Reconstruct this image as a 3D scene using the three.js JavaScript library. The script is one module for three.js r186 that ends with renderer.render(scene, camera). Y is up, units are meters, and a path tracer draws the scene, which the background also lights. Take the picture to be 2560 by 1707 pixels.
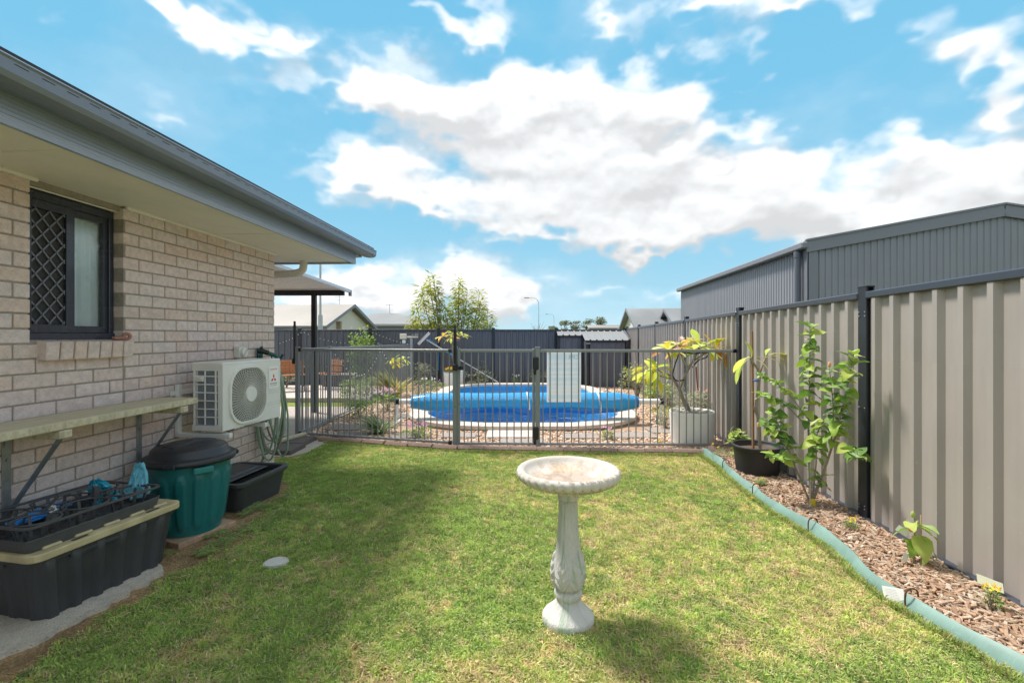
import * as THREE from 'three';
import { mergeGeometries, mergeVertices, toCreasedNormals } from 'three/addons/utils/BufferGeometryUtils.js';
import { RoundedBoxGeometry } from 'three/addons/geometries/RoundedBoxGeometry.js';

// ---------------------------------------------------------------- camera, sky, sun, exposure
const scene = new THREE.Scene();
const camera = new THREE.PerspectiveCamera(71.14, 1024 / 682, 0.05, 1500);
camera.position.set(0, 1.424, 0);
camera.lookAt(0, 1.424, -10);
camera.setViewOffset(1024, 682, 0, 5.2, 1024, 682);

const renderer = new THREE.WebGLRenderer({ antialias: true });
renderer.toneMapping = THREE.LinearToneMapping;
renderer.toneMappingExposure = 6.8;
renderer.shadowMap.enabled = true;

const SUN = new THREE.Vector3(-0.41, 0.86, -0.29).normalize();
const sun = new THREE.DirectionalLight(new THREE.Color().setRGB(1.0, 0.93, 0.86), 0.85);
sun.position.copy(SUN).multiplyScalar(40);
sun.castShadow = true;
sun.shadow.radius = 20;
sun.shadow.mapSize.set(2048, 2048);
Object.assign(sun.shadow.camera, { left: -30, right: 30, top: 30, bottom: -30, near: 1, far: 120 });
scene.add(sun, sun.target);

// seeded random numbers and noise
function rng(seed) { let a = seed >>> 0; return () => { a = (a + 0x6D2B79F5) | 0; let t = Math.imul(a ^ (a >>> 15), 1 | a); t = (t + Math.imul(t ^ (t >>> 7), 61 | t)) ^ t; return ((t ^ (t >>> 14)) >>> 0) / 4294967296; }; }
const R = rng(20240611);
const rr = (a, b) => a + (b - a) * R();
const PERM = new Uint8Array(512);
{ const r = rng(77), p = [...Array(256).keys()]; for (let i = 255; i > 0; i--) { const j = Math.floor(r() * (i + 1)); [p[i], p[j]] = [p[j], p[i]]; } for (let i = 0; i < 512; i++) PERM[i] = p[i & 255]; }
const fade = (t) => t * t * t * (t * (t * 6 - 15) + 10), lerp = (a, b, t) => a + (b - a) * t;
const sstep = (a, b, x) => { const t = Math.min(1, Math.max(0, (x - a) / (b - a))); return t * t * (3 - 2 * t); };
function vn2(x, y, px = 256, py = 256) {            // value noise, periodic
  const xi = Math.floor(x), yi = Math.floor(y), fx = fade(x - xi), fy = fade(y - yi);
  const m = (v, p) => ((v % p) + p) % p;
  const x0 = m(xi, px), x1 = m(xi + 1, px), y0 = m(yi, py) & 255, y1 = m(yi + 1, py) & 255;
  const h = (a, b) => PERM[PERM[a & 255] + b] / 255;
  return lerp(lerp(h(x0, y0), h(x1, y0), fx), lerp(h(x0, y1), h(x1, y1), fx), fy);
}
function fbm2(x, y, p, oct = 4) { let s = 0, a = 0.5, f = 1; for (let i = 0; i < oct; i++) { s += a * vn2(x * f + i * 17, y * f + i * 31, p * f, p * f); a *= 0.5; f *= 2; } return s / (1 - Math.pow(0.5, oct)); }
function vn3(x, y, z) {
  const xi = Math.floor(x), yi = Math.floor(y), zi = Math.floor(z), fx = fade(x - xi), fy = fade(y - yi), fz = fade(z - zi);
  const X = xi & 255, Y = yi & 255, Z = zi & 255, X1 = (X + 1) & 255, Y1 = (Y + 1) & 255, Z1 = (Z + 1) & 255;
  const a = PERM[X] , b = PERM[X1];
  const aa = PERM[a + Y], ab = PERM[a + Y1], ba = PERM[b + Y], bb = PERM[b + Y1];
  return lerp(lerp(lerp(PERM[aa + Z], PERM[ba + Z], fx), lerp(PERM[ab + Z], PERM[bb + Z], fx), fy),
    lerp(lerp(PERM[aa + Z1], PERM[ba + Z1], fx), lerp(PERM[ab + Z1], PERM[bb + Z1], fx), fy), fz) / 255;
}
function fbm3(x, y, z, oct) { let s = 0, a = 0.5, t = 0; for (let i = 0; i < oct; i++) { s += a * vn3(x, y, z); t += a; a *= 0.5; x = x * 2.03 + 11.3; y = y * 2.03 + 5.7; z = z * 2.03 + 3.1; } return s / t; }

// the sky: blue air that pales to the horizon, and fair-weather cumulus, thickened out of view for fill light
const SKY_GAIN = 0.395;
{
  const W = 3072, H = 1536, data = new Float32Array(W * H * 4);
  const D = Math.PI / 180;
  // cumulus: [azimuth, elevation, half width, half height (degrees), strength]
  const blobs = [
    [-16.1, 25.2, 5.4, 2.3, 0.85], [-9.1, 25.6, 7.7, 3.3, 1.10], [0.2, 26.3, 7.9, 3.5, 1.15], [5.9, 28.1, 4.1, 2.0, 0.95], [12.6, 25.4, 7.1, 3.3, 1.10], [19.3, 25.0, 5.2, 2.7, 1.00], [23.8, 21.9, 3.6, 1.8, 0.90], [-4.0, 21.9, 10.8, 3.0, 1.00],
    [9.0, 20.4, 11.8, 3.6, 1.00], [17.9, 19.3, 6.0, 2.5, 0.85], [-1.4, 17.3, 12.3, 2.4, 0.90], [11.6, 16.5, 10.8, 2.6, 0.90], [-20.3, 17.7, 3.9, 2.0, 0.85], [-16.1, 16.7, 5.7, 2.3, 0.90], [-11.2, 15.6, 6.0, 1.9, 0.85], [-14.1, 19.6, 3.1, 1.5, 0.70],
    [-23.9, 20.0, 2.8, 1.2, 0.50], [28.1, 16.7, 4.8, 3.1, 1.00], [25.6, 14.0, 6.5, 2.5, 0.95], [31.6, 13.6, 5.0, 2.6, 0.90], [38.9, 16.3, 3.1, 2.1, 1.00], [42.5, 14.1, 4.0, 2.8, 1.05], [46.3, 13.2, 3.0, 3.1, 1.05], [40.2, 11.5, 6.0, 2.2, 0.95],
    [21.2, 12.6, 9.9, 2.1, 0.85], [9.0, 13.3, 10.0, 1.5, 0.60], [-0.8, 11.7, 3.4, 1.0, 0.55], [-6.6, 7.9, 4.0, 2.3, 1.00], [-0.8, 6.4, 4.1, 2.3, 0.95], [-9.1, 4.7, 8.0, 2.6, 1.00], [-16.1, 6.1, 4.8, 2.2, 0.95], [-20.8, 4.0, 5.1, 2.7, 0.90],
    [1.3, 4.3, 3.5, 2.0, 0.70], [18.9, 6.0, 3.1, 1.1, 0.80], [12.1, 6.2, 2.2, 0.8, 0.45], [-32.4, 30.1, 4.7, 1.2, 0.95], [-26.1, 31.3, 3.6, 1.3, 0.90], [-36.0, 29.5, 2.3, 0.9, 0.70], [-42.6, 26.5, 1.4, 1.4, 0.50], [-9.1, 34.1, 4.3, 1.1, 0.80],
    [-4.5, 33.0, 2.7, 1.6, 0.80], [-25.2, 27.6, 3.4, 1.9, 0.42], [-17.1, 29.7, 5.1, 1.9, 0.40], [-21.7, 27.1, 2.7, 1.1, 0.30], [-12.7, 31.3, 3.3, 1.3, 0.36], [-8.6, 28.7, 2.0, 0.7, 0.50], [23.4, 32.4, 7.1, 1.3, 0.95], [29.7, 30.8, 4.6, 1.1, 0.80],
    [11.1, 33.6, 2.8, 1.2, 0.70], [34.9, 29.6, 2.1, 1.0, 0.70], [15.5, 29.5, 2.4, 1.7, 0.60], [25.6, 28.6, 2.9, 1.6, 0.42], [27.0, 25.1, 1.7, 0.4, 0.42], [44.2, 23.4, 3.0, 2.5, 0.90], [46.3, 19.9, 1.8, 2.5, 0.90], [40.5, 26.6, 1.8, 1.4, 0.50],
    [28.7, 21.7, 1.9, 1.6, 0.50], [-34.3, 20.0, 3.4, 1.1, 0.30], [37.0, 6.3, 7.4, 1.9, 0.70],
    [16.5, 12.0, 13.2, 2.2, 0.95], [33.5, 9.8, 10.0, 1.9, 0.95], [2.8, 14.2, 12.5, 1.9, 0.90], [23.4, 15.5, 7.6, 2.5, 0.80], [44.4, 10.1, 4.7, 2.4, 0.95], [-11.7, 25.0, 6.1, 2.6, 0.80],
  ];
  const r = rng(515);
  for (let i = 0; i < 300; i++) {  // unseen clouds outside the view, extra ones added to strengthen the fill light
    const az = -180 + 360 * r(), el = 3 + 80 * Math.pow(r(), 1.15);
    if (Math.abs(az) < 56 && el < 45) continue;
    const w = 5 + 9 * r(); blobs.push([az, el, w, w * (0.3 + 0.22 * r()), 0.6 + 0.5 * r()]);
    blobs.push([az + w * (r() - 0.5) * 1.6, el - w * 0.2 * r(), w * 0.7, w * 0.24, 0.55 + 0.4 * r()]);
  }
  const bins = Array.from({ length: 72 }, () => []);
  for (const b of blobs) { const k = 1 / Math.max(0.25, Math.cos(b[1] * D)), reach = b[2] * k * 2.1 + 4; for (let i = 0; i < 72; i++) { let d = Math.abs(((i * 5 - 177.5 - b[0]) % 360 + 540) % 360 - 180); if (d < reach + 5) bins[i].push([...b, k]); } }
  const CW = 1536, CH = 400;                                             // cloud cover first, on a coarser grid
  const base = new Float32Array(CW * CH);
  for (let y = 0; y < CH; y++) { const el = y / CH * 90;
    for (let x = 0; x < CW; x++) { const az = (x + 0.5) / CW * 360 - 180; let v = 0;
      for (const [a, e, w, h, s, k] of bins[Math.min(71, Math.floor((az + 180) / 5))]) {
        const dx = (((az - a) % 360 + 540) % 360 - 180) / (w * k * 0.98); let dy = (el - e) / (h * 1.02); if (dy < 0) dy *= 1.35;
        const q = dx * dx + dy * dy; if (q < 4) { const g = s * Math.exp(-1.15 * q); v = v + g - v * g * 0.55; } }
      base[y * CW + x] = v; } }
  const cover = (az, el) => { const fx = (az + 180) / 360 * CW - 0.5, fy = Math.min(CH - 1.01, Math.max(0, el / 90 * CH)); const x0 = Math.floor(fx), y0 = Math.floor(fy), u = fx - x0, v = fy - y0; const m = (q) => ((q % CW) + CW) % CW; const y1 = Math.min(CH - 1, y0 + 1);
    return lerp(lerp(base[y0 * CW + m(x0)], base[y0 * CW + m(x0 + 1)], u), lerp(base[y1 * CW + m(x0)], base[y1 * CW + m(x0 + 1)], u), v); };
  for (let y = 0; y < H; y++) {
    const el = ((y + 0.5) / H - 0.5) * 180; const ce = Math.cos(el * D), se = Math.sin(el * D);
    for (let x = 0; x < W; x++) {
      const i = (y * W + x) * 4; const az0 = (x + 0.5) / W * 360 - 180;              // column angle of the equirectangular map
      if (el < -2) { data[i] = 0.34; data[i + 1] = 0.38; data[i + 2] = 0.36; data[i + 3] = 1; continue; }
      const th = az0 * D, dx = Math.cos(th) * ce, dz = Math.sin(th) * ce;              // direction of this texel
      const az = Math.atan2(dx, -dz) / D;                                              // measured from the view direction, to the right
      const e = Math.max(0, el);
      const t = Math.pow(1 - e / 90, 3.2), t2 = Math.exp(-e / 7);
      let cr = lerp(0.066, 0.10, t) + 0.11 * t2, cg = lerp(0.205, 0.24, t) + 0.085 * t2, cb = lerp(0.315, 0.33, t) + 0.04 * t2;
      // large soft haze and fine cloud
      const px = dx * 5.2, py = se * 8.6, pz = dz * 5.2;
      const n1 = fbm3(px + 20, py + 20, pz + 20, 6), n2 = fbm3(px * 3.1 + 50, py * 3.1 + 9, pz * 3.1 + 60, 5);
      const bl = 1 - Math.abs(2 * vn3(px * 2.6 + 7, py * 2.6 + 3, pz * 2.6 + 5) - 1), b2 = 1 - Math.abs(2 * vn3(px * 6.1 + 1, py * 6.1 + 8, pz * 6.1 + 2) - 1);
      // the cumulus outlines are ruffled by pushing the look-up about with billowy noise
      const w1 = fbm3(px * 1.5 + 3, py * 1.5 + 31, pz * 1.5 + 13, 5) - 0.5, w2 = fbm3(px * 1.5 + 43, py * 1.5 + 17, pz * 1.5 + 29, 5) - 0.5;
      const wa = az + w1 * 10 / Math.max(0.3, ce), we = Math.max(0, e + w2 * 7 + (bl - 0.5) * 1.6 + (b2 - 0.5) * 0.9);
      const c = cover(wa, we);
      const d = c * 1.3 + (n1 - 0.5) * 0.55 + (n2 - 0.5) * 0.65 + (b2 - 0.5) * 0.10 - 0.58;
      const a = sstep(-0.20, 0.52, d);
      const thin = 0.5 * sstep(-0.42, 0.12, d) * sstep(0.36, 0.62, n2) + 0.16 * sstep(0.42, 0.7, n1) + 0.22 * Math.exp(-e / 6);
      // light falls from above left: thicker cloud above the point greys it
      const up = cover(wa - 1.2, Math.min(89, we + 2.6));
      const n3 = fbm3(px * 3.1 + 50 - dx * 0.15, py * 3.1 + 9.35, pz * 3.1 + 60, 5), b3 = 1 - Math.abs(2 * vn3(px * 2.6 + 7, py * 2.6 + 3.3, pz * 2.6 + 5) - 1);
      const shd = Math.min(1, Math.max(0, 0.60 + (c - up) * 1.25 + (n2 - n3) * 1.0 + (bl - b3) * 0.15 + (n2 - 0.5) * 0.3 - Math.max(0, d - 0.3) * 0.42));
      let k = lerp(0.29, 0.46, shd) * lerp(0.95, 1.0, sstep(3, 25, e));
      const A = Math.min(1, Math.max(a, thin)) * lerp(0.86, 0.985, sstep(0.1, 0.6, d));
      cr = lerp(cr, k * 0.97, A); cg = lerp(cg, k * 0.985, A); cb = lerp(cb, k * 1.0, A);
      data[i] = cr * SKY_GAIN; data[i + 1] = cg * SKY_GAIN; data[i + 2] = cb * SKY_GAIN; data[i + 3] = 1;
    }
  }
  const tex = new THREE.DataTexture(data, W, H, THREE.RGBAFormat, THREE.FloatType);
  tex.mapping = THREE.EquirectangularReflectionMapping; tex.magFilter = tex.minFilter = THREE.LinearFilter; tex.needsUpdate = true;
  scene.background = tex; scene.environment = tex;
}

// ---------------------------------------------------------------- helpers
const V = (x, y, z) => new THREE.Vector3(x, y, z);
const gy = (Z) => -0.0082 * Z;                                  // the yard falls gently away from the house front
const P = (X, Z, h = 0) => V(X, gy(Z) + h, -Z);                 // X right, Z away, h above the ground
const used = {};
function numbered(n) { const k = used[n] = (used[n] ?? -1) + 1; return k ? n + '_' + String(k).padStart(3, '0') : n; }
function tag(o, label, category, group, kind) { if (label) o.userData.label = label; if (category) o.userData.category = category; if (group) o.userData.group = group; if (kind) o.userData.kind = kind; return o; }
function thing(name, label, category, pos = V(0, 0, 0), turn = 0, group) { const o = new THREE.Group(); o.name = numbered(name); o.position.copy(pos); o.rotation.y = turn; scene.add(o); o.updateMatrixWorld(); return tag(o, label, category, group); }
function sh(m) { m.castShadow = m.receiveShadow = true; return m; }
function part(parent, name, geo, mat, pos, rot) { const m = sh(new THREE.Mesh(geo, mat)); m.name = name; if (pos) m.position.copy(pos); if (rot) m.rotation.set(...rot); parent.add(m); return m; }
function wpart(parent, name, geo, mat) {                        // geometry given in world metres
  parent.updateMatrixWorld(true); geo.applyMatrix4(parent.matrixWorld.clone().invert()); return part(parent, name, geo, mat); }
function solo(name, geo, mat, label, category, group, pos, rot) { const m = sh(new THREE.Mesh(geo, mat)); m.name = numbered(name); if (pos) m.position.copy(pos); if (rot) m.rotation.set(...rot); scene.add(m); return tag(m, label, category, group); }
function ground(name, geo, mat) { const m = sh(new THREE.Mesh(geo, mat)); m.name = name; m.userData.kind = 'structure'; scene.add(m); return m; }
function clean(g) { const o = g.index ? g.toNonIndexed() : g; for (const k of Object.keys(o.attributes)) if (!['position', 'normal', 'uv'].includes(k)) o.deleteAttribute(k); if (!o.attributes.uv) o.setAttribute('uv', new THREE.BufferAttribute(new Float32Array(o.attributes.position.count * 2), 2)); if (!o.attributes.normal) o.computeVertexNormals(); o.morphAttributes = {}; return o; }
const merge = (list) => mergeGeometries(list.map(clean), false);
function boxUV(g, s = 1, ou = 0, ov = 0) {                      // uv in metres from position, by the way each face points
  g = g.index ? g.toNonIndexed() : g; const p = g.attributes.position, n = g.attributes.normal, uv = new Float32Array(p.count * 2);
  for (let i = 0; i < p.count; i++) { const ax = Math.abs(n.getX(i)), ay = Math.abs(n.getY(i)), az = Math.abs(n.getZ(i)); let u, v;
    if (ay >= ax && ay >= az) { u = p.getX(i); v = p.getZ(i); } else if (ax >= az) { u = p.getZ(i); v = p.getY(i); } else { u = p.getX(i); v = p.getY(i); }
    uv[i * 2] = u * s + ou; uv[i * 2 + 1] = v * s + ov; }
  g.setAttribute('uv', new THREE.BufferAttribute(uv, 2)); return g;
}
function chamfer(w, h, d, c = 0.004) {                          // box with chamfered edges, 44 triangles
  const X = w / 2, Y = h / 2, Z = d / 2, v = [], put = (...q) => { for (const a of q) v.push(...a); };
  const quad = (a, b, cc, dd) => put(a, b, cc, a, cc, dd);
  const f = [[0, 1, 2], [1, 2, 0], [2, 0, 1]], S = [X, Y, Z];
  const pt = (ax, sa, bx, sb, cx, sc, face) => { const o = [0, 0, 0]; o[ax] = sa * (S[ax] - (face === ax ? 0 : c)); o[bx] = sb * (S[bx] - (face === bx ? 0 : c)); o[cx] = sc * (S[cx] - (face === cx ? 0 : c)); return o; };
  for (const [a, b, e] of f) for (const s of [1, -1]) { const q = [pt(a, s, b, 1, e, 1, a), pt(a, s, b, -1, e, 1, a), pt(a, s, b, -1, e, -1, a), pt(a, s, b, 1, e, -1, a)]; s > 0 ? quad(q[3], q[0], q[1], q[2]) && 0 : quad(q[0], q[3], q[2], q[1]); if (s > 0) { } }
  for (const [a, b, e] of f) for (const sa of [1, -1]) for (const sb of [1, -1]) { const q = [pt(a, sa, b, sb, e, 1, a), pt(a, sa, b, sb, e, -1, a), pt(a, sa, b, sb, e, -1, b), pt(a, sa, b, sb, e, 1, b)]; quad(...q); }
  for (const sx of [1, -1]) for (const sy of [1, -1]) for (const sz of [1, -1]) put(pt(0, sx, 1, sy, 2, sz, 0), pt(0, sx, 1, sy, 2, sz, 1), pt(0, sx, 1, sy, 2, sz, 2));
  // make every triangle face outwards
  for (let i = 0; i < v.length; i += 9) { const A = V(v[i], v[i + 1], v[i + 2]), B = V(v[i + 3], v[i + 4], v[i + 5]), C = V(v[i + 6], v[i + 7], v[i + 8]); const n = B.clone().sub(A).cross(C.clone().sub(A)); if (n.dot(A.clone().add(B).add(C)) < 0) { for (let k = 0; k < 3; k++) { const t = v[i + 3 + k]; v[i + 3 + k] = v[i + 6 + k]; v[i + 6 + k] = t; } } }
  const g = new THREE.BufferGeometry(); g.setAttribute('position', new THREE.Float32BufferAttribute(v, 3)); g.computeVertexNormals(); return boxUV(g);
}
const box = (w, h, d, x = 0, y = 0, z = 0, c = 0) => { const g = c ? chamfer(w, h, d, c) : boxUV(new THREE.BoxGeometry(w, h, d)); g.translate(x, y, z); return g; };
const cyl = (r0, r1, h, seg = 16, x = 0, y = 0, z = 0) => { const g = new THREE.CylinderGeometry(r0, r1, h, seg); g.translate(x, y, z); return g; };
function bar(a, b, w, h = w, c = 0) {                           // straight bar between two points
  const d = b.clone().sub(a), L = d.length(); const g = c ? chamfer(w, h, L, c) : boxUV(new THREE.BoxGeometry(w, h, L)); const m = new THREE.Matrix4().lookAt(a, b, Math.abs(d.y) > 0.99 * L ? V(0, 0, 1) : V(0, 1, 0)); g.applyMatrix4(m); const mid = a.clone().add(b).multiplyScalar(0.5); g.translate(mid.x, mid.y, mid.z); return g; }
function rod(a, b, r, seg = 8) { const d = b.clone().sub(a), g = new THREE.CylinderGeometry(r, r, d.length(), seg); g.applyQuaternion(new THREE.Quaternion().setFromUnitVectors(V(0, 1, 0), d.clone().normalize())); const mid = a.clone().add(b).multiplyScalar(0.5); g.translate(mid.x, mid.y, mid.z); return g; }
const tube = (pts, r, n = 24, rad = 7, closed = false) => new THREE.TubeGeometry(new THREE.CatmullRomCurve3(pts, closed), n, r, rad, closed);
function taper(pts, r0, r1, n = 10, rad = 6) {                  // tapering stem along points
  const c = new THREE.CatmullRomCurve3(pts), fr = c.computeFrenetFrames(n, false), pos = [], idx = [], uv = [], L = c.getLength();
  for (let i = 0; i <= n; i++) { const p = c.getPointAt(i / n), r = lerp(r0, r1, i / n); for (let j = 0; j <= rad; j++) { const t = j / rad * Math.PI * 2, q = fr.normals[i].clone().multiplyScalar(Math.cos(t) * r).add(fr.binormals[i].clone().multiplyScalar(Math.sin(t) * r)).add(p); pos.push(q.x, q.y, q.z); uv.push(j / rad, i / n * L); } }
  for (let i = 0; i < n; i++) for (let j = 0; j < rad; j++) { const a = i * (rad + 1) + j, b = a + rad + 1; idx.push(a, b, a + 1, b, b + 1, a + 1); }
  const g = new THREE.BufferGeometry(); g.setAttribute('position', new THREE.Float32BufferAttribute(pos, 3)); g.setAttribute('uv', new THREE.Float32BufferAttribute(uv, 2)); g.setIndex(idx); g.computeVertexNormals(); return g; }
function leafGeo(L, W, bend = 0.25, fold = 0.25, segs = 5, shape = (t) => Math.sin(Math.PI * Math.pow(t, 0.8)), wave = 0) {   // a leaf along +z, face up
  const pos = [], idx = [], uv = [];
  for (let i = 0; i <= segs; i++) { const t = i / segs, a = bend * t * 1.6, w = W / 2 * shape(t) + (i === 0 ? W * 0.03 : 0), z = L * (t - bend * bend * t * t * 0.3), y = -L * Math.sin(a) * t * 0.6; const wv = wave * Math.sin(t * 9) * W;
    pos.push(-w, y + fold * w + wv, z, 0, y, z, w, y + fold * w - wv, z); uv.push(0, t, 0.5, t, 1, t); }
  for (let i = 0; i < segs; i++) { const a = i * 3; for (const o of [0, 1]) idx.push(a + o, a + o + 3, a + o + 1, a + o + 1, a + o + 3, a + o + 4); }
  const g = new THREE.BufferGeometry(); g.setAttribute('position', new THREE.Float32BufferAttribute(pos, 3)); g.setAttribute('uv', new THREE.Float32BufferAttribute(uv, 2)); g.setIndex(idx); g.computeVertexNormals(); return g; }
function aim(dir, roll = 0, s = 1, pos = V(0, 0, 0)) {          // matrix that turns +z to dir
  const z = dir.clone().normalize(), up = Math.abs(z.y) > 0.95 ? V(1, 0, 0) : V(0, 1, 0), x = up.clone().cross(z).normalize(), y = z.clone().cross(x); const m = new THREE.Matrix4().makeBasis(x, y, z).multiply(new THREE.Matrix4().makeRotationZ(roll)); return new THREE.Matrix4().makeTranslation(pos.x, pos.y, pos.z).multiply(m).multiply(new THREE.Matrix4().makeScale(s, s, s)); }
// textures
function tex(size, fn, srgb = true, rep = null) { const w = Array.isArray(size) ? size[0] : size, h = Array.isArray(size) ? size[1] : size, d = new Uint8Array(w * h * 4); for (let y = 0; y < h; y++) for (let x = 0; x < w; x++) { const c = fn((x + 0.5) / w, (y + 0.5) / h, x, y), i = (y * w + x) * 4; for (let k = 0; k < 3; k++) d[i + k] = Math.max(0, Math.min(255, c[k])); d[i + 3] = 255; }
  const t = new THREE.DataTexture(d, w, h); t.wrapS = t.wrapT = THREE.RepeatWrapping; t.magFilter = THREE.LinearFilter; t.minFilter = THREE.LinearMipmapLinearFilter; if (srgb) t.colorSpace = THREE.SRGBColorSpace; if (rep) t.repeat.set(...rep); t.needsUpdate = true; return t; }
const mat = (r, g, b, rough = 0.8, o = {}) => { const m = new THREE.MeshPhysicalMaterial({ roughness: rough, side: THREE.DoubleSide, ...o }); m.color.setRGB(r, g, b); return m; };
const rep = (t, s) => { const c = t.clone(); c.repeat.set(s, s); c.needsUpdate = true; return c; };
// grey mottles used as multipliers: fine speckle, soft blotch, scuffs
const speckle = tex(512, (u, v) => { const a = fbm2(u * 16, v * 16, 16, 3), b = vn2(u * 170, v * 170, 170, 170), c = vn2(u * 330 + 9, v * 330, 330, 330); let k = 222 + 32 * a; if (b > 0.8) k -= (b - 0.8) * 360; if (c < 0.16) k -= 34; k += (c - 0.5) * 18; return [k, k * 0.985, k * 0.975]; });
const mottle = tex(256, (u, v) => { const k = 188 + 70 * fbm2(u * 6, v * 6, 6, 5) - 6; return [k, k, k]; });
const mottleSoft = tex(256, (u, v) => { const k = 240 + 14 * fbm2(u * 6, v * 6, 6, 5); return [k, k, k]; });
const scuff = tex(512, (u, v) => { const a = fbm2(u * 5, v * 5, 5, 5), s = vn2(u * 260, v * 9, 260, 9), s2 = vn2(u * 8, v * 220, 8, 220); let k = 205 + 40 * a; if (s > 0.9) k += 30 * (s - 0.9) * 10; if (s2 > 0.93) k += 22; return [k, k, k]; });
const bumpFine = tex(256, (u, v) => { const k = 255 * (0.5 * fbm2(u * 40, v * 40, 40, 3) + 0.5 * vn2(u * 120, v * 120, 120, 120)); return [k, k, k]; }, false);
const bumpSoft = tex(256, (u, v) => { const k = 255 * fbm2(u * 8, v * 8, 8, 4); return [k, k, k]; }, false);
const woodTex = tex([256, 512], (u, v) => { const g = fbm2(u * 40, v * 2.5, 40, 3), w = vn2(u * 12 + 1.6 * fbm2(u * 3, v * 3, 3, 2), v * 1, 12, 1); const k = 196 + 50 * g - 26 * Math.pow(w, 3); return [k, k * 0.985, k * 0.95]; });
// roughness maps (green channel)
const panelTex = tex(512, (u, v) => { const a = fbm2(u * 30, v * 2, 30, 3), b = fbm2(u * 5, v * 5, 5, 4); let k = 236 + 12 * (a - 0.5) + 14 * (b - 0.5); const cx = Math.floor(u * 14), cy = Math.floor(v * 14), h = PERM[PERM[cx] + cy]; if (h < 14) { const du = u * 14 - cx - 0.5, dv = v * 14 - cy - 0.5; if (du * du * 8 + dv * dv * (1 + h * 0.2) < 0.006 + 0.0006 * h) k += 20; } return [k, k, k]; });
const roughVar = tex(256, (u, v) => { const k = 255 * (0.62 + 0.38 * fbm2(u * 7, v * 7, 7, 4)); return [k, k, k]; }, false);

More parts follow.
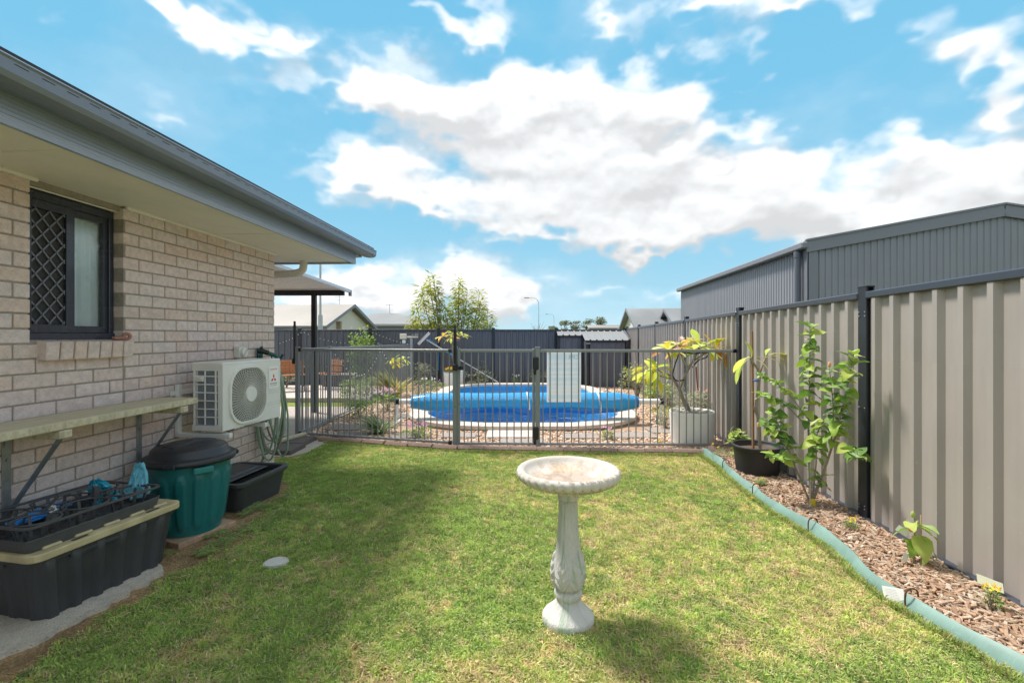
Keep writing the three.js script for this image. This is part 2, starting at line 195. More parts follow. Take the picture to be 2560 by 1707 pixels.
const M = {
  mortar: mat(0.42, 0.375, 0.335, 0.95, { map: rep(speckle, 3), bumpMap: rep(bumpFine, 6), bumpScale: 0.002 }),
  bricks: [[0.90, 0.765, 0.735], [0.88, 0.74, 0.705], [0.91, 0.79, 0.77], [0.89, 0.72, 0.655], [0.90, 0.775, 0.76], [0.85, 0.71, 0.67]].map((c) => mat(...c, 0.95, { map: rep(speckle, 2.2), bumpMap: rep(bumpFine, 5), bumpScale: 0.003 })),
  soffit: mat(0.90, 0.85, 0.82, 0.7, { map: mottleSoft }),
  fascia: mat(0.36, 0.42, 0.54, 0.32, { metalness: 0.1, map: rep(mottleSoft, 0.7) }),
  roof: mat(0.06, 0.065, 0.075, 0.5),
  frame: mat(0.032, 0.037, 0.055, 0.35, { clearcoat: 0.3, roughnessMap: roughVar }),
  panel: mat(0.43, 0.39, 0.36, 0.5, { map: rep(panelTex, 0.8), roughnessMap: roughVar, metalness: 0.05 }),
  post: mat(0.042, 0.046, 0.058, 0.4, { map: rep(mottle, 1.3), metalness: 0.1 }),
  railTop: mat(0.06, 0.066, 0.085, 0.28, { metalness: 0.2 }),
  dark: mat(0.12, 0.127, 0.155, 0.5, { map: rep(mottleSoft, 0.8) }),
  shed: mat(0.29, 0.30, 0.335, 0.5, { map: rep(mottleSoft, 0.5), metalness: 0.1 }),
  shedTrim: mat(0.21, 0.22, 0.25, 0.45, { metalness: 0.1 }),
  poolFence: mat(0.25, 0.265, 0.27, 0.4, { roughnessMap: roughVar, metalness: 0.1 }),
  black: mat(0.014, 0.014, 0.016, 0.5, { roughnessMap: roughVar }),
  blackTub: mat(0.07, 0.072, 0.08, 0.55, { map: rep(scuff, 1.6), roughnessMap: roughVar }),
  tray: mat(0.095, 0.097, 0.105, 0.5, { map: rep(scuff, 3) }),
  cream: mat(0.78, 0.65, 0.38, 0.55, { map: rep(mottle, 2) }),
  bin: mat(0.02, 0.21, 0.22, 0.42, { map: rep(scuff, 1.3), roughnessMap: roughVar }),
  binLid: mat(0.04, 0.042, 0.052, 0.48, { map: rep(scuff, 1.6), roughnessMap: roughVar }),
  white: mat(0.88, 0.88, 0.86, 0.45),
  acWhite: mat(0.84, 0.82, 0.79, 0.4, { map: rep(mottleSoft, 1.2) }),
  galv: mat(0.40, 0.42, 0.44, 0.45, { metalness: 0.55, map: rep(mottle, 5) }),
  concrete: mat(0.62, 0.57, 0.49, 0.95, { map: rep(speckle, 1.4), bumpMap: rep(bumpFine, 2), bumpScale: 0.006 }),
  agg: mat(0.52, 0.47, 0.43, 0.9, { map: rep(speckle, 1.1), bumpMap: rep(bumpFine, 3), bumpScale: 0.004 }),
  coping: mat(0.72, 0.665, 0.60, 0.85, { map: rep(speckle, 1.0), bumpMap: rep(bumpFine, 2), bumpScale: 0.003 }),
  paver: mat(0.155, 0.135, 0.125, 0.85, { map: rep(speckle, 1.2) }),
  stepStone: mat(0.40, 0.36, 0.33, 0.9, { map: rep(speckle, 1.2) }),
  edging: mat(0.34, 0.245, 0.205, 0.9, { map: rep(speckle, 2) }),
  woodPale: mat(0.80, 0.73, 0.56, 0.75, { map: rep(woodTex, 2.6), bumpMap: rep(woodTex, 2.6), bumpScale: 0.0015 }),
  woodPink: mat(0.62, 0.42, 0.30, 0.8, { map: rep(woodTex, 2.2) }),
  woodStake: mat(0.42, 0.25, 0.15, 0.8, { map: rep(woodTex, 4) }),
  woodOrange: mat(0.62, 0.235, 0.075, 0.35, { map: rep(woodTex, 2), clearcoat: 0.3 }),
  iron: mat(0.03, 0.018, 0.013, 0.5),
  rust: mat(0.12, 0.055, 0.03, 0.8),
  green: mat(0.25, 0.41, 0.36, 0.5, { map: rep(scuff, 2) }),
  hose: mat(0.26, 0.38, 0.28, 0.45), hoseOld: mat(0.27, 0.23, 0.17, 0.55),
  darkGreen: mat(0.01, 0.10, 0.085, 0.4),
  bark: mat(0.36, 0.29, 0.215, 0.9, { map: rep(mottle, 8) }),
  barkPale: mat(0.46, 0.38, 0.29, 0.9, { map: rep(mottle, 8) }),
  soil: mat(0.13, 0.095, 0.065, 1, { map: rep(speckle, 2) }),
  glass: mat(0.93, 0.97, 0.96, 0.04, { transmission: 1, thickness: 0, ior: 1.9, bumpMap: rep(bumpSoft, 4), bumpScale: 0.002 }),
  cloth: mat(0.62, 0.67, 0.70, 0.9),
  pvc: mat(0.80, 0.80, 0.78, 0.35),
  alu: mat(0.55, 0.56, 0.57, 0.4, { metalness: 0.6 }),
};
const leafMat = (r, g, b, t = 0.42) => mat(r, g, b, 1, { transmission: t, thickness: 0, clearcoat: 0.3, clearcoatRoughness: 0.35 });
const L = {
  hib: [leafMat(0.26, 0.44, 0.05), leafMat(0.17, 0.33, 0.04), leafMat(0.35, 0.52, 0.06), leafMat(0.12, 0.25, 0.03), leafMat(0.48, 0.58, 0.11)],
  frang: [leafMat(0.66, 0.70, 0.05), leafMat(0.50, 0.64, 0.06), leafMat(0.78, 0.70, 0.06), leafMat(0.74, 0.42, 0.05), leafMat(0.70, 0.72, 0.20)],
  brown: leafMat(0.42, 0.17, 0.045), petal: leafMat(0.88, 0.72, 0.72, 0.3), petalW: leafMat(0.90, 0.87, 0.83, 0.3), pink: leafMat(0.80, 0.38, 0.52, 0.3), yellow: leafMat(0.86, 0.56, 0.03, 0.25), peach: leafMat(0.85, 0.45, 0.22, 0.3),
  shrub: [leafMat(0.17, 0.27, 0.05), leafMat(0.30, 0.36, 0.10), leafMat(0.12, 0.22, 0.05), leafMat(0.36, 0.38, 0.16)],
  lime: leafMat(0.34, 0.46, 0.06), sage: leafMat(0.33, 0.36, 0.24), straw: leafMat(0.50, 0.40, 0.16), deep: leafMat(0.05, 0.15, 0.03), tree: [leafMat(0.26, 0.40, 0.035), leafMat(0.16, 0.29, 0.03), leafMat(0.40, 0.46, 0.045), leafMat(0.50, 0.36, 0.05)],
  gum: [leafMat(0.16, 0.19, 0.08), leafMat(0.22, 0.24, 0.10)],
};

// ---------------------------------------------------------------- the ground
const poly = (pts, hole) => { const s = new THREE.Shape(pts.map((p) => new THREE.Vector2(p[0], p[1]))); if (hole) s.holes.push(new THREE.Path(hole.map((p) => new THREE.Vector2(p[0], p[1])))); return s; };
function sheet(pts, h, hole, flat = false) {                    // flat outline in (X, Z) laid on the slope
  const g = new THREE.ShapeGeometry(poly(pts, hole)); const p = g.attributes.position; for (let i = 0; i < p.count; i++) { const X = p.getX(i), Z = p.getY(i); p.setXYZ(i, X, (flat ? 0 : gy(Z)) + h, -Z); g.attributes.uv.setXY(i, X, Z); } g.computeVertexNormals(); return g; }
function slab(pts, h0, h1) {                                    // outline in (X, Z) with thickness, on the slope
  const g = new THREE.ExtrudeGeometry(poly(pts), { depth: h1 - h0, bevelEnabled: false }); const p = g.attributes.position; for (let i = 0; i < p.count; i++) { const X = p.getX(i), Z = p.getY(i), h = p.getZ(i); p.setXYZ(i, X, gy(Z) + h0 + h, -Z); } g.computeVertexNormals(); return boxUV(g); }
function roundRect(x0, x1, z0, z1, r, n = 12) { const o = []; for (const [cx, cz, a] of [[x1 - r, z0 + r, -90], [x1 - r, z1 - r, 0], [x0 + r, z1 - r, 90], [x0 + r, z0 + r, 180]]) for (let i = 0; i <= n; i++) { const t = (a + 90 * i / n) * Math.PI / 180; o.push([cx + r * Math.cos(t), cz + r * Math.sin(t)]); } return o; }
const POOL = roundRect(-1.55, 1.95, 7.67, 13.85, 1.2), POOL_OUT = roundRect(-1.87, 2.27, 7.34, 14.2, 1.5);
const groundTex = tex(512, (u, v) => { const a = fbm2(u * 9, v * 9, 9, 5), b = vn2(u * 140, v * 140, 140, 140), c = fbm2(u * 50, v * 50, 50, 2); const t = sstep(0.35, 0.7, a); return [lerp(120, 160, t) + 46 * (b - 0.5) + 20 * c, lerp(125, 138, t) + 40 * (b - 0.5) + 18 * c, lerp(58, 84, t) + 26 * (b - 0.5) + 8 * c]; });
const lawnMat = mat(1, 1, 1, 1, { map: rep(groundTex, 0.9) });
const dirtTex = tex(512, (u, v) => { const a = fbm2(u * 8, v * 8, 8, 5), b = vn2(u * 150, v * 150, 150, 150), c = vn2(u * 60, v * 60, 60, 60); return [112 + 60 * (a - 0.4) + 40 * (b - 0.5) + 22 * c, 92 + 52 * (a - 0.4) + 36 * (b - 0.5) + 20 * c, 66 + 40 * (a - 0.4) + 26 * (b - 0.5) + 14 * c]; });
const dirtMat = mat(1.25, 1.2, 1.15, 1, { map: rep(dirtTex, 1), bumpMap: rep(bumpFine, 1.5), bumpScale: 0.012 });
const mulchMat = mat(0.20, 0.125, 0.08, 1, { map: rep(speckle, 1.5) });
const gravelMat = mat(0.50, 0.36, 0.26, 1, { map: rep(speckle, 1.2), bumpMap: rep(bumpFine, 2), bumpScale: 0.01 });

ground('ground', sheet([[-400, -200], [400, -200], [400, 700], [-400, 700]], -0.16, POOL_OUT, true), mat(0.15, 0.17, 0.06, 1, { map: rep(mottle, 0.05) }));
// garden edge line (X at given Z): the plastic strip that parts lawn and mulch
const EDGE = [[5.97, 2.36], [5.3, 2.33], [4.85, 2.25], [4.34, 2.20], [3.95, 2.17], [3.51, 2.19], [3.15, 2.16], [2.85, 2.09], [2.56, 2.07], [2.25, 2.10], [1.98, 2.14], [1.6, 2.12], [1.1, 2.10], [0.3, 2.10], [-1.5, 2.1]];
const edgeX = (Z) => { for (let i = 0; i < EDGE.length - 1; i++) if (Z <= EDGE[i][0] && Z >= EDGE[i + 1][0]) { const t = (EDGE[i][0] - Z) / (EDGE[i][0] - EDGE[i + 1][0]); return lerp(EDGE[i][1], EDGE[i + 1][1], t); } return 2.36; };
const fenceX = (Z) => 2.47 + 0.0767 * Z, wallX = (Z) => -2.895 + 0.0511 * Z;
// border bricks line in front of the pool fence (X, Z)
const BORDER = [[-2.72, 6.72], [-2.0, 6.50], [-1.3, 6.28], [-0.7, 6.13], [0.3, 6.06], [1.3, 5.99], [2.42, 5.92]];
const borderZ = (X) => { for (let i = 0; i < BORDER.length - 1; i++) if (X >= BORDER[i][0] && X <= BORDER[i + 1][0]) return lerp(BORDER[i][1], BORDER[i + 1][1], (X - BORDER[i][0]) / (BORDER[i + 1][0] - BORDER[i][0])); return X < -2.72 ? 6.72 : 5.92; };
{
  const nx = 60, nz = 70, pos = [], idx = [], uv = [];
  for (let j = 0; j <= nz; j++) for (let i = 0; i <= nx; i++) { const X = lerp(-2.95, 2.5, i / nx), Z = lerp(-1.5, 6.8, j / nz); const b = 0.016 * (fbm2(X * 1.3 + 20, Z * 1.3 + 20, 256, 3) - 0.5); pos.push(X, gy(Z) + b, -Z); uv.push(X, Z); }
  for (let j = 0; j < nz; j++) for (let i = 0; i < nx; i++) { const a = j * (nx + 1) + i, c = a + nx + 1; idx.push(a, a + 1, c, a + 1, c + 1, c); }
  const g = new THREE.BufferGeometry(); g.setAttribute('position', new THREE.Float32BufferAttribute(pos, 3)); g.setAttribute('uv', new THREE.Float32BufferAttribute(uv, 2)); g.setIndex(idx); g.computeVertexNormals(); ground('lawn', g, lawnMat);
}
const mulchPts = [...EDGE.map(([z, x]) => [x + 0.01, z]).reverse(), [2.36, 6.2], [fenceX(6.2) + 0.02, 6.2], [fenceX(-1.5) + 0.02, -1.5]];
ground('mulch_bed', slab(mulchPts, -0.1, 0.022), mulchMat);
ground('gravel_bed', sheet([[-3.1, 6.66], ...BORDER.map(([x, z]) => [x, z]), [2.42, 6.16], [fenceX(6.16) + 0.02, 6.16], [fenceX(15) + 0.02, 15], [-3.1, 15]], 0.012, POOL_OUT.map(([x, z]) => [lerp(0.2, x, 0.97), lerp(10.77, z, 0.98)])), gravelMat);
ground('dirt_strip', sheet([[wallX(1.4), 1.4], [-2.12, 1.4], [-2.05, 2.2], [-1.93, 2.9], [-1.85, 3.4], [-2.02, 4.2], [-2.12, 4.6], [-2.5, 4.95], [wallX(5.27) + 0.02, 5.27]], 0.014), dirtMat);
ground('aggregate_path', slab([[-9.5, 5.3], [-3.16, 5.3], [-3.16, 10.1], [-9.5, 10.1]], -0.05, 0.02), M.agg);
ground('grass_strip', sheet([[-9.5, 10.1], [-3.16, 10.1], [-3.16, 10.85], [-9.5, 10.85]], 0.01), mat(0.24, 0.31, 0.05, 1, { map: rep(mottle, 2) }));
ground('patio_slab', slab([[-9.5, 10.85], [-3.3, 10.85], [-3.3, 13.9], [-9.5, 13.9]], -0.05, 0.11), mat(0.62, 0.56, 0.52, 0.85, { map: rep(speckle, 0.9) }));
ground('back_border', sheet([[-9.5, 13.9], [-3.1, 13.9], [-3.1, 15], [-9.5, 15]], 0.012), mat(0.22, 0.27, 0.07, 1, { map: rep(mottle, 2) }));

// ---------------------------------------------------------------- the house on the left
const extrudeZ = (pts, z0, z1) => { const g = new THREE.ExtrudeGeometry(poly(pts), { depth: z1 - z0, bevelEnabled: false }); g.translate(0, 0, z0); return boxUV(g); };
const extrudeX = (pts, x0, x1) => { const g = extrudeZ(pts, x0, x1); g.applyMatrix4(new THREE.Matrix4().set(0, 0, 1, 0, 0, 1, 0, 0, -1, 0, 0, 0, 0, 0, 0, 1)); return g; };   // profile (-z, y)
const house = thing('house', 'single-storey house of pale speckled brick with grey fascia and gutter', 'house', V(wallX(5.27), 0, -5.27), -0.0511);
const S1 = 1.929, S2 = 2.546, HEAD = 2.288, SILL = 1.40;                // window opening, along the wall and in height
{
  const J0 = 1.466 - 18 * 0.086, cache = {}, extra = [];
  const brickGeo = (len, v) => { const k = Math.round(len * 1000) + '_' + v; return cache[k] ??= boxUV(chamfer(0.10, 0.076, len, 0.0035), 1, v * 0.37, v * 0.61); };
  for (let k = 0; k < 29; k++) {
    const y0 = J0 + k * 0.086 + 0.005, y1 = y0 + 0.076, yc = (y0 + y1) / 2; if (y1 > 2.40) break;
    const cuts = []; let s = 0, first = (k % 2 ? 0.11 : 0.23);
    cuts.push([0, first]); s = first + 0.01; while (s < 4.9) { cuts.push([s, s + 0.23]); s += 0.24; }
    const win = yc > 1.385 && yc < HEAD + 0.02; const out = [];
    for (let [a, b] of cuts) {
      if (win) { if (a < S1 && b > S1) { if (S1 - a > 0.03) out.push([a, S1]); if (b > S2) out.push([S2, b]); continue; } if (a >= S1 && b <= S2) continue; if (a < S2 && b > S2) { if (b - S2 > 0.03) out.push([S2, b]); continue; } out.push([a, b]); }
      else if (yc < 1.385 && a < S1 && b > S1 + 0.02) { if (S1 - 0.005 - a > 0.03) out.push([a, S1 - 0.005]); if (b - S1 - 0.005 > 0.03) out.push([S1 + 0.005, b]); }
      else out.push([a, b]);
    }
    for (const [a, b] of out) { const top = y1 > 2.334; if (top) continue;
      const v = Math.floor(R() * 6), m = M.bricks[Math.floor(R() * 6)], x = -0.05 + rr(-0.0012, 0.0012);
      if (a > 2.92 || y1 < 0.0) { const g = brickGeo(b - a, v).clone(); g.translate(x, yc, (a + b) / 2); extra.push(g); }
      else part(house, 'brick', brickGeo(b - a, v), m, V(x, yc, (a + b) / 2)); }
  }
  const ex = part(house, 'brickwork', merge(extra), M.bricks[0]); ex.userData.kind = 'stuff';
  // mortar and wall body with the window left open
  const x0 = -0.11, x1 = -0.006, w = x1 - x0, cx = (x0 + x1) / 2;
  const core = [box(w, SILL + 0.2, 4.9, cx, (SILL - 0.2) / 2, 2.452), box(w, 2.36 - SILL, S1 - 0.012, cx, (2.36 + SILL) / 2, (S1 - 0.006) / 2 + 0.002), box(w, 2.36 - SILL, 4.9 - S2 - 0.006, cx, (2.36 + SILL) / 2, (4.9 + S2 + 0.006) / 2), box(w, 2.36 - HEAD - 0.01, S2 - S1 + 0.012, cx - 0.02, (2.36 + HEAD + 0.01) / 2, (S1 + S2) / 2)];
  part(house, 'mortar', merge(core), M.mortar);
  // end wall round the corner, and the rooms behind
  part(house, 'end_wall', box(7, 2.55, 0.11, -3.52, 1.06, 0.056), M.bricks[1]);
  const inner = mat(0.42, 0.41, 0.39, 0.9);
  part(house, 'inner_wall', merge([box(0.02, 2.5, 4.0, -1.3, 1.1, 2.4), box(1.2, 0.02, 4.0, -0.7, 0.12, 2.4), box(1.2, 2.5, 0.02, -0.7, 1.1, 4.38), box(1.2, 0.02, 4.0, -0.7, 2.42, 2.4)]), inner);
  part(house, 'curtain', (() => { const g = new THREE.PlaneGeometry(0.62, 1.0, 90, 1); const p = g.attributes.position; for (let i = 0; i < p.count; i++) p.setZ(i, 0.012 * Math.sin(p.getX(i) * 110)); g.rotateY(Math.PI / 2); g.translate(-0.15, 1.86, 2.22); g.computeVertexNormals(); return g; })(), M.cloth);
  // sill of bricks on edge, sloping outwards
  for (let i = 0; i < 7; i++) { const g = boxUV(chamfer(0.20, 0.11, 0.077, 0.004), 1, i * 0.3, i * 0.21); part(house, 'sill_brick', g, M.bricks[(i * 2 + 1) % 6], V(-0.042, 1.345, 1.945 + i * 0.0872), [0, 0, -0.09]); }
  part(house, 'sill_mortar', (() => { const g = box(0.18, 0.10, 0.60, 0, 0, 0); g.rotateZ(-0.09); g.translate(-0.046, 1.345, 2.206); return g; })(), M.mortar);
  // window: charcoal aluminium, diamond security screen over the near sash, obscure glass in the far one
  const win = part(house, 'window', merge([box(0.06, 0.05, 0.617, -0.10, HEAD - 0.025, 2.2375, 0.003), box(0.07, 0.05, 0.617, -0.095, SILL + 0.02, 2.2375, 0.003), box(0.06, HEAD - SILL - 0.07, 0.034, -0.10, (HEAD + SILL) / 2, S1 + 0.0171, 0.003), box(0.06, HEAD - SILL - 0.07, 0.034, -0.10, (HEAD + SILL) / 2, S2 - 0.0171, 0.003)]), M.frame);
  const zc = 2.232, y0 = SILL + 0.045, y1 = HEAD - 0.05, hh = y1 - y0, ym = (y0 + y1) / 2;
  part(win, 'sash', merge([box(0.035, hh, 0.032, -0.102, ym, zc - 0.018, 0.002), box(0.035, hh, 0.028, -0.102, ym, S1 + 0.0482, 0.002), box(0.035, 0.045, zc - S1 - 0.096, -0.102, y1 - 0.023, (zc + S1) / 2 + 0.0141, 0.002), box(0.035, 0.045, zc - S1 - 0.096, -0.102, y0 + 0.023, (zc + S1) / 2 + 0.0141, 0.002)]), M.frame);
  part(win, 'glass_pane', box(0.006, hh - 0.09, zc - S1 - 0.096, -0.104, ym, (zc + S1) / 2 + 0.0141), M.glass);
  part(win, 'screen_frame', merge([box(0.022, hh, 0.034, -0.078, ym, zc + 0.02, 0.002), box(0.022, hh, 0.034, -0.078, ym, S2 - 0.0521, 0.002), box(0.022, 0.05, S2 - zc - 0.106, -0.078, y1 - 0.026, (zc + S2) / 2 - 0.0161, 0.002), box(0.022, 0.05, S2 - zc - 0.106, -0.078, y0 + 0.026, (zc + S2) / 2 - 0.0161, 0.002)]), M.frame);
  const za = zc + 0.037, zb = S2 - 0.069, ya = y0 + 0.05, yb = y1 - 0.05;
  part(win, 'fly_mesh', box(0.002, yb - ya, zb - za, -0.092, ym, (za + zb) / 2), mat(0.045, 0.045, 0.05, 0.85));
  const dia = [], knots = [], dz = 0.042, dy = 0.097;
  const clip = (z0, yy0, z1, yy1) => { const n = 24; let s = null; for (let i = 0; i <= n; i++) { const z = lerp(z0, z1, i / n), y = lerp(yy0, yy1, i / n); const inside = z >= za && z <= zb && y >= ya && y <= yb; if (inside && !s) s = [z, y]; if ((!inside || i === n) && s) { const e = inside ? [z, y] : [lerp(z0, z1, (i - 1) / n), lerp(yy0, yy1, (i - 1) / n)]; if (Math.hypot(e[0] - s[0], e[1] - s[1]) > 0.004) dia.push(bar(V(-0.078, s[1], s[0]), V(-0.078, e[1], e[0]), 0.0045, 0.009)); s = null; } } };
  for (let i = -1; i < 10; i++) for (let j = -1; j < 11; j++) { const cz = za + 0.012 + i * dz, cy = ya + 0.01 + j * dy + (i % 2 ? dy / 2 : 0); clip(cz, cy, cz + dz, cy + dy / 2); clip(cz, cy, cz + dz, cy - dy / 2); if (cz > za && cz < zb && cy > ya && cy < yb) knots.push(box(0.012, 0.014, 0.009, -0.078, cy, cz)); }
  part(win, 'diamond_grille', merge([...dia, ...knots]), mat(0.16, 0.17, 0.19, 0.35, { metalness: 0.3 }));
  // eaves
  part(house, 'soffit', box(0.80, 0.012, 9.9, 0.27, 2.342, 4.31), M.soffit);
  part(house, 'soffit_joint', merge([1.0, 2.9, 4.1].map((z) => box(0.62, 0.006, 0.02, 0.335, 2.3345, z, 0.001))), M.soffit);
  part(house, 'soffit_end', box(7, 0.012, 0.63, -3.64, 2.343, -0.31), M.soffit);
  part(house, 'soffit_bead', merge([box(0.02, 0.022, S1 - 0.0, 0.011, 2.325, (S1) / 2 - 0.01, 0.004), box(0.02, 0.022, 2.6, 0.011, 2.325, S2 + 1.27, 0.004), box(0.02, 0.044, S2 - S1 + 0.03, -0.055, 2.3135, (S1 + S2) / 2, 0.004)]), M.soffit);
  const fp = [[0.648, 2.312], [0.672, 2.312]]; for (let i = 0; i < 6; i++) { const y = 2.332 + i * 0.019; fp.push([0.672, y], [0.668, y + 0.001], [0.668, y + 0.005], [0.672, y + 0.006]); } fp.push([0.672, 2.50], [0.648, 2.50]);
  part(house, 'fascia', extrudeZ(fp, -0.62, 9.2), M.fascia);
  part(house, 'fascia_end', box(7.3, 0.188, 0.022, -2.98, 2.406, -0.633, 0.003), M.fascia);
  const gp = [[0.675, 2.452], [0.70, 2.432], [0.76, 2.420], [0.81, 2.418], [0.842, 2.428], [0.856, 2.448], [0.860, 2.494], [0.868, 2.502], [0.862, 2.510], [0.850, 2.506], [0.849, 2.450], [0.836, 2.436], [0.808, 2.427], [0.76, 2.429], [0.704, 2.442], [0.681, 2.50], [0.676, 2.50]];
  const gutM = mat(0.20, 0.235, 0.30, 0.3, { metalness: 0.1, map: rep(mottleSoft, 0.7) }); const gut = part(house, 'gutter', extrudeZ(gp, -0.83, 9.2), gutM);
  part(gut, 'gutter_end_cap', extrudeZ([[0.675, 2.452], [0.70, 2.432], [0.76, 2.420], [0.81, 2.418], [0.842, 2.428], [0.858, 2.448], [0.862, 2.506], [0.676, 2.506]], -0.836, -0.8305), M.fascia);
  part(gut, 'gutter_return', extrudeX([[0.675, 2.452], [0.70, 2.432], [0.76, 2.420], [0.81, 2.418], [0.842, 2.428], [0.856, 2.448], [0.860, 2.494], [0.849, 2.494], [0.836, 2.436], [0.76, 2.429], [0.681, 2.47]], -6.5, 0.67), M.fascia);
  const slots = []; for (let i = 0; i < 60; i++) slots.push(box(0.004, 0.0026, 0.052, 0.8588, 2.484, -0.75 + i * 0.105));
  part(gut, 'overflow_slots', merge(slots), M.black).userData.kind = 'stuff';
  const rv = [[0.83, 2.515, -0.83], [0.83, 2.515, 9.2], [-9.2, 2.515, 9.2], [-9.2, 2.515, -0.83], [-4.2, 4.5, 4.1], [-4.2, 4.5, 9.2]];
  const rf = [[0, 1, 5], [0, 5, 4], [0, 4, 3], [3, 4, 5], [3, 5, 2], [1, 2, 5], [0, 3, 2], [0, 2, 1]]; const rp = []; for (const f of rf) for (const i of f) rp.push(...rv[i]); const rg = new THREE.BufferGeometry(); rg.setAttribute('position', new THREE.Float32BufferAttribute(rp, 3)); rg.computeVertexNormals();
  part(house, 'roof', boxUV(rg), M.roof);
  part(house, 'roof_edge', box(0.012, 0.022, 10, 0.836, 2.523, 4.2), M.black);
  // downpipe elbow under the far eave
  part(house, 'downpipe', merge([tube([V(0.07, 2.37, -0.52), V(0.07, 2.28, -0.52), V(0.055, 2.225, -0.52), V(0.0, 2.195, -0.52), V(-0.3, 2.17, -0.52), V(-0.9, 2.13, -0.52)], 0.045, 40, 14)]), mat(0.66, 0.63, 0.60, 0.4));
}
// ---------------------------------------------------------------- patio cover behind the house
{
  const o = thing('patio_cover', 'patio cover with pale ribbed underside, dark beam and dark post', 'patio', P(-3.86, 9.3), 0);
  const yF = 1.424 + 0.905, yN = 1.424 + 0.985, x0 = -9, x1 = -3.28, pos = [];
  const prof = []; for (let x = x0; x < x1; x += 0.1) prof.push([x, 0], [x + 0.055, 0], [x + 0.065, 0.022], [x + 0.085, 0.022], [x + 0.095, 0]); prof.push([x1, 0]);
  const quadv = (a, b, c, d) => pos.push(...a, ...b, ...c, ...a, ...c, ...d);
  for (const dy of [0, 0.004]) for (let i = 0; i < prof.length - 1; i++) { const [a, ya] = prof[i], [b, yb] = prof[i + 1]; quadv([a, yF + ya + dy, -9.5], [b, yF + yb + dy, -9.5], [b, yN + yb + dy, -6.05], [a, yN + ya + dy, -6.05]); }
  const g = new THREE.BufferGeometry(); g.setAttribute('position', new THREE.Float32BufferAttribute(pos, 3)); g.computeVertexNormals();
  wpart(o, 'roof_sheet', boxUV(g), mat(0.72, 0.66, 0.60, 0.5));
  wpart(o, 'beam', bar(V(-9, 1.424 + 0.845, -9.3), V(-3.27, 1.424 + 0.845, -9.3), 0.06, 0.105, 0.004), M.black);
  wpart(o, 'edge_gutter', bar(V(-3.24, yN + 0.0, -6.05), V(-3.24, yF - 0.01, -9.52), 0.07, 0.055, 0.004), mat(0.62, 0.64, 0.68, 0.4));
  wpart(o, 'post', box(0.085, 2.36, 0.085, -3.86, gy(9.3) + 1.18, -9.3, 0.004), M.black);
  wpart(o, 'end_bracket', box(0.05, 0.12, 0.06, -3.225, 1.424 + 0.86, -9.5, 0.004), M.galv);
}

// ---------------------------------------------------------------- ribbed steel fences
function ribWall(A, B, yA, yB, h, pitch, depth, side) {          // ribbed sheet from A to B (X, Z), foot heights yA, yB
  const d = new THREE.Vector2(B[0] - A[0], B[1] - A[1]), len = d.length(); d.normalize(); const n = new THREE.Vector2(-d.y * side, d.x * side), pos = [], uv = [];
  const pr = []; for (let u = 0; u < len; u += pitch) for (const [a, b] of [[0, 0], [0.56, 0], [0.68, 1], [0.88, 1]]) if (u + a * pitch < len) pr.push([u + a * pitch, b * depth]); pr.push([len, 0]);
  const q = (u, w, top) => { const t = u / len, X = A[0] + d.x * u + n.x * w, Z = A[1] + d.y * u + n.y * w; return [X, lerp(yA, yB, t) + (top ? h : 0), -Z]; };
  for (let i = 0; i < pr.length - 1; i++) { const [u0, w0] = pr[i], [u1, w1] = pr[i + 1]; const a = q(u0, w0), b = q(u1, w1), c = q(u1, w1, 1), e = q(u0, w0, 1); pos.push(...a, ...b, ...c, ...a, ...c, ...e); for (const [x, y] of [[u0, 0], [u1, 0], [u1, h], [u0, 0], [u1, h], [u0, h]]) uv.push(x, y); }
  const g = new THREE.BufferGeometry(); g.setAttribute('position', new THREE.Float32BufferAttribute(pos, 3)); g.setAttribute('uv', new THREE.Float32BufferAttribute(uv, 2)); g.computeVertexNormals(); return g; }
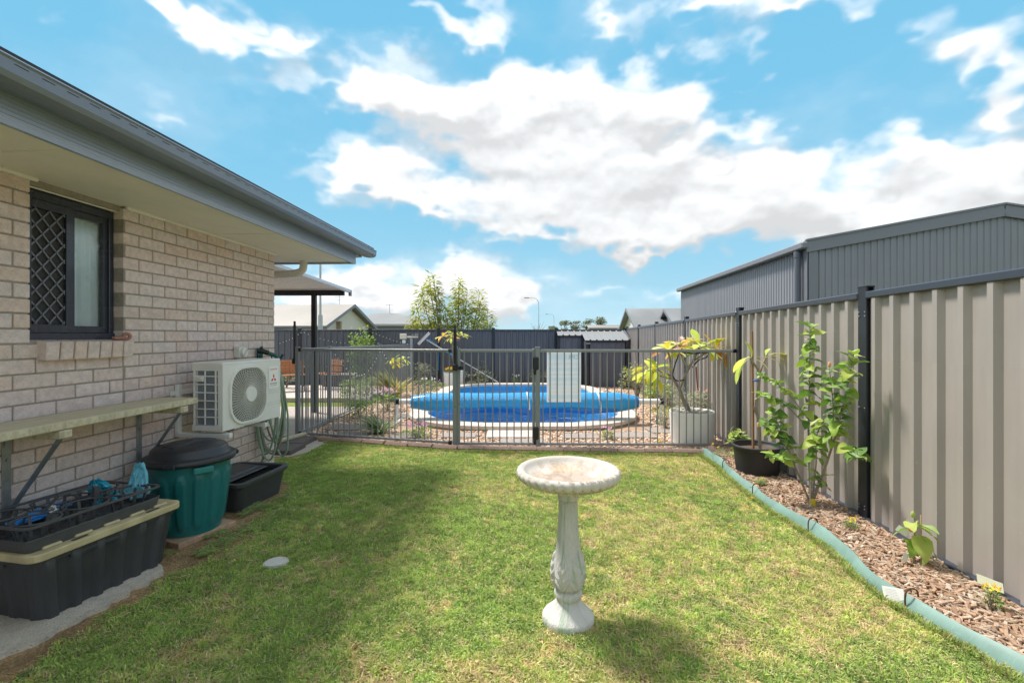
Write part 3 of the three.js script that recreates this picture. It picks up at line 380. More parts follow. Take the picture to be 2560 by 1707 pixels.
function fence(name, label, pts, foot, top, M1, side, postMat = M.post) {
  const o = thing(name, label, 'fence', V(pts[0][0], foot(pts[0]), -pts[0][1]));
  pts.forEach((p, i) => {
    const f = foot(p), t = top(p); const q = pts[Math.min(i + 1, pts.length - 1)], q0 = pts[Math.max(i - 1, 0)], ang = Math.atan2(q[0] - q0[0], q[1] - q0[1]);
    const g = merge([box(0.012, t - f + 0.05, 0.10, 0.026, 0, 0, 0.003), box(0.012, t - f + 0.05, 0.10, -0.026, 0, 0, 0.003), box(0.04, t - f + 0.048, 0.03, 0, 0, 0), box(0.068, 0.012, 0.105, 0, (t - f + 0.05) / 2 + 0.004, 0, 0.003)]); g.rotateY(-ang + Math.PI); g.translate(p[0], (t + f) / 2 + 0.01, -p[1]);
    wpart(o, 'post', g, postMat);
    if (p[1] < 9) { const sc = []; for (const hh of [0.12, 0.145, (t - f) * 0.5, t - f - 0.16, t - f - 0.19]) sc.push(new THREE.SphereGeometry(0.006, 8, 5).translate(p[0] - 0.034, f + hh, -p[1] + 0.03), new THREE.SphereGeometry(0.006, 8, 5).translate(p[0] - 0.034, f + hh, -p[1] - 0.03)); wpart(o, 'post_screws', merge(sc), M.galv); }
    if (i === pts.length - 1) return;
    const B = pts[i + 1], fb = foot(B), tb = top(B); const dx = B[0] - p[0], dz = B[1] - p[1], L2 = Math.hypot(dx, dz), ux = dx / L2 * 0.045, uz = dz / L2 * 0.045; const A2 = [p[0] + ux, p[1] + uz], B2 = [B[0] - ux, B[1] - uz];
    wpart(o, 'panel', ribWall(A2, B2, f + 0.03, fb + 0.03, t - f - 0.085, 0.19, 0.034, side), M1);
    wpart(o, 'top_rail', bar(V(A2[0], t - 0.03, -A2[1]), V(B2[0], tb - 0.03, -B2[1]), 0.082, 0.055, 0.008), M.railTop);
    wpart(o, 'bottom_rail', bar(V(A2[0], f + 0.035, -A2[1]), V(B2[0], fb + 0.035, -B2[1]), 0.082, 0.06, 0.006), M.railTop);
  });
  return o;
}
const side = [3.716 - 2 * 2.4, 3.716 - 2.4].map(() => 0);
const zs = [-1.30, 1.30, 3.707, 6.15, 8.536, 10.91, 13.0, 14.98];
fence('boundary_fence', 'long beige-grey ribbed steel fence with dark posts beside the mulch bed', zs.map((Z) => [fenceX(Z), Z]), (p) => gy(p[1]) + 0.0, (p) => gy(p[1]) + 1.80, M.panel, 1);
fence('boundary_fence', 'dark charcoal ribbed steel fence across the back behind the pool', [[-13.3, 15.02], [-11.1, 15.02], [-8.9, 15.02], [-6.68, 15.02], [-4.47, 15.02], [-2.31, 15.02], [-0.59, 15.02], [1.40, 15.02], [3.55, 15.04]], (p) => gy(15) + 0.0, (p) => gy(15) + 1.765, M.dark, -1);

// ---------------------------------------------------------------- neighbours: big shed beyond the right fence
{
  const ang = Math.atan(0.0767), a = 4.35, Z0 = 8.0, o = thing('metal_shed', 'large grey ribbed steel shed with gable roof beyond the right fence', 'shed', V(a + 0.0767 * Z0, gy(Z0) - 0.1, -Z0), -ang);
  // local: +x along the gable, -z away; base at 0
  const W = 6.05, Ln = 7.7, E = 1.424 + 1.545 - o.position.y, Rg = E + W / 2 * 0.177;
  const ribs = (len, h, pitch, dep) => { const pos = [], pr = []; for (let u = 0; u < len; u += pitch) for (const [p, q] of [[0, 0], [0.62, 0], [0.74, 1], [0.88, 1]]) if (u + p * pitch < len) pr.push([u + p * pitch, q * dep]); pr.push([len, 0]); for (let i = 0; i < pr.length - 1; i++) { const [u0, w0] = pr[i], [u1, w1] = pr[i + 1], h0 = h(u0), h1 = h(u1); pos.push(u0, 0, w0, u1, 0, w1, u1, h1, w1, u0, 0, w0, u1, h1, w1, u0, h0, w0); } const g = new THREE.BufferGeometry(); g.setAttribute('position', new THREE.Float32BufferAttribute(pos, 3)); g.computeVertexNormals(); return boxUV(g); };
  part(o, 'gable_wall', ribs(W, (u) => E + Math.min(u, W - u) * 0.177 - 0.02, 0.103, 0.016), M.shed);
  const sw = ribs(Ln, () => E - 0.03, 0.103, 0.016); sw.rotateY(Math.PI / 2); part(o, 'side_wall', sw, M.shed);
  const sw2 = ribs(Ln, () => E - 0.03, 0.5, 0.016); sw2.rotateY(Math.PI / 2); part(o, 'side_wall', sw2, M.shed, V(W, 0, 0));
  part(o, 'back_wall', box(W, E, 0.02, W / 2, E / 2, -Ln + 0.02), M.shed);
  const sl = Math.atan(0.177), hw = (W / 2 + 0.06) / Math.cos(sl);
  for (const s of [-1, 1]) { const g = box(hw, 0.03, Ln + 0.1, 0, 0, 0); g.rotateZ(-s * sl); g.translate(W / 2 + s * (W / 2 + 0.06) / 2, (E + Rg) / 2 + 0.035, -Ln / 2); part(o, 'roof_sheet', g, M.shed);
    const b = box(hw, 0.20, 0.03, 0, 0, 0, 0.004); b.rotateZ(-s * sl); b.translate(W / 2 + s * (W / 2 + 0.06) / 2, (E + Rg) / 2 - 0.045, 0.045); part(o, 'barge_flashing', b, M.shedTrim);
    const c = box(hw, 0.035, 0.05, 0, 0, 0, 0.004); c.rotateZ(-s * sl); c.translate(W / 2 + s * (W / 2 + 0.06) / 2, (E + Rg) / 2 + 0.06, 0.055); part(o, 'barge_cap', c, M.shedTrim); }
  part(o, 'corner_flashing', merge([box(0.13, E - 0.1, 0.012, 0.065, E / 2 - 0.05, 0.026), box(0.012, E - 0.1, 0.13, -0.022, E / 2 - 0.05, -0.04)]), M.shedTrim);
  part(o, 'gutter', merge([box(0.11, 0.115, Ln + 0.12, -0.085, E - 0.03, -Ln / 2 + 0.03, 0.02)]), M.shedTrim);
  part(o, 'downpipe', merge([cyl(0.05, 0.05, E - 0.1, 16, -0.085, E / 2 - 0.1, -0.16), cyl(0.06, 0.06, 0.1, 16, -0.085, E - 0.15, -0.16)]), mat(0.12, 0.13, 0.16, 0.4));
}
// houses far behind the fences
function gableHouse(name, label, near, far, len, eave, apex, side, roofC, wallC, group) {   // gable end from near to far corner (X, Z); ridge runs off to one side
  const o = thing(name, label, 'house', V(near[0], gy(15) - 0.03, -near[1]), 0, group), y0 = o.position.y;
  const d = [far[0] - near[0], far[1] - near[1]], L2 = Math.hypot(...d), u = [d[0] / L2, d[1] / L2], r = [u[1] * side, -u[0] * side];
  const pt = (a, b, y) => V(near[0] + u[0] * a + r[0] * b, y, -(near[1] + u[1] * a + r[1] * b)); const tri = (l) => { const p = []; for (const q of l) p.push(q.x, q.y, q.z); const g = new THREE.BufferGeometry(); g.setAttribute('position', new THREE.Float32BufferAttribute(p, 3)); g.computeVertexNormals(); return boxUV(g, 0.4); };
  const qd = (a, b, c, e) => [a, b, c, a, c, e]; const oh = 0.5, sl = (apex - eave) / (L2 / 2), dy = oh * sl;
  const wl = [pt(0, 0, y0), pt(L2, 0, y0), pt(L2, len, y0), pt(0, len, y0)], wt = [pt(0, 0, eave), pt(L2, 0, eave), pt(L2, len, eave), pt(0, len, eave)];
  const A = pt(L2 / 2, 0, apex - 0.05);
  wpart(o, 'wall', tri([...qd(wl[0], wl[3], wt[3], wt[0]), ...qd(wl[1], wl[2], wt[2], wt[1]), ...qd(wl[3], wl[2], wt[2], wt[3])]), wallC);
  wpart(o, 'gable', tri([...qd(wl[0], wl[1], wt[1], wt[0]), wt[0], wt[1], A]), mat(0.70, 0.68, 0.60, 0.8));
  const R0 = pt(L2 / 2, -oh, apex + 0.05), R1 = pt(L2 / 2, len, apex + 0.05), e0 = pt(-oh, -oh, eave - dy), e1 = pt(-oh, len, eave - dy), f0 = pt(L2 + oh, -oh, eave - dy), f1 = pt(L2 + oh, len, eave - dy); const up = V(0, 0.12, 0);
  const roof = wpart(o, 'roof', tri([...qd(e0, e1, R1, R0), ...qd(f0, f1, R1, R0), ...qd(e0.clone().add(up), e1.clone().add(up), R1.clone().add(up), R0.clone().add(up)), ...qd(f0.clone().add(up), f1.clone().add(up), R1.clone().add(up), R0.clone().add(up))]), roofC);
  wpart(o, 'bargeboard', merge([bar(R0.clone().add(V(0, 0.02, 0)), e0.clone().add(V(0, 0.02, 0)), 0.06, 0.24), bar(R0.clone().add(V(0, 0.03, 0)), f0.clone().add(V(0, 0.03, 0)), 0.06, 0.24)]), M.shedTrim);
  wpart(o, 'gutter', bar(e0.clone().add(V(0, 0.03, 0)), e1.clone().add(V(0, 0.03, 0)), 0.14, 0.13), M.shedTrim);
  return { o, pt, eave };
}
const roofCream = mat(0.40, 0.37, 0.33, 0.6, { map: rep(mottle, 0.1) }), roofGrey = mat(0.33, 0.345, 0.35, 0.6, { map: rep(mottle, 0.1) }), farBrick = mat(0.46, 0.36, 0.27, 0.9, { map: rep(speckle, 0.3) });
{
  const h = gableHouse('house', 'cream-roofed brick house with gable end beyond the back fence on the left', [-13.5, 34], [-12.65, 42.4], 11, 1.424 + 0.80, 1.424 + 2.38, -1, roofCream, farBrick, null);
  for (const [b, w] of [[3.4, 0.9], [5.0, 1.5], [7.4, 1.4]]) { const win = wpart(h.o, 'window', bar(h.pt(-0.03, b - w / 2, h.eave - 0.75), h.pt(-0.03, b + w / 2, h.eave - 0.75), 0.05, 0.9), M.frame); wpart(win, 'pane', bar(h.pt(-0.07, b - w / 2 + 0.08, h.eave - 0.75), h.pt(-0.07, b + w / 2 - 0.08, h.eave - 0.75), 0.03, 0.74), mat(0.10, 0.12, 0.13, 0.1)); }
  wpart(h.o, 'downpipe', merge([rod(h.pt(-0.4, 0.35, h.eave - 0.2), h.pt(-0.08, 0.6, h.eave - 0.5), 0.06), rod(h.pt(-0.08, 0.6, h.eave - 0.5), h.pt(-0.08, 0.6, 0), 0.06)]), mat(0.60, 0.45, 0.33, 0.6));
  wpart(h.o, 'brick_pier', merge([box(0.5, 2.9, 0.3, -13.22, 1.1, -36.2), box(0.4, 2.6, 0.3, -13.5, 1.0, -34.2)]), farBrick);
  wpart(h.o, 'antenna', merge([rod(V(-15.2, 3.2, -42), V(-15.2, 5.0, -42), 0.02), rod(V(-15.6, 4.9, -42), V(-14.8, 4.9, -42), 0.015), rod(V(-15.4, 4.6, -42), V(-15.0, 4.6, -42), 0.015)]), M.galv);
}
gableHouse('house', 'pale-roofed house with small gable beyond the right back corner, partly behind the shed', [12.75, 36], [13.75, 44], 9, 1.424 + 0.72, 1.424 + 2.12, 1, roofGrey, mat(0.6, 0.56, 0.48, 0.8), null);
gableHouse('house', 'pale-roofed house with gable end rising behind the fence corner, left of the shed', [10.75, 40], [11.75, 50], 9, 1.424 + 0.80, 1.424 + 2.45, 1, roofGrey, mat(0.6, 0.56, 0.48, 0.8), null);
gableHouse('house', 'distant low house with pale roof above the little roof in the fence corner', [12.4, 56], [13.6, 66], 3.4, 1.424 + 0.9, 1.424 + 1.28, -1, roofCream, mat(0.6, 0.56, 0.48, 0.8), null);
{
  const o = thing('house', 'house with grey hip roof between the cream house and the leafy tree', 'house', V(-12.2, gy(15), -52)), y0 = gy(15);
  const e = 1.424 + 1.22, a = 1.424 + 2.55, x0 = -19, x1 = -6.6, z0 = -48, z1 = -58; const c = [[x0, e, z0], [x1, e, z0], [x1, e, z1], [x0, e, z1], [-15.2, a, -53], [-12.6, a, -53]]; const f = [[0, 1, 5], [0, 5, 4], [1, 2, 5], [2, 3, 4], [2, 4, 5], [3, 0, 4]]; const p = []; for (const t of f) for (const i of t) p.push(...c[i]); const g = new THREE.BufferGeometry(); g.setAttribute('position', new THREE.Float32BufferAttribute(p, 3)); g.computeVertexNormals();
  wpart(o, 'roof', boxUV(g, 0.3), roofGrey); wpart(o, 'fascia', merge([box(12.4, 0.2, 0.06, -12.8, e - 0.08, z0 + 0.02), box(0.06, 0.2, 10, x1, e - 0.08, -53)]), mat(0.5, 0.48, 0.45, 0.7));
  wpart(o, 'wall', box(11.4, e - y0 - 0.05, 9, -12.8, (e + y0) / 2, -53), mat(0.32, 0.35, 0.40, 0.8)); wpart(o, 'downpipe', box(0.25, e - y0 - 0.2, 0.2, -7.9, (e + y0) / 2 - 0.1, -48.3), mat(0.5, 0.52, 0.55, 0.6));
  wpart(o, 'antenna', merge([rod(V(-13.6, 3.9, -53), V(-13.6, 5.0, -53), 0.025), rod(V(-14, 4.9, -53), V(-13.2, 4.9, -53), 0.02)]), M.galv);
}
{
  const y0 = gy(15) - 0.04;
  const o = thing('street_pole', 'tall pale pole rising behind the back fence beside the patio post', 'pole', V(-10.45, y0, -26)); part(o, 'shaft', merge([cyl(0.055, 0.06, 3.4, 12, 0, 4.4, 0), cyl(0.12, 0.125, 2.75, 14, 0, 1.37, 0)]), mat(0.5, 0.52, 0.54, 0.5, { metalness: 0.3 })); part(o, 'arm', tube([V(0, 6.0, 0), V(-0.2, 6.3, 0), V(-1.2, 6.4, 0)], 0.035), M.galv);
  const lamp = (x, Z, h, label) => { const t = thing('street_lamp', label, 'street lamp', V(x, y0, -Z), 0, 'street lamps beyond the back fence'); part(t, 'pole', taper([V(0, 0, 0), V(0, h - 1, 0), V(-0.03, h - 0.5, 0), V(-0.35, h - 0.08, 0), V(-0.9, h, 0), V(-1.3, h + 0.02, 0)], 0.06, 0.03, 24, 8), mat(0.55, 0.57, 0.58, 0.5)); part(t, 'lamp_head', box(0.62, 0.1, 0.24, -1.5, h + 0.02, 0, 0.03), M.galv); };
  lamp(3.35, 60, 6.4, 'nearer street lamp with curved arm in the middle of the sky gap'); lamp(8.8, 100, 6.2, 'smaller far street lamp right of the curved-arm lamp');
}

// ---------------------------------------------------------------- the pool
const YP = gy(7.34);
{
  const pairs = []; const n = POOL.length;
  for (let i = 0; i < n; i++) { const j = (i + 1) % n, d = Math.hypot(POOL[j][0] - POOL[i][0], POOL[j][1] - POOL[i][1]), k = Math.max(1, Math.round(d / 0.1)); for (let q = 0; q < k; q++) pairs.push([0, 1].map((c) => lerp(POOL[i][c], POOL[j][c], q / k)).concat([0, 1].map((c) => lerp(POOL_OUT[i][c], POOL_OUT[j][c], q / k)))); }
  let total = 0; const acc = [0]; for (let i = 0; i < pairs.length; i++) { const a = pairs[i], b = pairs[(i + 1) % pairs.length]; total += Math.hypot(b[2] - a[2], b[3] - a[3]); acc.push(total); }
  const at = (s) => { s = ((s % total) + total) % total; let i = 0; while (acc[i + 1] < s) i++; const t = (s - acc[i]) / (acc[i + 1] - acc[i]), a = pairs[i], b = pairs[(i + 1) % pairs.length]; return a.map((v, k) => lerp(v, b[k], t)); };
  const pool = thing('swimming_pool', 'blue swimming pool with pale stone coping behind the grey pool fence', 'pool', V(0.2, YP, -10.75));
  const N = 46, top = YP + 0.10, bot = YP + 0.045;
  for (let k = 0; k < N; k++) { const s0 = total * k / N + 0.003, s1 = total * (k + 1) / N - 0.003, m = 4, pos = []; const rows = []; for (let i = 0; i <= m; i++) rows.push(at(lerp(s0, s1, i / m)));
    const dh = rr(-0.0015, 0.0015), pt = (r, o, y) => [r[o], y + dh, -r[o + 1]], q = (a, b, c, d) => pos.push(...a, ...b, ...c, ...a, ...c, ...d);
    for (let i = 0; i < m; i++) { const a = rows[i], b = rows[i + 1]; q(pt(a, 0, top), pt(b, 0, top), pt(b, 2, top), pt(a, 2, top)); q(pt(a, 2, top), pt(b, 2, top), pt(b, 2, bot), pt(a, 2, bot)); q(pt(a, 0, bot), pt(b, 0, bot), pt(b, 0, top), pt(a, 0, top)); }
    for (const r of [rows[0], rows[m]]) q(pt(r, 0, top), pt(r, 2, top), pt(r, 2, bot), pt(r, 0, bot));
    const g = new THREE.BufferGeometry(); g.setAttribute('position', new THREE.Float32BufferAttribute(pos, 3)); g.computeVertexNormals(); wpart(pool, 'coping_stone', boxUV(g, 1, k * 0.3), M.coping); }
  const strip = (f0, f1, y0, y1) => { const pos = []; for (let i = 0; i < pairs.length; i++) { const a = pairs[i], b = pairs[(i + 1) % pairs.length]; const e = (p, f) => [lerp(p[0], p[2], f), lerp(p[1], p[3], f)]; const [ax, az] = e(a, f0), [bx, bz] = e(b, f0), [cx, cz] = e(b, f1), [dx, dz] = e(a, f1); pos.push(ax, y0, -az, bx, y0, -bz, cx, y1, -cz, ax, y0, -az, cx, y1, -cz, dx, y1, -dz); } const g = new THREE.BufferGeometry(); g.setAttribute('position', new THREE.Float32BufferAttribute(pos, 3)); g.computeVertexNormals(); return boxUV(g); };
  wpart(pool, 'bond_beam', merge([strip(0.94, 0.94, YP - 0.3, bot + 0.002), strip(0.5, 0.94, bot + 0.002, bot + 0.002)]), mat(0.34, 0.29, 0.25, 0.95));
  const shellM = mat(0.07, 0.48, 0.92, 0.35, { map: rep(mottle, 0.6) });
  const floor = sheet(POOL.map(([x, z]) => [x, z]), YP - 1.25, null, true);
  wpart(pool, 'shell', merge([strip(0.02, 0.02, YP - 1.25, bot + 0.01), floor]), shellM);
  // steps moulded into the two front corners
  wpart(pool, 'step', merge([slab(roundRect(-1.52, -0.55, 7.70, 8.75, 0.45), -0.9, -0.34), slab(roundRect(-1.52, -0.85, 7.70, 8.4, 0.3), -0.5, -0.16)]), mat(0.05, 0.32, 0.76, 0.4));
  wpart(pool, 'water', (() => { const g = new THREE.ShapeGeometry(poly(POOL.map(([x, z]) => [lerp(0.2, x, 0.998), lerp(10.76, z, 0.998)]))); const p = g.attributes.position; for (let i = 0; i < p.count; i++) { const X = p.getX(i), Z = p.getY(i); p.setXYZ(i, X, YP - 0.035, -Z); g.attributes.uv.setXY(i, X, Z); } g.computeVertexNormals(); return g; })(), mat(0.80, 0.95, 1.0, 0.015, { transmission: 1, thickness: 0, ior: 1.33, bumpMap: rep(bumpSoft, 0.5), bumpScale: 0.02 }));
  solo('step_slab', slab(roundRect(-0.37, 0.37, 6.80, 7.33, 0.015, 2), 0.0, 0.045), M.coping, 'pale stone step lying in front of the pool behind the gate', 'step');
  solo('step_base', slab(roundRect(-0.33, 0.33, 6.87, 7.32, 0.01, 2), -0.05, 0.0), mat(0.34, 0.29, 0.25, 0.95), 'brown base under the pale stone step', 'step');
}
// cover reel: tube on stands, and the blue bubble cover rolled on it
{
  const y = 0.325, Z = 8.05, ax = (x, dy = 0, dz = 0) => V(x, y + dy, -(Z + dz));
  const reel = thing('cover_reel', 'white tube reel on stands across the front of the pool', 'reel', P(-1.93, Z));
  wpart(reel, 'tube', rod(ax(-1.9), ax(2.5), 0.045, 18), M.pvc);
  for (const s of [-1.93, 2.52]) { wpart(reel, 'stand', merge([rod(V(s, y - 0.02, -Z), V(s - 0.02, gy(Z) + 0.05, -Z + 0.05), 0.026, 12), rod(V(s, gy(Z) + 0.04, -Z + 0.28), V(s, gy(Z) + 0.04, -Z - 0.28), 0.022, 10)]), M.pvc); wpart(reel, 'elbow', merge([box(0.085, 0.10, 0.075, s, y + 0.0, -Z, 0.015), rod(V(s - 0.16, y + 0.02, -Z), V(s, y + 0.02, -Z), 0.014)]), M.black); }
  for (const dz of [-0.17, 0.22]) { const w = new THREE.TorusGeometry(0.085, 0.012, 8, 28); w.rotateY(Math.PI / 2 - 0.4); w.translate(2.42, gy(7.7) + 0.10, -(7.72 + dz)); const hub = new THREE.CylinderGeometry(0.075, 0.075, 0.012, 24); hub.rotateZ(Math.PI / 2); hub.rotateY(-0.4); hub.translate(2.42, gy(7.7) + 0.10, -(7.72 + dz)); const wheel = wpart(reel, 'wheel', w, M.black); wpart(wheel, 'hub', hub, mat(0.42, 0.48, 0.46, 0.4)); }
  const bub = tex([128, 128], (u, v) => { const hex = (a, b) => { let d = 9; for (const [ox, oy] of [[0, 0], [1, 0], [0, 1], [1, 1], [0.5, 0.5]]) d = Math.min(d, Math.hypot((a - ox), (b - oy) * 0.9)); return d; }; const k = 255 * (1 - sstep(0.16, 0.36, hex((u * 4) % 1, (v * 4) % 1))); return [k, k, k]; }, false);
  bub.repeat.set(11, 11);
  const cov = thing('pool_cover', 'blue bubble pool cover rolled up on the white reel', 'pool cover', V(0.2, y - 0.16, -Z));
  const prof = []; const rad = (x) => { const e = Math.min(x + 1.69, 2.12 - x); return e < 0.0 ? 0.06 : 0.105 + 0.052 * Math.min(1, Math.floor(e / 0.06) * 0.2 + 0.12); };
  for (let x = -1.69; x <= 2.1201; x += 0.03) prof.push([x, rad(x) * (1 + 0.02 * Math.sin(x * 5))]);
  const pos = [], uv = [], idx = [], S = 48; for (const [x, r] of prof) for (let j = 0; j <= S; j++) { const t = j / S * Math.PI * 2, q = r * (1 + 0.03 * Math.sin(t * 2 + x) + 0.05 * Math.max(0, -Math.cos(t)) * (0.5 + 0.5 * Math.sin(x * 2.3 + 1))); pos.push(x, y + q * Math.cos(t) - 0.012, -Z + q * Math.sin(t)); uv.push(x, t * 0.16); }
  for (let i = 0; i < prof.length - 1; i++) for (let j = 0; j < S; j++) { const a = i * (S + 1) + j, b = a + S + 1; idx.push(a, b, a + 1, b, b + 1, a + 1); }
  const g = new THREE.BufferGeometry(); g.setAttribute('position', new THREE.Float32BufferAttribute(pos, 3)); g.setAttribute('uv', new THREE.Float32BufferAttribute(uv, 2)); g.setIndex(idx); g.computeVertexNormals();
  const blue = mat(0.02, 0.42, 0.92, 0.35, { bumpMap: bub, bumpScale: 0.006, clearcoat: 0.3 }); wpart(cov, 'roll', g, blue);
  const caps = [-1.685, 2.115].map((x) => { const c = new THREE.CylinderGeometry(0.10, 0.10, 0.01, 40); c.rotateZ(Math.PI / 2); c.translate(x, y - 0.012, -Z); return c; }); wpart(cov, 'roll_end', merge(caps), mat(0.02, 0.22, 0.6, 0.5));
  // loose tail of the sheet hanging to the water, and the tie straps
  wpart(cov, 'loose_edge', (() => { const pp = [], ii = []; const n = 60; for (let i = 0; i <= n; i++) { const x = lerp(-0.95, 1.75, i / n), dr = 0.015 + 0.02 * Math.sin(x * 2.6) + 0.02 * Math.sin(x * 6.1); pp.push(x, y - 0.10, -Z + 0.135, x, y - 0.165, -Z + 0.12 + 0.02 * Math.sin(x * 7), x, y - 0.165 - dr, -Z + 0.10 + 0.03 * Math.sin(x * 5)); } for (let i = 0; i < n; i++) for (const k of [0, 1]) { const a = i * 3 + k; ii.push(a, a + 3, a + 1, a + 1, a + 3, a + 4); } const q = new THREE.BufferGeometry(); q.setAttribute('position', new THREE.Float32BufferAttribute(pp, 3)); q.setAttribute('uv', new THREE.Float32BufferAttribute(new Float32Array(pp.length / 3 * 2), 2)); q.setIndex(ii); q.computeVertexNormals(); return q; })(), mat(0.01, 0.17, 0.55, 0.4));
  for (const x of [-0.98, 0.24, 1.42]) { const s = []; for (let i = 0; i <= 12; i++) { const t = -0.5 + i / 12 * 2.6; s.push(V(x + 0.004 * i, y - 0.012 + 0.168 * Math.cos(t), -Z + 0.168 * Math.sin(t))); } s.push(V(x + 0.05, y - 0.22, -Z + 0.1)); wpart(cov, 'strap', (() => { const c = new THREE.CatmullRomCurve3(s).getPoints(30), pp = [], ii = []; c.forEach((p) => pp.push(p.x - 0.016, p.y, p.z, p.x + 0.016, p.y, p.z)); for (let i = 0; i < 30; i++) { const a = i * 2; ii.push(a, a + 1, a + 2, a + 1, a + 3, a + 2); } const q = new THREE.BufferGeometry(); q.setAttribute('position', new THREE.Float32BufferAttribute(pp, 3)); q.setIndex(ii); q.computeVertexNormals(); return clean(q); })(), M.pvc); }
}

// ---------------------------------------------------------------- pool fence
const balGeo = (h) => { const g = new THREE.CylinderGeometry(0.0082, 0.0082, h, 8); return g; };
const balCache = {};
function poolPanel(o, A, B, n, skip = 0, rails = 0.034) {        // rails and upright bars between two posts (X, Z)
  const yb = 0.065, yt = 1.285, a = P(A[0], A[1]), b = P(B[0], B[1]);
  wpart(o, 'top_rail', bar(P(A[0], A[1], yt), P(B[0], B[1], yt), rails, 0.038, 0.005), M.poolFence);
  wpart(o, 'bottom_rail', bar(P(A[0], A[1], yb), P(B[0], B[1], yb), rails, 0.032, 0.005), M.poolFence);
  const g = balCache.g ??= balGeo(yt - yb - 0.03);
  for (let i = 0; i < n; i++) { const t = (i + 0.5 + skip) / (n + 2 * skip); const p = P(lerp(A[0], B[0], t), lerp(A[1], B[1], t), (yt + yb) / 2); part(o, 'upright_bar', g, M.poolFence, p.sub(o.position)); }
}
function poolPost(o, X, Z, h = 1.315, d = 0.05, name = 'post') { wpart(o, name, merge([box(d, h + 0.05, d, X, gy(Z) + h / 2 - 0.025, -Z, 0.004), box(d + 0.006, 0.012, d + 0.006, X, gy(Z) + h + 0.005, -Z, 0.003)]), M.poolFence); }
function clamp(o, X, Z, h, dx = 0.05) { wpart(o, 'bracket', box(dx, 0.05, 0.045, X, gy(Z) + h, -Z, 0.008), M.black); }
const PF = 'tubular grey pool fence panels';
{
  const l = thing('pool_fence', 'grey tubular pool fence left of the gate, reaching to the house path', 'fence', P(-3.15, 7.0), 0, PF);
  poolPanel(l, [-3.12, 6.99], [-0.79, 6.33], 27); poolPost(l, -3.15, 7.0); poolPost(l, -0.75, 6.30, 1.33, 0.06);
  for (const h of [0.065, 1.285]) { clamp(l, -3.10, 6.985, h); clamp(l, -0.82, 6.335, h); }
  const side = thing('pool_fence', 'grey tubular pool fence running back from the left corner past the patio', 'fence', P(-3.15, 8.2), 0, PF);
  poolPanel(side, [-3.15, 7.04], [-3.14, 8.16], 12); poolPanel(side, [-3.14, 8.24], [-3.12, 11.26], 34); poolPanel(side, [-3.12, 11.34], [-3.10, 14.82], 39);
  for (const [x, z] of [[-3.14, 8.2], [-3.12, 11.3], [-3.10, 14.86]]) poolPost(side, x, z);
  const r = thing('pool_fence', 'grey tubular pool fence right of the gate, ending at the steel fence', 'fence', P(0.337, 6.26), 0, PF);
  poolPanel(r, [0.36, 6.26], [2.88, 6.20], 27); poolPost(r, 0.337, 6.26, 1.325, 0.06);
  clamp(r, 2.89, 6.20, 1.285); clamp(r, 2.89, 6.20, 0.065);
  const gate = thing('pool_gate', 'grey tubular pool gate with black latch and hinges in front of the pool', 'gate', P(-0.2, 6.28));
  poolPanel(gate, [-0.70, 6.29], [0.285, 6.265], 10, 0.25, 0.034);
  for (const x of [-0.70, 0.285]) wpart(gate, 'stile', box(0.036, 1.27, 0.036, x, gy(6.28) + 0.68, -6.28 + 0.0, 0.004), M.poolFence);
  for (const h of [0.19, 1.10]) wpart(gate, 'hinge', merge([box(0.075, 0.17, 0.05, 0.312, gy(6.27) + h + 0.02, -6.24, 0.014), box(0.035, 0.22, 0.03, 0.30, gy(6.27) + h - 0.02, -6.235, 0.01)]), M.black);
  const latch = (o, X, Z, y0, y1) => { const t = wpart(o, 'latch_tube', merge([cyl(0.021, 0.021, y1 - y0, 14, X, (y0 + y1) / 2, -Z), cyl(0.012, 0.02, 0.05, 12, X, y1 + 0.02, -Z), cyl(0.016, 0.016, 0.03, 12, X, y1 + 0.05, -Z)]), M.black); wpart(t, 'latch_body', merge([box(0.07, 0.085, 0.055, X, y0 + 0.02, -Z, 0.012)]), M.black); };
  latch(gate, -0.745, 6.245, 1.0, 1.50); wpart(gate, 'latch_keeper', merge([cyl(0.028, 0.028, 0.05, 16, -0.665, 1.01, -6.245), box(0.05, 0.04, 0.05, -0.70, 1.01, -6.245, 0.01)]), M.black);
  latch(l, -3.20, 7.02, 1.04, 1.58);
}
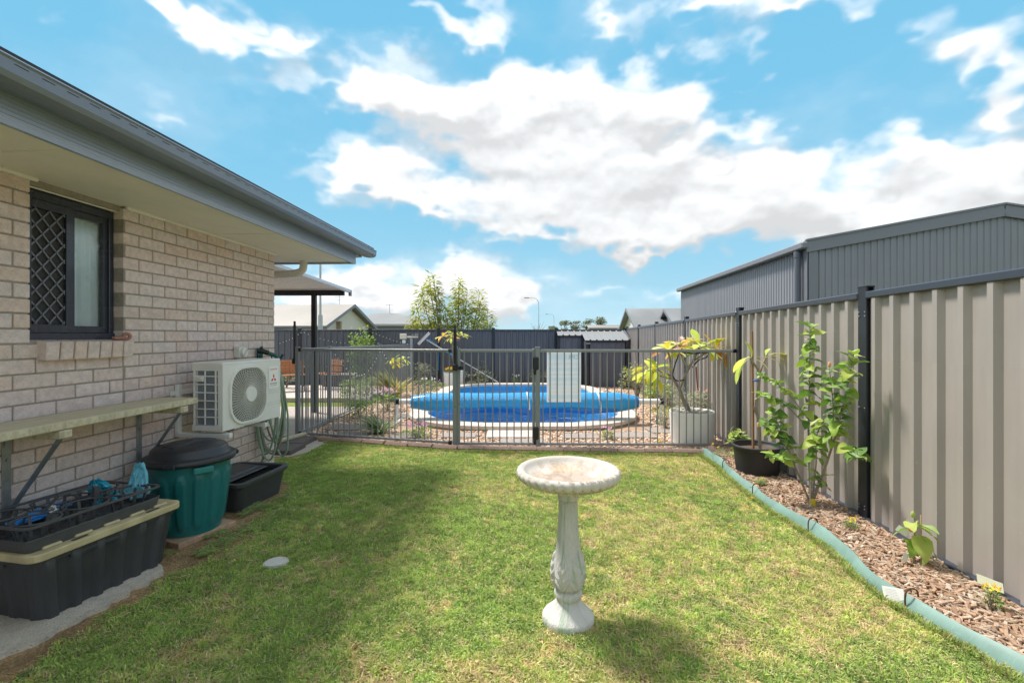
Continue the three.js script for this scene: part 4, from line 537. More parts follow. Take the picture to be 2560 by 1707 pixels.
{ // the resuscitation notice, seen from behind
  const c = document.createElement('canvas'); c.width = 256; c.height = 384; const x = c.getContext('2d'); x.fillStyle = '#eef1f2'; x.fillRect(0, 0, 256, 384);
  x.fillStyle = '#dcebf2'; for (const [y, h] of [[14, 46], [84, 14], [120, 26], [168, 12], [196, 28], [246, 10], [330, 30]]) x.fillRect(8, y, 240, h);
  x.save(); x.translate(256, 0); x.scale(-1, 1); x.fillStyle = '#b6cfdc'; x.font = 'bold 44px sans-serif'; x.fillText('CPR', 14, 54); x.restore();
  x.fillStyle = '#dfe8ea'; for (let i = 0; i < 26; i++) x.fillRect(20 + (i % 3) * 78, 70 + Math.floor(i / 3) * 34, 52, 4);
  const t = new THREE.CanvasTexture(c); t.colorSpace = THREE.SRGBColorSpace;
  const s = thing('safety_sign', 'white pool safety sign fixed behind the bars right of the gate', 'sign', P(0.685, 6.29, 0.95)); const g = new THREE.PlaneGeometry(0.445, 0.655); part(s, 'print', g, mat(1, 1, 1, 1, { map: t, transmission: 0.7, thickness: 0 }), V(0, -0.01, 0.0045)); part(s, 'board', box(0.45, 0.66, 0.005, 0, -0.01, 0), mat(0.97, 0.97, 0.97, 1, { transmission: 0.75, thickness: 0 }));
  for (const [a, b] of [[-0.2, 0.3], [0.2, 0.3], [-0.2, -0.31], [0.2, -0.31]]) part(s, 'rivet', (() => { const q = new THREE.CylinderGeometry(0.007, 0.007, 0.004, 10); q.rotateX(Math.PI / 2); return q; })(), mat(0.35, 0.36, 0.28, 0.4), V(a, b, 0.007));
}
// ---------------------------------------------------------------- little lean-to shed in the back corner
{
  const o = thing('pump_shed', 'small dark steel lean-to shed in the corner of the back fence', 'shed', P(2.7, 14.6)); const y0 = gy(14.6);
  const rs = (x0, x1, Z, h) => { const g = ribWall([x0, Z], [x1, Z], y0 + 0.03, y0 + 0.03, h, 0.19, 0.02, -1); return g; };
  wpart(o, 'front_panel', rs(2.32, 3.36, 14.18, 1.33), M.dark); wpart(o, 'front_panel', rs(1.46, 2.12, 14.62, 1.48), M.dark);
  wpart(o, 'door_frame', merge([box(0.09, 1.42, 0.06, 2.24, y0 + 0.71, -14.17, 0.004), box(0.10, 1.42, 0.06, 3.43, y0 + 0.71, -14.17, 0.004), box(1.28, 0.07, 0.06, 2.83, y0 + 1.40, -14.165, 0.004), box(1.2, 0.03, 0.05, 2.84, y0 + 0.02, -14.16)]), M.post);
  wpart(o, 'corner_post', merge([box(0.08, 1.54, 0.05, 1.43, y0 + 0.77, -14.6, 0.004), box(0.08, 1.54, 0.05, 2.14, y0 + 0.77, -14.6, 0.004), box(0.76, 0.06, 0.05, 1.79, y0 + 1.53, -14.6, 0.004)]), M.post);
  wpart(o, 'side_panel', box(0.02, 1.4, 0.45, 2.2, y0 + 0.7, -14.4), M.dark);
  wpart(o, 'bolt', rod(V(2.2, y0 + 1.33, -14.12), V(2.32, y0 + 1.33, -14.12), 0.012), M.alu); wpart(o, 'lock', box(0.07, 0.12, 0.03, 3.43, y0 + 0.85, -14.125, 0.01), M.black);
  const yb = 1.424 + 0.155, yf = 1.424 - 0.12, zb = 14.96, zf = 14.10, slope = (Z) => lerp(yb, yf, (zb - Z) / (zb - zf));
  const pos = [], q = (a, b, c, d) => pos.push(...a, ...b, ...c, ...a, ...c, ...d); let k = 0;
  for (let x = 1.40; x < 3.46; x += 0.19) { const Zf = x < 2.15 ? 14.55 : zf, w = Math.min(0.19, 3.47 - x); const pr = [[0, 0], [0.13, 0], [0.145, 0.028], [0.175, 0.028], [0.19, 0]]; for (let i = 0; i < 4; i++) { const [a, ha] = pr[i], [b, hb] = pr[i + 1]; if (a >= w) continue; q([x + a, slope(Zf) + ha, -Zf], [x + b, slope(Zf) + hb, -Zf], [x + b, slope(zb) + hb, -zb], [x + a, slope(zb) + ha, -zb]); } }
  const g = new THREE.BufferGeometry(); g.setAttribute('position', new THREE.Float32BufferAttribute(pos, 3)); g.computeVertexNormals(); wpart(o, 'roof_sheet', boxUV(g), mat(0.30, 0.30, 0.30, 0.4, { metalness: 0.15 }));
  wpart(o, 'flashing', bar(V(3.48, slope(zf) + 0.02, -zf), V(3.52, slope(zb) + 0.02, -zb), 0.05, 0.05, 0.006), M.dark);
}
// edging bricks along the front of the gravel
{
  const o = thing('garden_border', 'low row of brown concrete edging bricks below the pool fence', 'edging', P(-0.2, 6.1)); let X = -2.70;
  while (X < 2.36) { const w = 0.335, a = [X, borderZ(X)], b = [X + w, borderZ(X + w)], ang = Math.atan2(b[1] - a[1], b[0] - a[0]); const g = new THREE.ExtrudeGeometry(poly([[-0.055, -0.03], [0.055, -0.03], [0.055, 0.045], [0.03, 0.068], [-0.03, 0.068], [-0.055, 0.045]]), { depth: w - 0.012, bevelEnabled: true, bevelSize: 0.004, bevelThickness: 0.004, bevelSegments: 1 }); g.translate(0, 0, -(w - 0.012) / 2); g.rotateY(Math.PI / 2 + ang); part(o, 'edging_brick', boxUV(g, 1, X), M.edging, P((a[0] + b[0]) / 2, (a[1] + b[1]) / 2, rr(-0.006, 0.003)).sub(o.position)); X += w; }
}
// stepping stones in the gravel, and pavers at the house corner
{
  const st = [[-2.62, 7.62, 0.55, 0.5, 'stepping stone beside the left pool fence'], [-1.9, 8.75, 0.5, 0.5, 'stepping stone beside the reel stand at the left'], [-1.55, 6.95, 0.42, 0.4, 'stepping stone between the grassy clump and the pink flowers'], [-0.78, 6.98, 0.5, 0.34, 'stepping stone behind the gate latch'], [0.15, 6.56, 0.62, 0.3, 'stepping stone just inside the gate'], [1.0, 6.92, 0.5, 0.34, 'stepping stone below the safety sign'], [1.78, 7.0, 0.62, 0.4, 'stepping stone right of the lone pink flower'], [2.35, 7.35, 0.5, 0.4, 'stepping stone beside the reel wheels'], [-2.35, 7.03, 0.5, 0.36, 'stepping stone in front of the grassy clump']];
  for (const [x, z, w, d, l] of st) { const g = slab(roundRect(x - w / 2, x + w / 2, z - d / 2, z + d / 2, 0.02, 2), -0.02, 0.042); solo('stepping_stone', g, x < -1.2 ? mat(0.25, 0.225, 0.21, 0.9, { map: rep(speckle, 1.2) }) : M.stepStone, 'grey square ' + l, 'stepping stone', 'stepping stones in the gravel'); }
  const pv = [[-3.08, 6.55, 0.62, 0.44, 'dark brown paver nearer the pool fence post at the house path'], [-3.02, 6.08, 0.60, 0.44, 'dark brown paver nearer the hose at the house path']];
  for (const [x, z, w, d, l] of pv) solo('paver', slab(roundRect(x - w / 2, x + w / 2, z - d / 2, z + d / 2, 0.01, 2), 0.01, 0.065), M.paver, l, 'paver', 'pavers at the house corner');
  solo('concrete_lip', slab([[-3.35, 5.78], [-2.74, 5.78], [-2.52, 6.1], [-2.5, 6.5], [-2.62, 6.82], [-3.35, 6.85]], -0.05, 0.012), M.concrete, 'rough pale concrete edge beside the dark pavers', 'concrete');
  solo('timber_offcut', bar(P(-3.12, 6.33, 0.082), P(-2.98, 6.86, 0.082), 0.09, 0.03, 0.003), M.woodPale, 'pale timber offcut lying on the dark pavers', 'timber');
}

// ---------------------------------------------------------------- things along the house wall
function perim(w, d, r, step = 0.012) { const c = roundRect(-w / 2, w / 2, -d / 2, d / 2, r, 6), o = []; for (let i = 0; i < c.length; i++) { const a = c[i], b = c[(i + 1) % c.length], L2 = Math.hypot(b[0] - a[0], b[1] - a[1]), k = Math.max(1, Math.round(L2 / step)); for (let j = 0; j < k; j++) o.push([lerp(a[0], b[0], j / k), lerp(a[1], b[1], j / k)]); } return o; }
function tub(w, d, h, sc, r, wall, rib = () => 0) {              // open tapered tub, base at y = 0
  const pr = perim(w, d, r), n = pr.length, pos = [], uv = [], idx = []; const nr = pr.map((p, i) => { const a = pr[(i + n - 1) % n], b = pr[(i + 1) % n]; const t = [b[0] - a[0], b[1] - a[1]], l = Math.hypot(...t); return [t[1] / l, -t[0] / l]; });
  const layers = []; for (let i = 0; i <= 8; i++) layers.push([i / 8, 0]); layers.push([1, wall], [0.03, wall]);
  let len = 0; layers.forEach(([t, ins]) => { const s = lerp(sc, 1, t); len = 0; for (let i = 0; i <= n; i++) { const k = i % n, p = pr[k], q = pr[(k + 1) % n]; const o = ins ? -ins : rib(p[0], p[1], t); pos.push(p[0] * s + nr[k][0] * o, t * h, p[1] * s + nr[k][1] * o); uv.push(len, t * h); len += Math.hypot(q[0] - p[0], q[1] - p[1]); } });
  for (let L2 = 0; L2 < layers.length - 1; L2++) for (let i = 0; i < n; i++) { const a = L2 * (n + 1) + i, b = a + n + 1; idx.push(a, a + 1, b, a + 1, b + 1, b); }
  const g = new THREE.BufferGeometry(); g.setAttribute('position', new THREE.Float32BufferAttribute(pos, 3)); g.setAttribute('uv', new THREE.Float32BufferAttribute(uv, 2)); g.setIndex(idx); g.computeVertexNormals();
  const f = new THREE.ExtrudeGeometry(poly(perim(w * sc - 0.004, d * sc - 0.004, r * sc)), { depth: 0.012, bevelEnabled: false }); f.rotateX(-Math.PI / 2); return merge([g, f]); }
function ring(w, d, r, wIn, dIn, rIn, h, bev = 0.004) { const s = poly(roundRect(-w / 2, w / 2, -d / 2, d / 2, r, 6), roundRect(-wIn / 2, wIn / 2, -dIn / 2, dIn / 2, rIn, 6)); const g = new THREE.ExtrudeGeometry(s, { depth: h, bevelEnabled: true, bevelSize: bev, bevelThickness: bev, bevelSegments: 2 }); g.rotateX(-Math.PI / 2); return g; }
function crumple(sx, sy, sz, seed, amp = 0.35) { const g = new THREE.IcosahedronGeometry(1, 12); const m = mergeVertices((g.deleteAttribute('normal'), g.deleteAttribute('uv'), g)); const p = m.attributes.position; for (let i = 0; i < p.count; i++) { const x = p.getX(i), y = p.getY(i), z = p.getZ(i); const k = 1 + amp * (Math.abs(vn3(x * 2.2 + seed, y * 2.2 + 7, z * 2.2 + 3) - 0.5) * 2 - 0.4) + amp * 0.6 * (Math.abs(vn3(x * 5 + seed, y * 5 + 1, z * 5 + 9) - 0.5) * 2 - 0.4); p.setXYZ(i, x * k * sx, y * k * sy, z * k * sz); } const q = toCreasedNormals(m, 0.5); return clean(q); }

function bag(w, h, seed, lean = 0.3) {                           // a limp crumpled plastic sheet, pinched to a point
  const n = 16, pos = [], idx = [], uv = []; for (let j = 0; j <= n; j++) for (let i = 0; i <= n; i++) { const u = i / n - 0.5, v = j / n; const wd = w * (1 - 0.72 * v * v) * (0.75 + 0.4 * vn2(v * 4 + seed, 3)); const f = 0.30 * w * (Math.abs(vn2(u * 7 + seed, v * 3 + 5) - 0.5) * 2 - 0.4) + 0.12 * w * (vn2(u * 17 + seed, v * 13) - 0.5); pos.push(u * wd + lean * v * w * 0.4, v * h * (1 - 0.25 * u * u * 4 * (1 - v)), f + 0.15 * w * Math.cos(u * 3) * (1 - v)); uv.push(u, v); }
  for (let j = 0; j < n; j++) for (let i = 0; i < n; i++) { const a = j * (n + 1) + i, b = a + n + 1; idx.push(a, a + 1, b, a + 1, b + 1, b); } const g = new THREE.BufferGeometry(); g.setAttribute('position', new THREE.Float32BufferAttribute(pos, 3)); g.setAttribute('uv', new THREE.Float32BufferAttribute(uv, 2)); g.setIndex(idx); g.computeVertexNormals(); return clean(toCreasedNormals(g, 0.5)); }
// concrete pad with a ragged edge
solo('concrete_pad', (() => { const e = []; for (let i = 0; i <= 26; i++) { const t = i / 26, Z = lerp(1.4, 2.98, t); e.push([-2.40 + 0.36 * t + 0.075 * (vn2(i * 1.7, 3) - 0.5) - (t > 0.93 ? (t - 0.93) * 2.2 : 0), Z]); } return slab([[-2.80, 1.4], ...e, [-2.72, 3.05]], -0.03, 0.045); })(), M.concrete, 'rough-edged pale concrete pad under the black storage tub', 'concrete');
// big black storage tub with cream lid
const TUB_TURN = -0.21, TUB_AT = P(-2.455, 2.71, 0.045);
{
  const o = thing('storage_tub', 'large black storage tub with cream rim standing on the concrete pad', 'tub', TUB_AT, TUB_TURN);
  const rib = (x, z, t) => { if (t > 0.93) return 0; if (Math.abs(x) > 0.2) { const u = ((z + 0.36) / 0.12) % 1; return (u > 0.5 && u < 0.92) ? 0.022 : 0; } const u = ((x + 0.24) / 0.16) % 1; return u > 0.62 ? 0.008 : 0; };
  part(o, 'body', tub(0.50, 0.75, 0.325, 0.88, 0.045, 0.006, rib), M.blackTub);
  part(o, 'rim_band', ring(0.515, 0.765, 0.05, 0.45, 0.70, 0.03, 0.02, 0.002), M.blackTub, V(0, 0.292, 0));
  const lid = part(o, 'lid', ring(0.545, 0.80, 0.05, 0.43, 0.69, 0.02, 0.026, 0.006), M.cream, V(0, 0.322, 0));
  part(lid, 'lid_well', merge([box(0.432, 0.008, 0.692, 0, -0.004, 0), box(0.008, 0.03, 0.69, 0.216, 0.011, 0), box(0.008, 0.03, 0.69, -0.216, 0.011, 0)]), M.cream);
  for (let i = 0; i < 5; i++) for (const s of [-1, 1]) part(lid, 'lid_lug', box(0.05, 0.016, 0.085, s * 0.212, 0.038, -0.29 + i * 0.145, 0.006), M.cream);
  for (const z of [-0.22, 0.18]) part(lid, 'lid_slot', box(0.014, 0.004, 0.075, 0.25, 0.033, z), M.black);
  for (const [x, z] of [[0, 0.37], [0, -0.37], [0.24, 0.1]]) part(o, 'clip_bar', box(x ? 0.03 : 0.13, 0.02, x ? 0.26 : 0.03, x * 1.04, 0.283, z * 1.01, 0.004), M.blackTub);
  // seedling tray lying on the lid: a shallow tray with six open pot cups
  const t = thing('seedling_tray', 'black plastic seedling tray with six open cups on the storage tub', 'tray', P(-2.465, 2.66, 0.045 + 0.358), TUB_TURN);
  const w = 0.46, d = 0.70, H = 0.115; part(t, 'base', merge([tub(w, d, 0.06, 0.96, 0.03, 0.004), box(w * 0.95, 0.004, d * 0.95, 0, 0.006, 0)]), M.tray);
  part(t, 'top_rim', ring(w + 0.01, d + 0.01, 0.05, w - 0.016, d - 0.016, 0.04, 0.007, 0.002), M.tray, V(0, H, 0));
  const cx = [-0.112, 0.112], cz = [-0.232, 0, 0.232], rc = 0.096;
  for (const x of cx) for (const z of cz) { const a = new THREE.TorusGeometry(rc, 0.0055, 6, 40); a.rotateX(Math.PI / 2); const cup = part(t, 'cup', a, M.tray, V(x, H + 0.004, z)); const sl = []; for (let i = 0; i < 8; i++) { const q = i / 8 * Math.PI * 2 + 0.3; sl.push(bar(V(rc * Math.cos(q), 0, rc * Math.sin(q)), V(0.07 * Math.cos(q), -H + 0.01, 0.07 * Math.sin(q)), 0.014, 0.004)); } part(cup, 'cup_slats', merge(sl), M.tray); const b = new THREE.CylinderGeometry(0.074, 0.074, 0.006, 28); part(cup, 'cup_base', b, M.tray, V(0, -H + 0.008, 0)); const cr = new THREE.TorusGeometry(0.04, 0.004, 5, 24); cr.rotateX(Math.PI / 2); part(cup, 'cup_ring', cr, mat(0.05, 0.05, 0.055, 0.6), V(0, -H + 0.013, 0)); }
  const ties = []; for (const x of cx) { ties.push(box(0.010, 0.008, 0.05, x, H + 0.003, 0.116), box(0.010, 0.008, 0.05, x, H + 0.003, -0.116), box(0.010, 0.008, 0.03, x, H + 0.003, 0.336), box(0.010, 0.008, 0.03, x, H + 0.003, -0.336)); } for (const z of cz) ties.push(box(0.04, 0.008, 0.010, 0, H + 0.003, z), box(0.03, 0.008, 0.010, 0.218, H + 0.003, z), box(0.03, 0.008, 0.010, -0.218, H + 0.003, z));
  for (const s of [[0.112, 0.116], [-0.112, -0.116], [0.112, -0.116], [-0.112, 0.116]]) ties.push(bar(V(s[0] * 0.35, H + 0.004, s[1] + 0.05), V(-s[0] * 0.35, H + 0.004, s[1] - 0.05), 0.01, 0.008));
  part(t, 'lattice', merge(ties), M.tray);
  part(t, 'handle', merge([bar(V(0, H, -0.17), V(0, H + 0.055, -0.12), 0.02, 0.006), bar(V(0, H + 0.055, -0.12), V(0, H + 0.055, 0.06), 0.022, 0.006), bar(V(0, H + 0.055, 0.06), V(0, H, 0.12), 0.02, 0.006), box(0.02, 0.07, 0.03, 0.02, H + 0.02, -0.12)]), M.tray);
  // what lies in the tray
  const put = (x, y, z) => V(x, y, z).applyAxisAngle(V(0, 1, 0), TUB_TURN).add(t.position);
  solo('plastic_bag', bag(0.15, 0.22, 4), mat(0.22, 0.66, 0.82, 1, { transmission: 0.4, thickness: 0, clearcoat: 0.8, clearcoatRoughness: 0.2 }), 'pale blue plastic bag standing crumpled at the far end of the tray', 'plastic bag', null, put(0.06, 0.04, -0.33), [0.1, 0.3, -0.05]);
  solo('plastic_bag', bag(0.17, 0.15, 9, -0.6), mat(0.02, 0.30, 0.42, 0.2, { clearcoat: 0.5 }), 'dark teal shiny plastic bag in the back far cup of the tray', 'plastic bag', null, put(-0.07, 0.03, -0.25), [0, 0.5, 0.1]);
  solo('plastic_bag', crumple(0.06, 0.02, 0.18, 14, 0.5), mat(0.05, 0.32, 0.80, 0.3), 'bright blue folded plastic lying inside the back of the tray', 'plastic bag', null, put(-0.12, 0.07, 0.06), [0, 0.1, 0]);
  solo('foil_wrap', crumple(0.022, 0.065, 0.02, 21), mat(0.75, 0.75, 0.76, 0.22, { metalness: 0.9 }), 'crumpled silver foil twist standing in the tray', 'foil', null, put(0.07, 0.10, 0.13), [0.3, 0, -0.3]);
  solo('soil_crumbs', (() => { const l = []; for (let i = 0; i < 90; i++) l.push((() => { const b = box(rr(0.006, 0.02), 0.004, rr(0.004, 0.012)); b.rotateY(rr(0, 6)); b.translate(rr(-0.2, 0.2), 0.012 + rr(0, 0.006), rr(-0.3, 0.3)); return b; })()); return merge(l); })(), M.soil, 'dry soil crumbs and bark scraps in the bottom of the tray', 'soil', null, t.position.clone(), [0, TUB_TURN, 0]).userData.kind = 'stuff';
}
// green ribbed bin with black lid, on a board
{
  const at = P(-2.355, 3.49, 0.058); solo('board', box(0.26, 0.042, 0.44, 0, 0, 0, 0.004), M.woodPink, 'pink-brown timber board under the green bin', 'board', null, P(-2.29, 3.46, 0.035), [0, -0.35, 0]);
  const o = thing('garbage_bin', 'dark green ribbed plastic bin with domed black lid beside the wall', 'bin', at, 0.35);
  const pos = [], uv = [], idx = [], nA = 168, nH = 30, H = 0.52, N = 14;
  for (let j = 0; j <= nH; j++) for (let i = 0; i <= nA; i++) { const t = j / nH, a = i / nA * Math.PI * 2, u = (i / nA * N) % 1; const r = lerp(0.195, 0.262, Math.pow(t, 0.9)); const vy = t * H; const dx = Math.abs(u - 0.5) / 0.27; const dy = Math.abs(vy - 0.235) / 0.185; const inside = Math.pow(dx, 4) + Math.pow(dy, 8); const b = 0.013 * (1 - sstep(0.8, 1.25, inside)); const q = r + b + (t > 0.97 ? 0.006 : 0); pos.push(q * Math.cos(a), vy, q * Math.sin(a)); uv.push(i / nA * 1.5, vy); }
  for (let j = 0; j < nH; j++) for (let i = 0; i < nA; i++) { const a = j * (nA + 1) + i, b = a + nA + 1; idx.push(a, b, a + 1, b, b + 1, a + 1); }
  const g = new THREE.BufferGeometry(); g.setAttribute('position', new THREE.Float32BufferAttribute(pos, 3)); g.setAttribute('uv', new THREE.Float32BufferAttribute(uv, 2)); g.setIndex(idx); g.computeVertexNormals();
  part(o, 'body', merge([g, cyl(0.196, 0.196, 0.01, 48, 0, 0.005, 0)]), M.bin);
  const lid = new THREE.LatheGeometry([[0.262, 0.50], [0.290, 0.498], [0.292, 0.512], [0.291, 0.53], [0.282, 0.537], [0.262, 0.54], [0.246, 0.548], [0.238, 0.585], [0.222, 0.60], [0.16, 0.618], [0.08, 0.628], [0, 0.630]].map(([x, y]) => new THREE.Vector2(x, y)), 64);
  const ld = part(o, 'lid', lid, M.binLid);
  part(ld, 'lid_grip', (() => { const s = new THREE.Shape(); s.moveTo(-0.19, 0); s.quadraticCurveTo(0, 0.105, 0.19, 0); s.lineTo(0.16, 0); s.quadraticCurveTo(0, 0.028, -0.16, 0); const e = new THREE.ExtrudeGeometry(poly([[-0.2, 0], [-0.16, 0.022], [-0.08, 0.036], [0.08, 0.036], [0.16, 0.022], [0.2, 0]]), { depth: 0.10, bevelEnabled: true, bevelSize: 0.006, bevelThickness: 0.006, bevelSegments: 2 }); e.translate(0, 0.592, -0.05); e.rotateY(0.9); return e; })(), M.binLid);
  part(ld, 'lid_tab', merge([0, 1, 2].map((i) => { const b = box(0.04, 0.03, 0.07, 0.288, 0.512, 0, 0.006); b.rotateY(i * 2.1 + 0.35); return b; })), M.binLid);
  part(o, 'handle', (() => { const b = box(0.03, 0.045, 0.125, 0.275, 0.465, 0, 0.008); b.rotateY(-1.05); return b; })(), mat(0.02, 0.20, 0.20, 0.4)); part(o, 'handle', (() => { const b = box(0.03, 0.045, 0.125, 0.275, 0.465, 0, 0.008); b.rotateY(2.09); return b; })(), mat(0.02, 0.20, 0.20, 0.4));
}
// low black tub of water with its lid pushed aside
{
  const o = thing('water_tub', 'low black plastic tub holding water beside the hanging hose', 'tub', P(-2.40, 4.20, 0.012), -0.13);
  part(o, 'body', tub(0.50, 0.64, 0.235, 0.86, 0.06, 0.006), M.blackTub);
  part(o, 'rim', ring(0.535, 0.675, 0.07, 0.47, 0.61, 0.05, 0.022, 0.006), M.blackTub, V(0, 0.222, 0));
  part(o, 'water', box(0.47, 0.004, 0.61, 0, 0.20, 0), mat(0.03, 0.03, 0.025, 0.02));
  const lid = part(o, 'lid', merge([box(0.30, 0.012, 0.56, -0.09, 0.232, -0.01, 0.005), box(0.20, 0.02, 0.46, -0.10, 0.236, -0.01, 0.008)]), M.blackTub); lid.rotation.z = -0.05;
  part(o, 'handle', box(0.11, 0.03, 0.05, -0.08, 0.20, 0.325, 0.008), mat(0.42, 0.05, 0.06, 0.5));
}
// timber shelf on steel brackets
{
  const o = thing('timber_shelf', 'weathered timber plank shelf on galvanised brackets under the window', 'shelf', V(wallX(2.9), 0.3, -2.9), -0.0511);
  // local: x out from the wall, -z away
  for (const [x, t] of [[0.105, 0], [0.265, 1]]) part(o, 'plank', box(0.155, 0.044, 2.0, x, 0.64 + t * 0.001, 0.28, 0.005), M.woodPale);
  for (const z of [-0.57, 0.30]) { part(o, 'batten', box(0.345, 0.045, 0.07, 0.18, 0.594, z, 0.006), M.woodPale); const b = part(o, 'bracket', merge([box(0.006, 0.46, 0.045, 0.005, 0.34, z, 0.001), box(0.004, 0.04, 0.03, 0.012, 0.55, z)]), M.galv); part(b, 'brace', bar(V(0.01, 0.15, z), V(0.315, 0.572, z), 0.036, 0.005), M.galv); part(b, 'bolt', merge([0.16, 0.45].map((y) => { const c = new THREE.CylinderGeometry(0.008, 0.008, 0.01, 8); c.rotateZ(Math.PI / 2); c.translate(0.012, y, z); return c; })), M.galv); }
}
// air conditioner on its wall bracket
{
  const H = 0.54, W = 0.73, D = 0.265, y0 = 0.675, o = thing('air_conditioner', 'white outdoor air conditioner unit with round fan grille on the brick wall', 'air conditioner', V(-2.275, y0, -3.745), -0.14);
  // local: near front corner at x = 0, z = 0; depth towards -x, width towards -z
  part(o, 'casing', (() => { const a = new RoundedBoxGeometry(D - 0.02, H, W - 0.03, 3, 0.012); a.translate(-D / 2 - 0.01, H / 2, -W / 2 - 0.012); return a; })(), M.acWhite);
  part(o, 'top_panel', box(D + 0.006, 0.03, W + 0.006, -D / 2, H - 0.012, -W / 2, 0.008), M.acWhite);
  // front panel with a rounded opening
  const sh2 = poly([[0.004, 0.0], [W - 0.004, 0.0], [W - 0.004, H - 0.03], [0.004, H - 0.03]], roundRect(0.075, 0.515, 0.03, 0.485, 0.16, 10)); const fg = new THREE.ExtrudeGeometry(sh2, { depth: 0.014, bevelEnabled: true, bevelSize: 0.004, bevelThickness: 0.004, bevelSegments: 2 }); fg.rotateY(Math.PI / 2); fg.translate(-0.014, 0.003, 0); part(o, 'front_panel', boxUV(fg), M.acWhite);
  const corner = part(o, 'corner_post', box(0.05, H - 0.02, 0.05, -0.026, H / 2 - 0.01, -0.024, 0.014), M.acWhite);
  const cx = -0.295, cy = 0.262; const grille = []; 
  const inR = (y, z) => { const a = Math.max(0, Math.abs(z - cx) - 0.06), b = Math.max(0, Math.abs(y - cy) - 0.068); return Math.hypot(a, b) < 0.16; };
  for (let k = 0; k < 15; k++) { const r = 0.075 + k * 0.0135, pts = [], n = 72; let run = []; for (let i = 0; i <= n; i++) { const t = i / n * Math.PI * 2, y = cy + r * Math.sin(t), z = cx + r * Math.cos(t); const bul = 0.016 * Math.cos(Math.min(1, r / 0.3) * 1.4); if (inR(y, z)) run.push(V(0.006 + bul, y, z)); else { if (run.length > 2) grille.push(new THREE.TubeGeometry(new THREE.CatmullRomCurve3(run), run.length * 1, 0.0021, 4)); run = []; } } if (run.length > 2) grille.push(new THREE.TubeGeometry(new THREE.CatmullRomCurve3(run), run.length, 0.0021, 4)); }
  for (let i = 0; i < 56; i++) { const t = i / 56 * Math.PI * 2, run = []; for (let k = 0; k <= 14; k++) { const r = 0.06 + k * 0.0155, tt = t + (r - 0.06) * 1.1, y = cy + r * Math.sin(tt), z = cx + r * Math.cos(tt); if (inR(y, z)) run.push(V(0.009 + 0.016 * Math.cos(Math.min(1, r / 0.3) * 1.4), y, z)); } if (run.length > 2) grille.push(new THREE.TubeGeometry(new THREE.CatmullRomCurve3(run), run.length, 0.0022, 4)); }
  const gr = part(o, 'fan_grille', merge(grille), mat(0.76, 0.75, 0.69, 0.45)); const rim = new THREE.ExtrudeGeometry(poly(roundRect(0.065, 0.525, 0.02, 0.495, 0.17, 10), roundRect(0.08, 0.51, 0.035, 0.48, 0.155, 10)), { depth: 0.016, bevelEnabled: true, bevelSize: 0.003, bevelThickness: 0.003, bevelSegments: 2 }); rim.rotateY(Math.PI / 2); rim.translate(0.002, 0.003, 0); part(gr, 'grille_rim', rim, M.acWhite);
  part(gr, 'hub', (() => { const c = new THREE.CylinderGeometry(0.062, 0.066, 0.014, 32); c.rotateZ(-Math.PI / 2); c.translate(0.03, cy, cx); return c; })(), M.acWhite);
  part(o, 'fan_blade', merge([0, 1, 2].map((i) => { const b = box(0.006, 0.10, 0.16, 0, 0, 0.10); b.rotateZ(0.5); b.rotateX(i * 2.09 + 0.4); b.translate(-0.028, cy, cx); return b; })), mat(0.16, 0.15, 0.14, 0.5)); part(o, 'fan_well', box(0.004, 0.47, 0.46, -0.0175, cy, cx), mat(0.10, 0.09, 0.08, 0.8));
  // side with the coil behind a grid of bars
  part(o, 'coil', box(D - 0.09, H - 0.10, 0.006, -D / 2 - 0.01, H / 2, -0.022), mat(0.27, 0.31, 0.38, 0.6, { map: rep(speckle, 4), metalness: 0.1 }));
  const bars = []; for (let i = 0; i <= 7; i++) bars.push(box(D - 0.05, 0.010, 0.012, -D / 2 - 0.02, 0.045 + i * 0.0645, -0.006, 0.003)); for (const x of [-0.062, -0.155, -0.25]) bars.push(box(x === -0.155 ? 0.010 : 0.014, H - 0.09, 0.013, x, H / 2 - 0.005, -0.006, 0.003)); bars.push(box(D - 0.002, 0.05, 0.014, -D / 2 - 0.002, 0.025, -0.007, 0.003), box(D - 0.002, 0.05, 0.014, -D / 2 - 0.002, H - 0.04, -0.007, 0.003));
  part(o, 'side_grille', merge(bars), M.acWhite); part(o, 'side_handle', merge([box(0.085, 0.05, 0.018, -0.205, 0.415, 0.0, 0.006), box(0.05, 0.012, 0.01, -0.20, 0.42, 0.012)]), M.acWhite);
  part(o, 'panel_line', merge([0.235, 0.255, 0.275, 0.15, 0.13].map((y) => box(0.003, 0.0025, 0.19, 0.0048, y, -0.625))), mat(0.6, 0.6, 0.57, 0.6)); 
  // label
  const c = document.createElement('canvas'); c.width = 256; c.height = 384; const x = c.getContext('2d'); x.fillStyle = '#f0f0ec'; x.fillRect(0, 0, 256, 384); x.fillStyle = '#d23a44'; x.font = 'bold 40px sans-serif'; x.textAlign = 'center'; x.fillText('INVERTER', 128, 66); const dm = (px, py, a) => { x.save(); x.translate(px, py); x.rotate(a); x.beginPath(); x.moveTo(0, 0); x.lineTo(24, -42); x.lineTo(0, -84); x.lineTo(-24, -42); x.closePath(); x.fill(); x.restore(); }; dm(128, 214, 0); dm(128, 214, Math.PI * 2 / 3); dm(128, 214, -Math.PI * 2 / 3);
  x.fillStyle = '#2b2f3a'; x.font = 'bold 34px sans-serif'; x.fillText('MITSUBISHI', 128, 312); x.font = 'bold 19px sans-serif'; x.fillText('HEAVY INDUSTRIES', 128, 340);
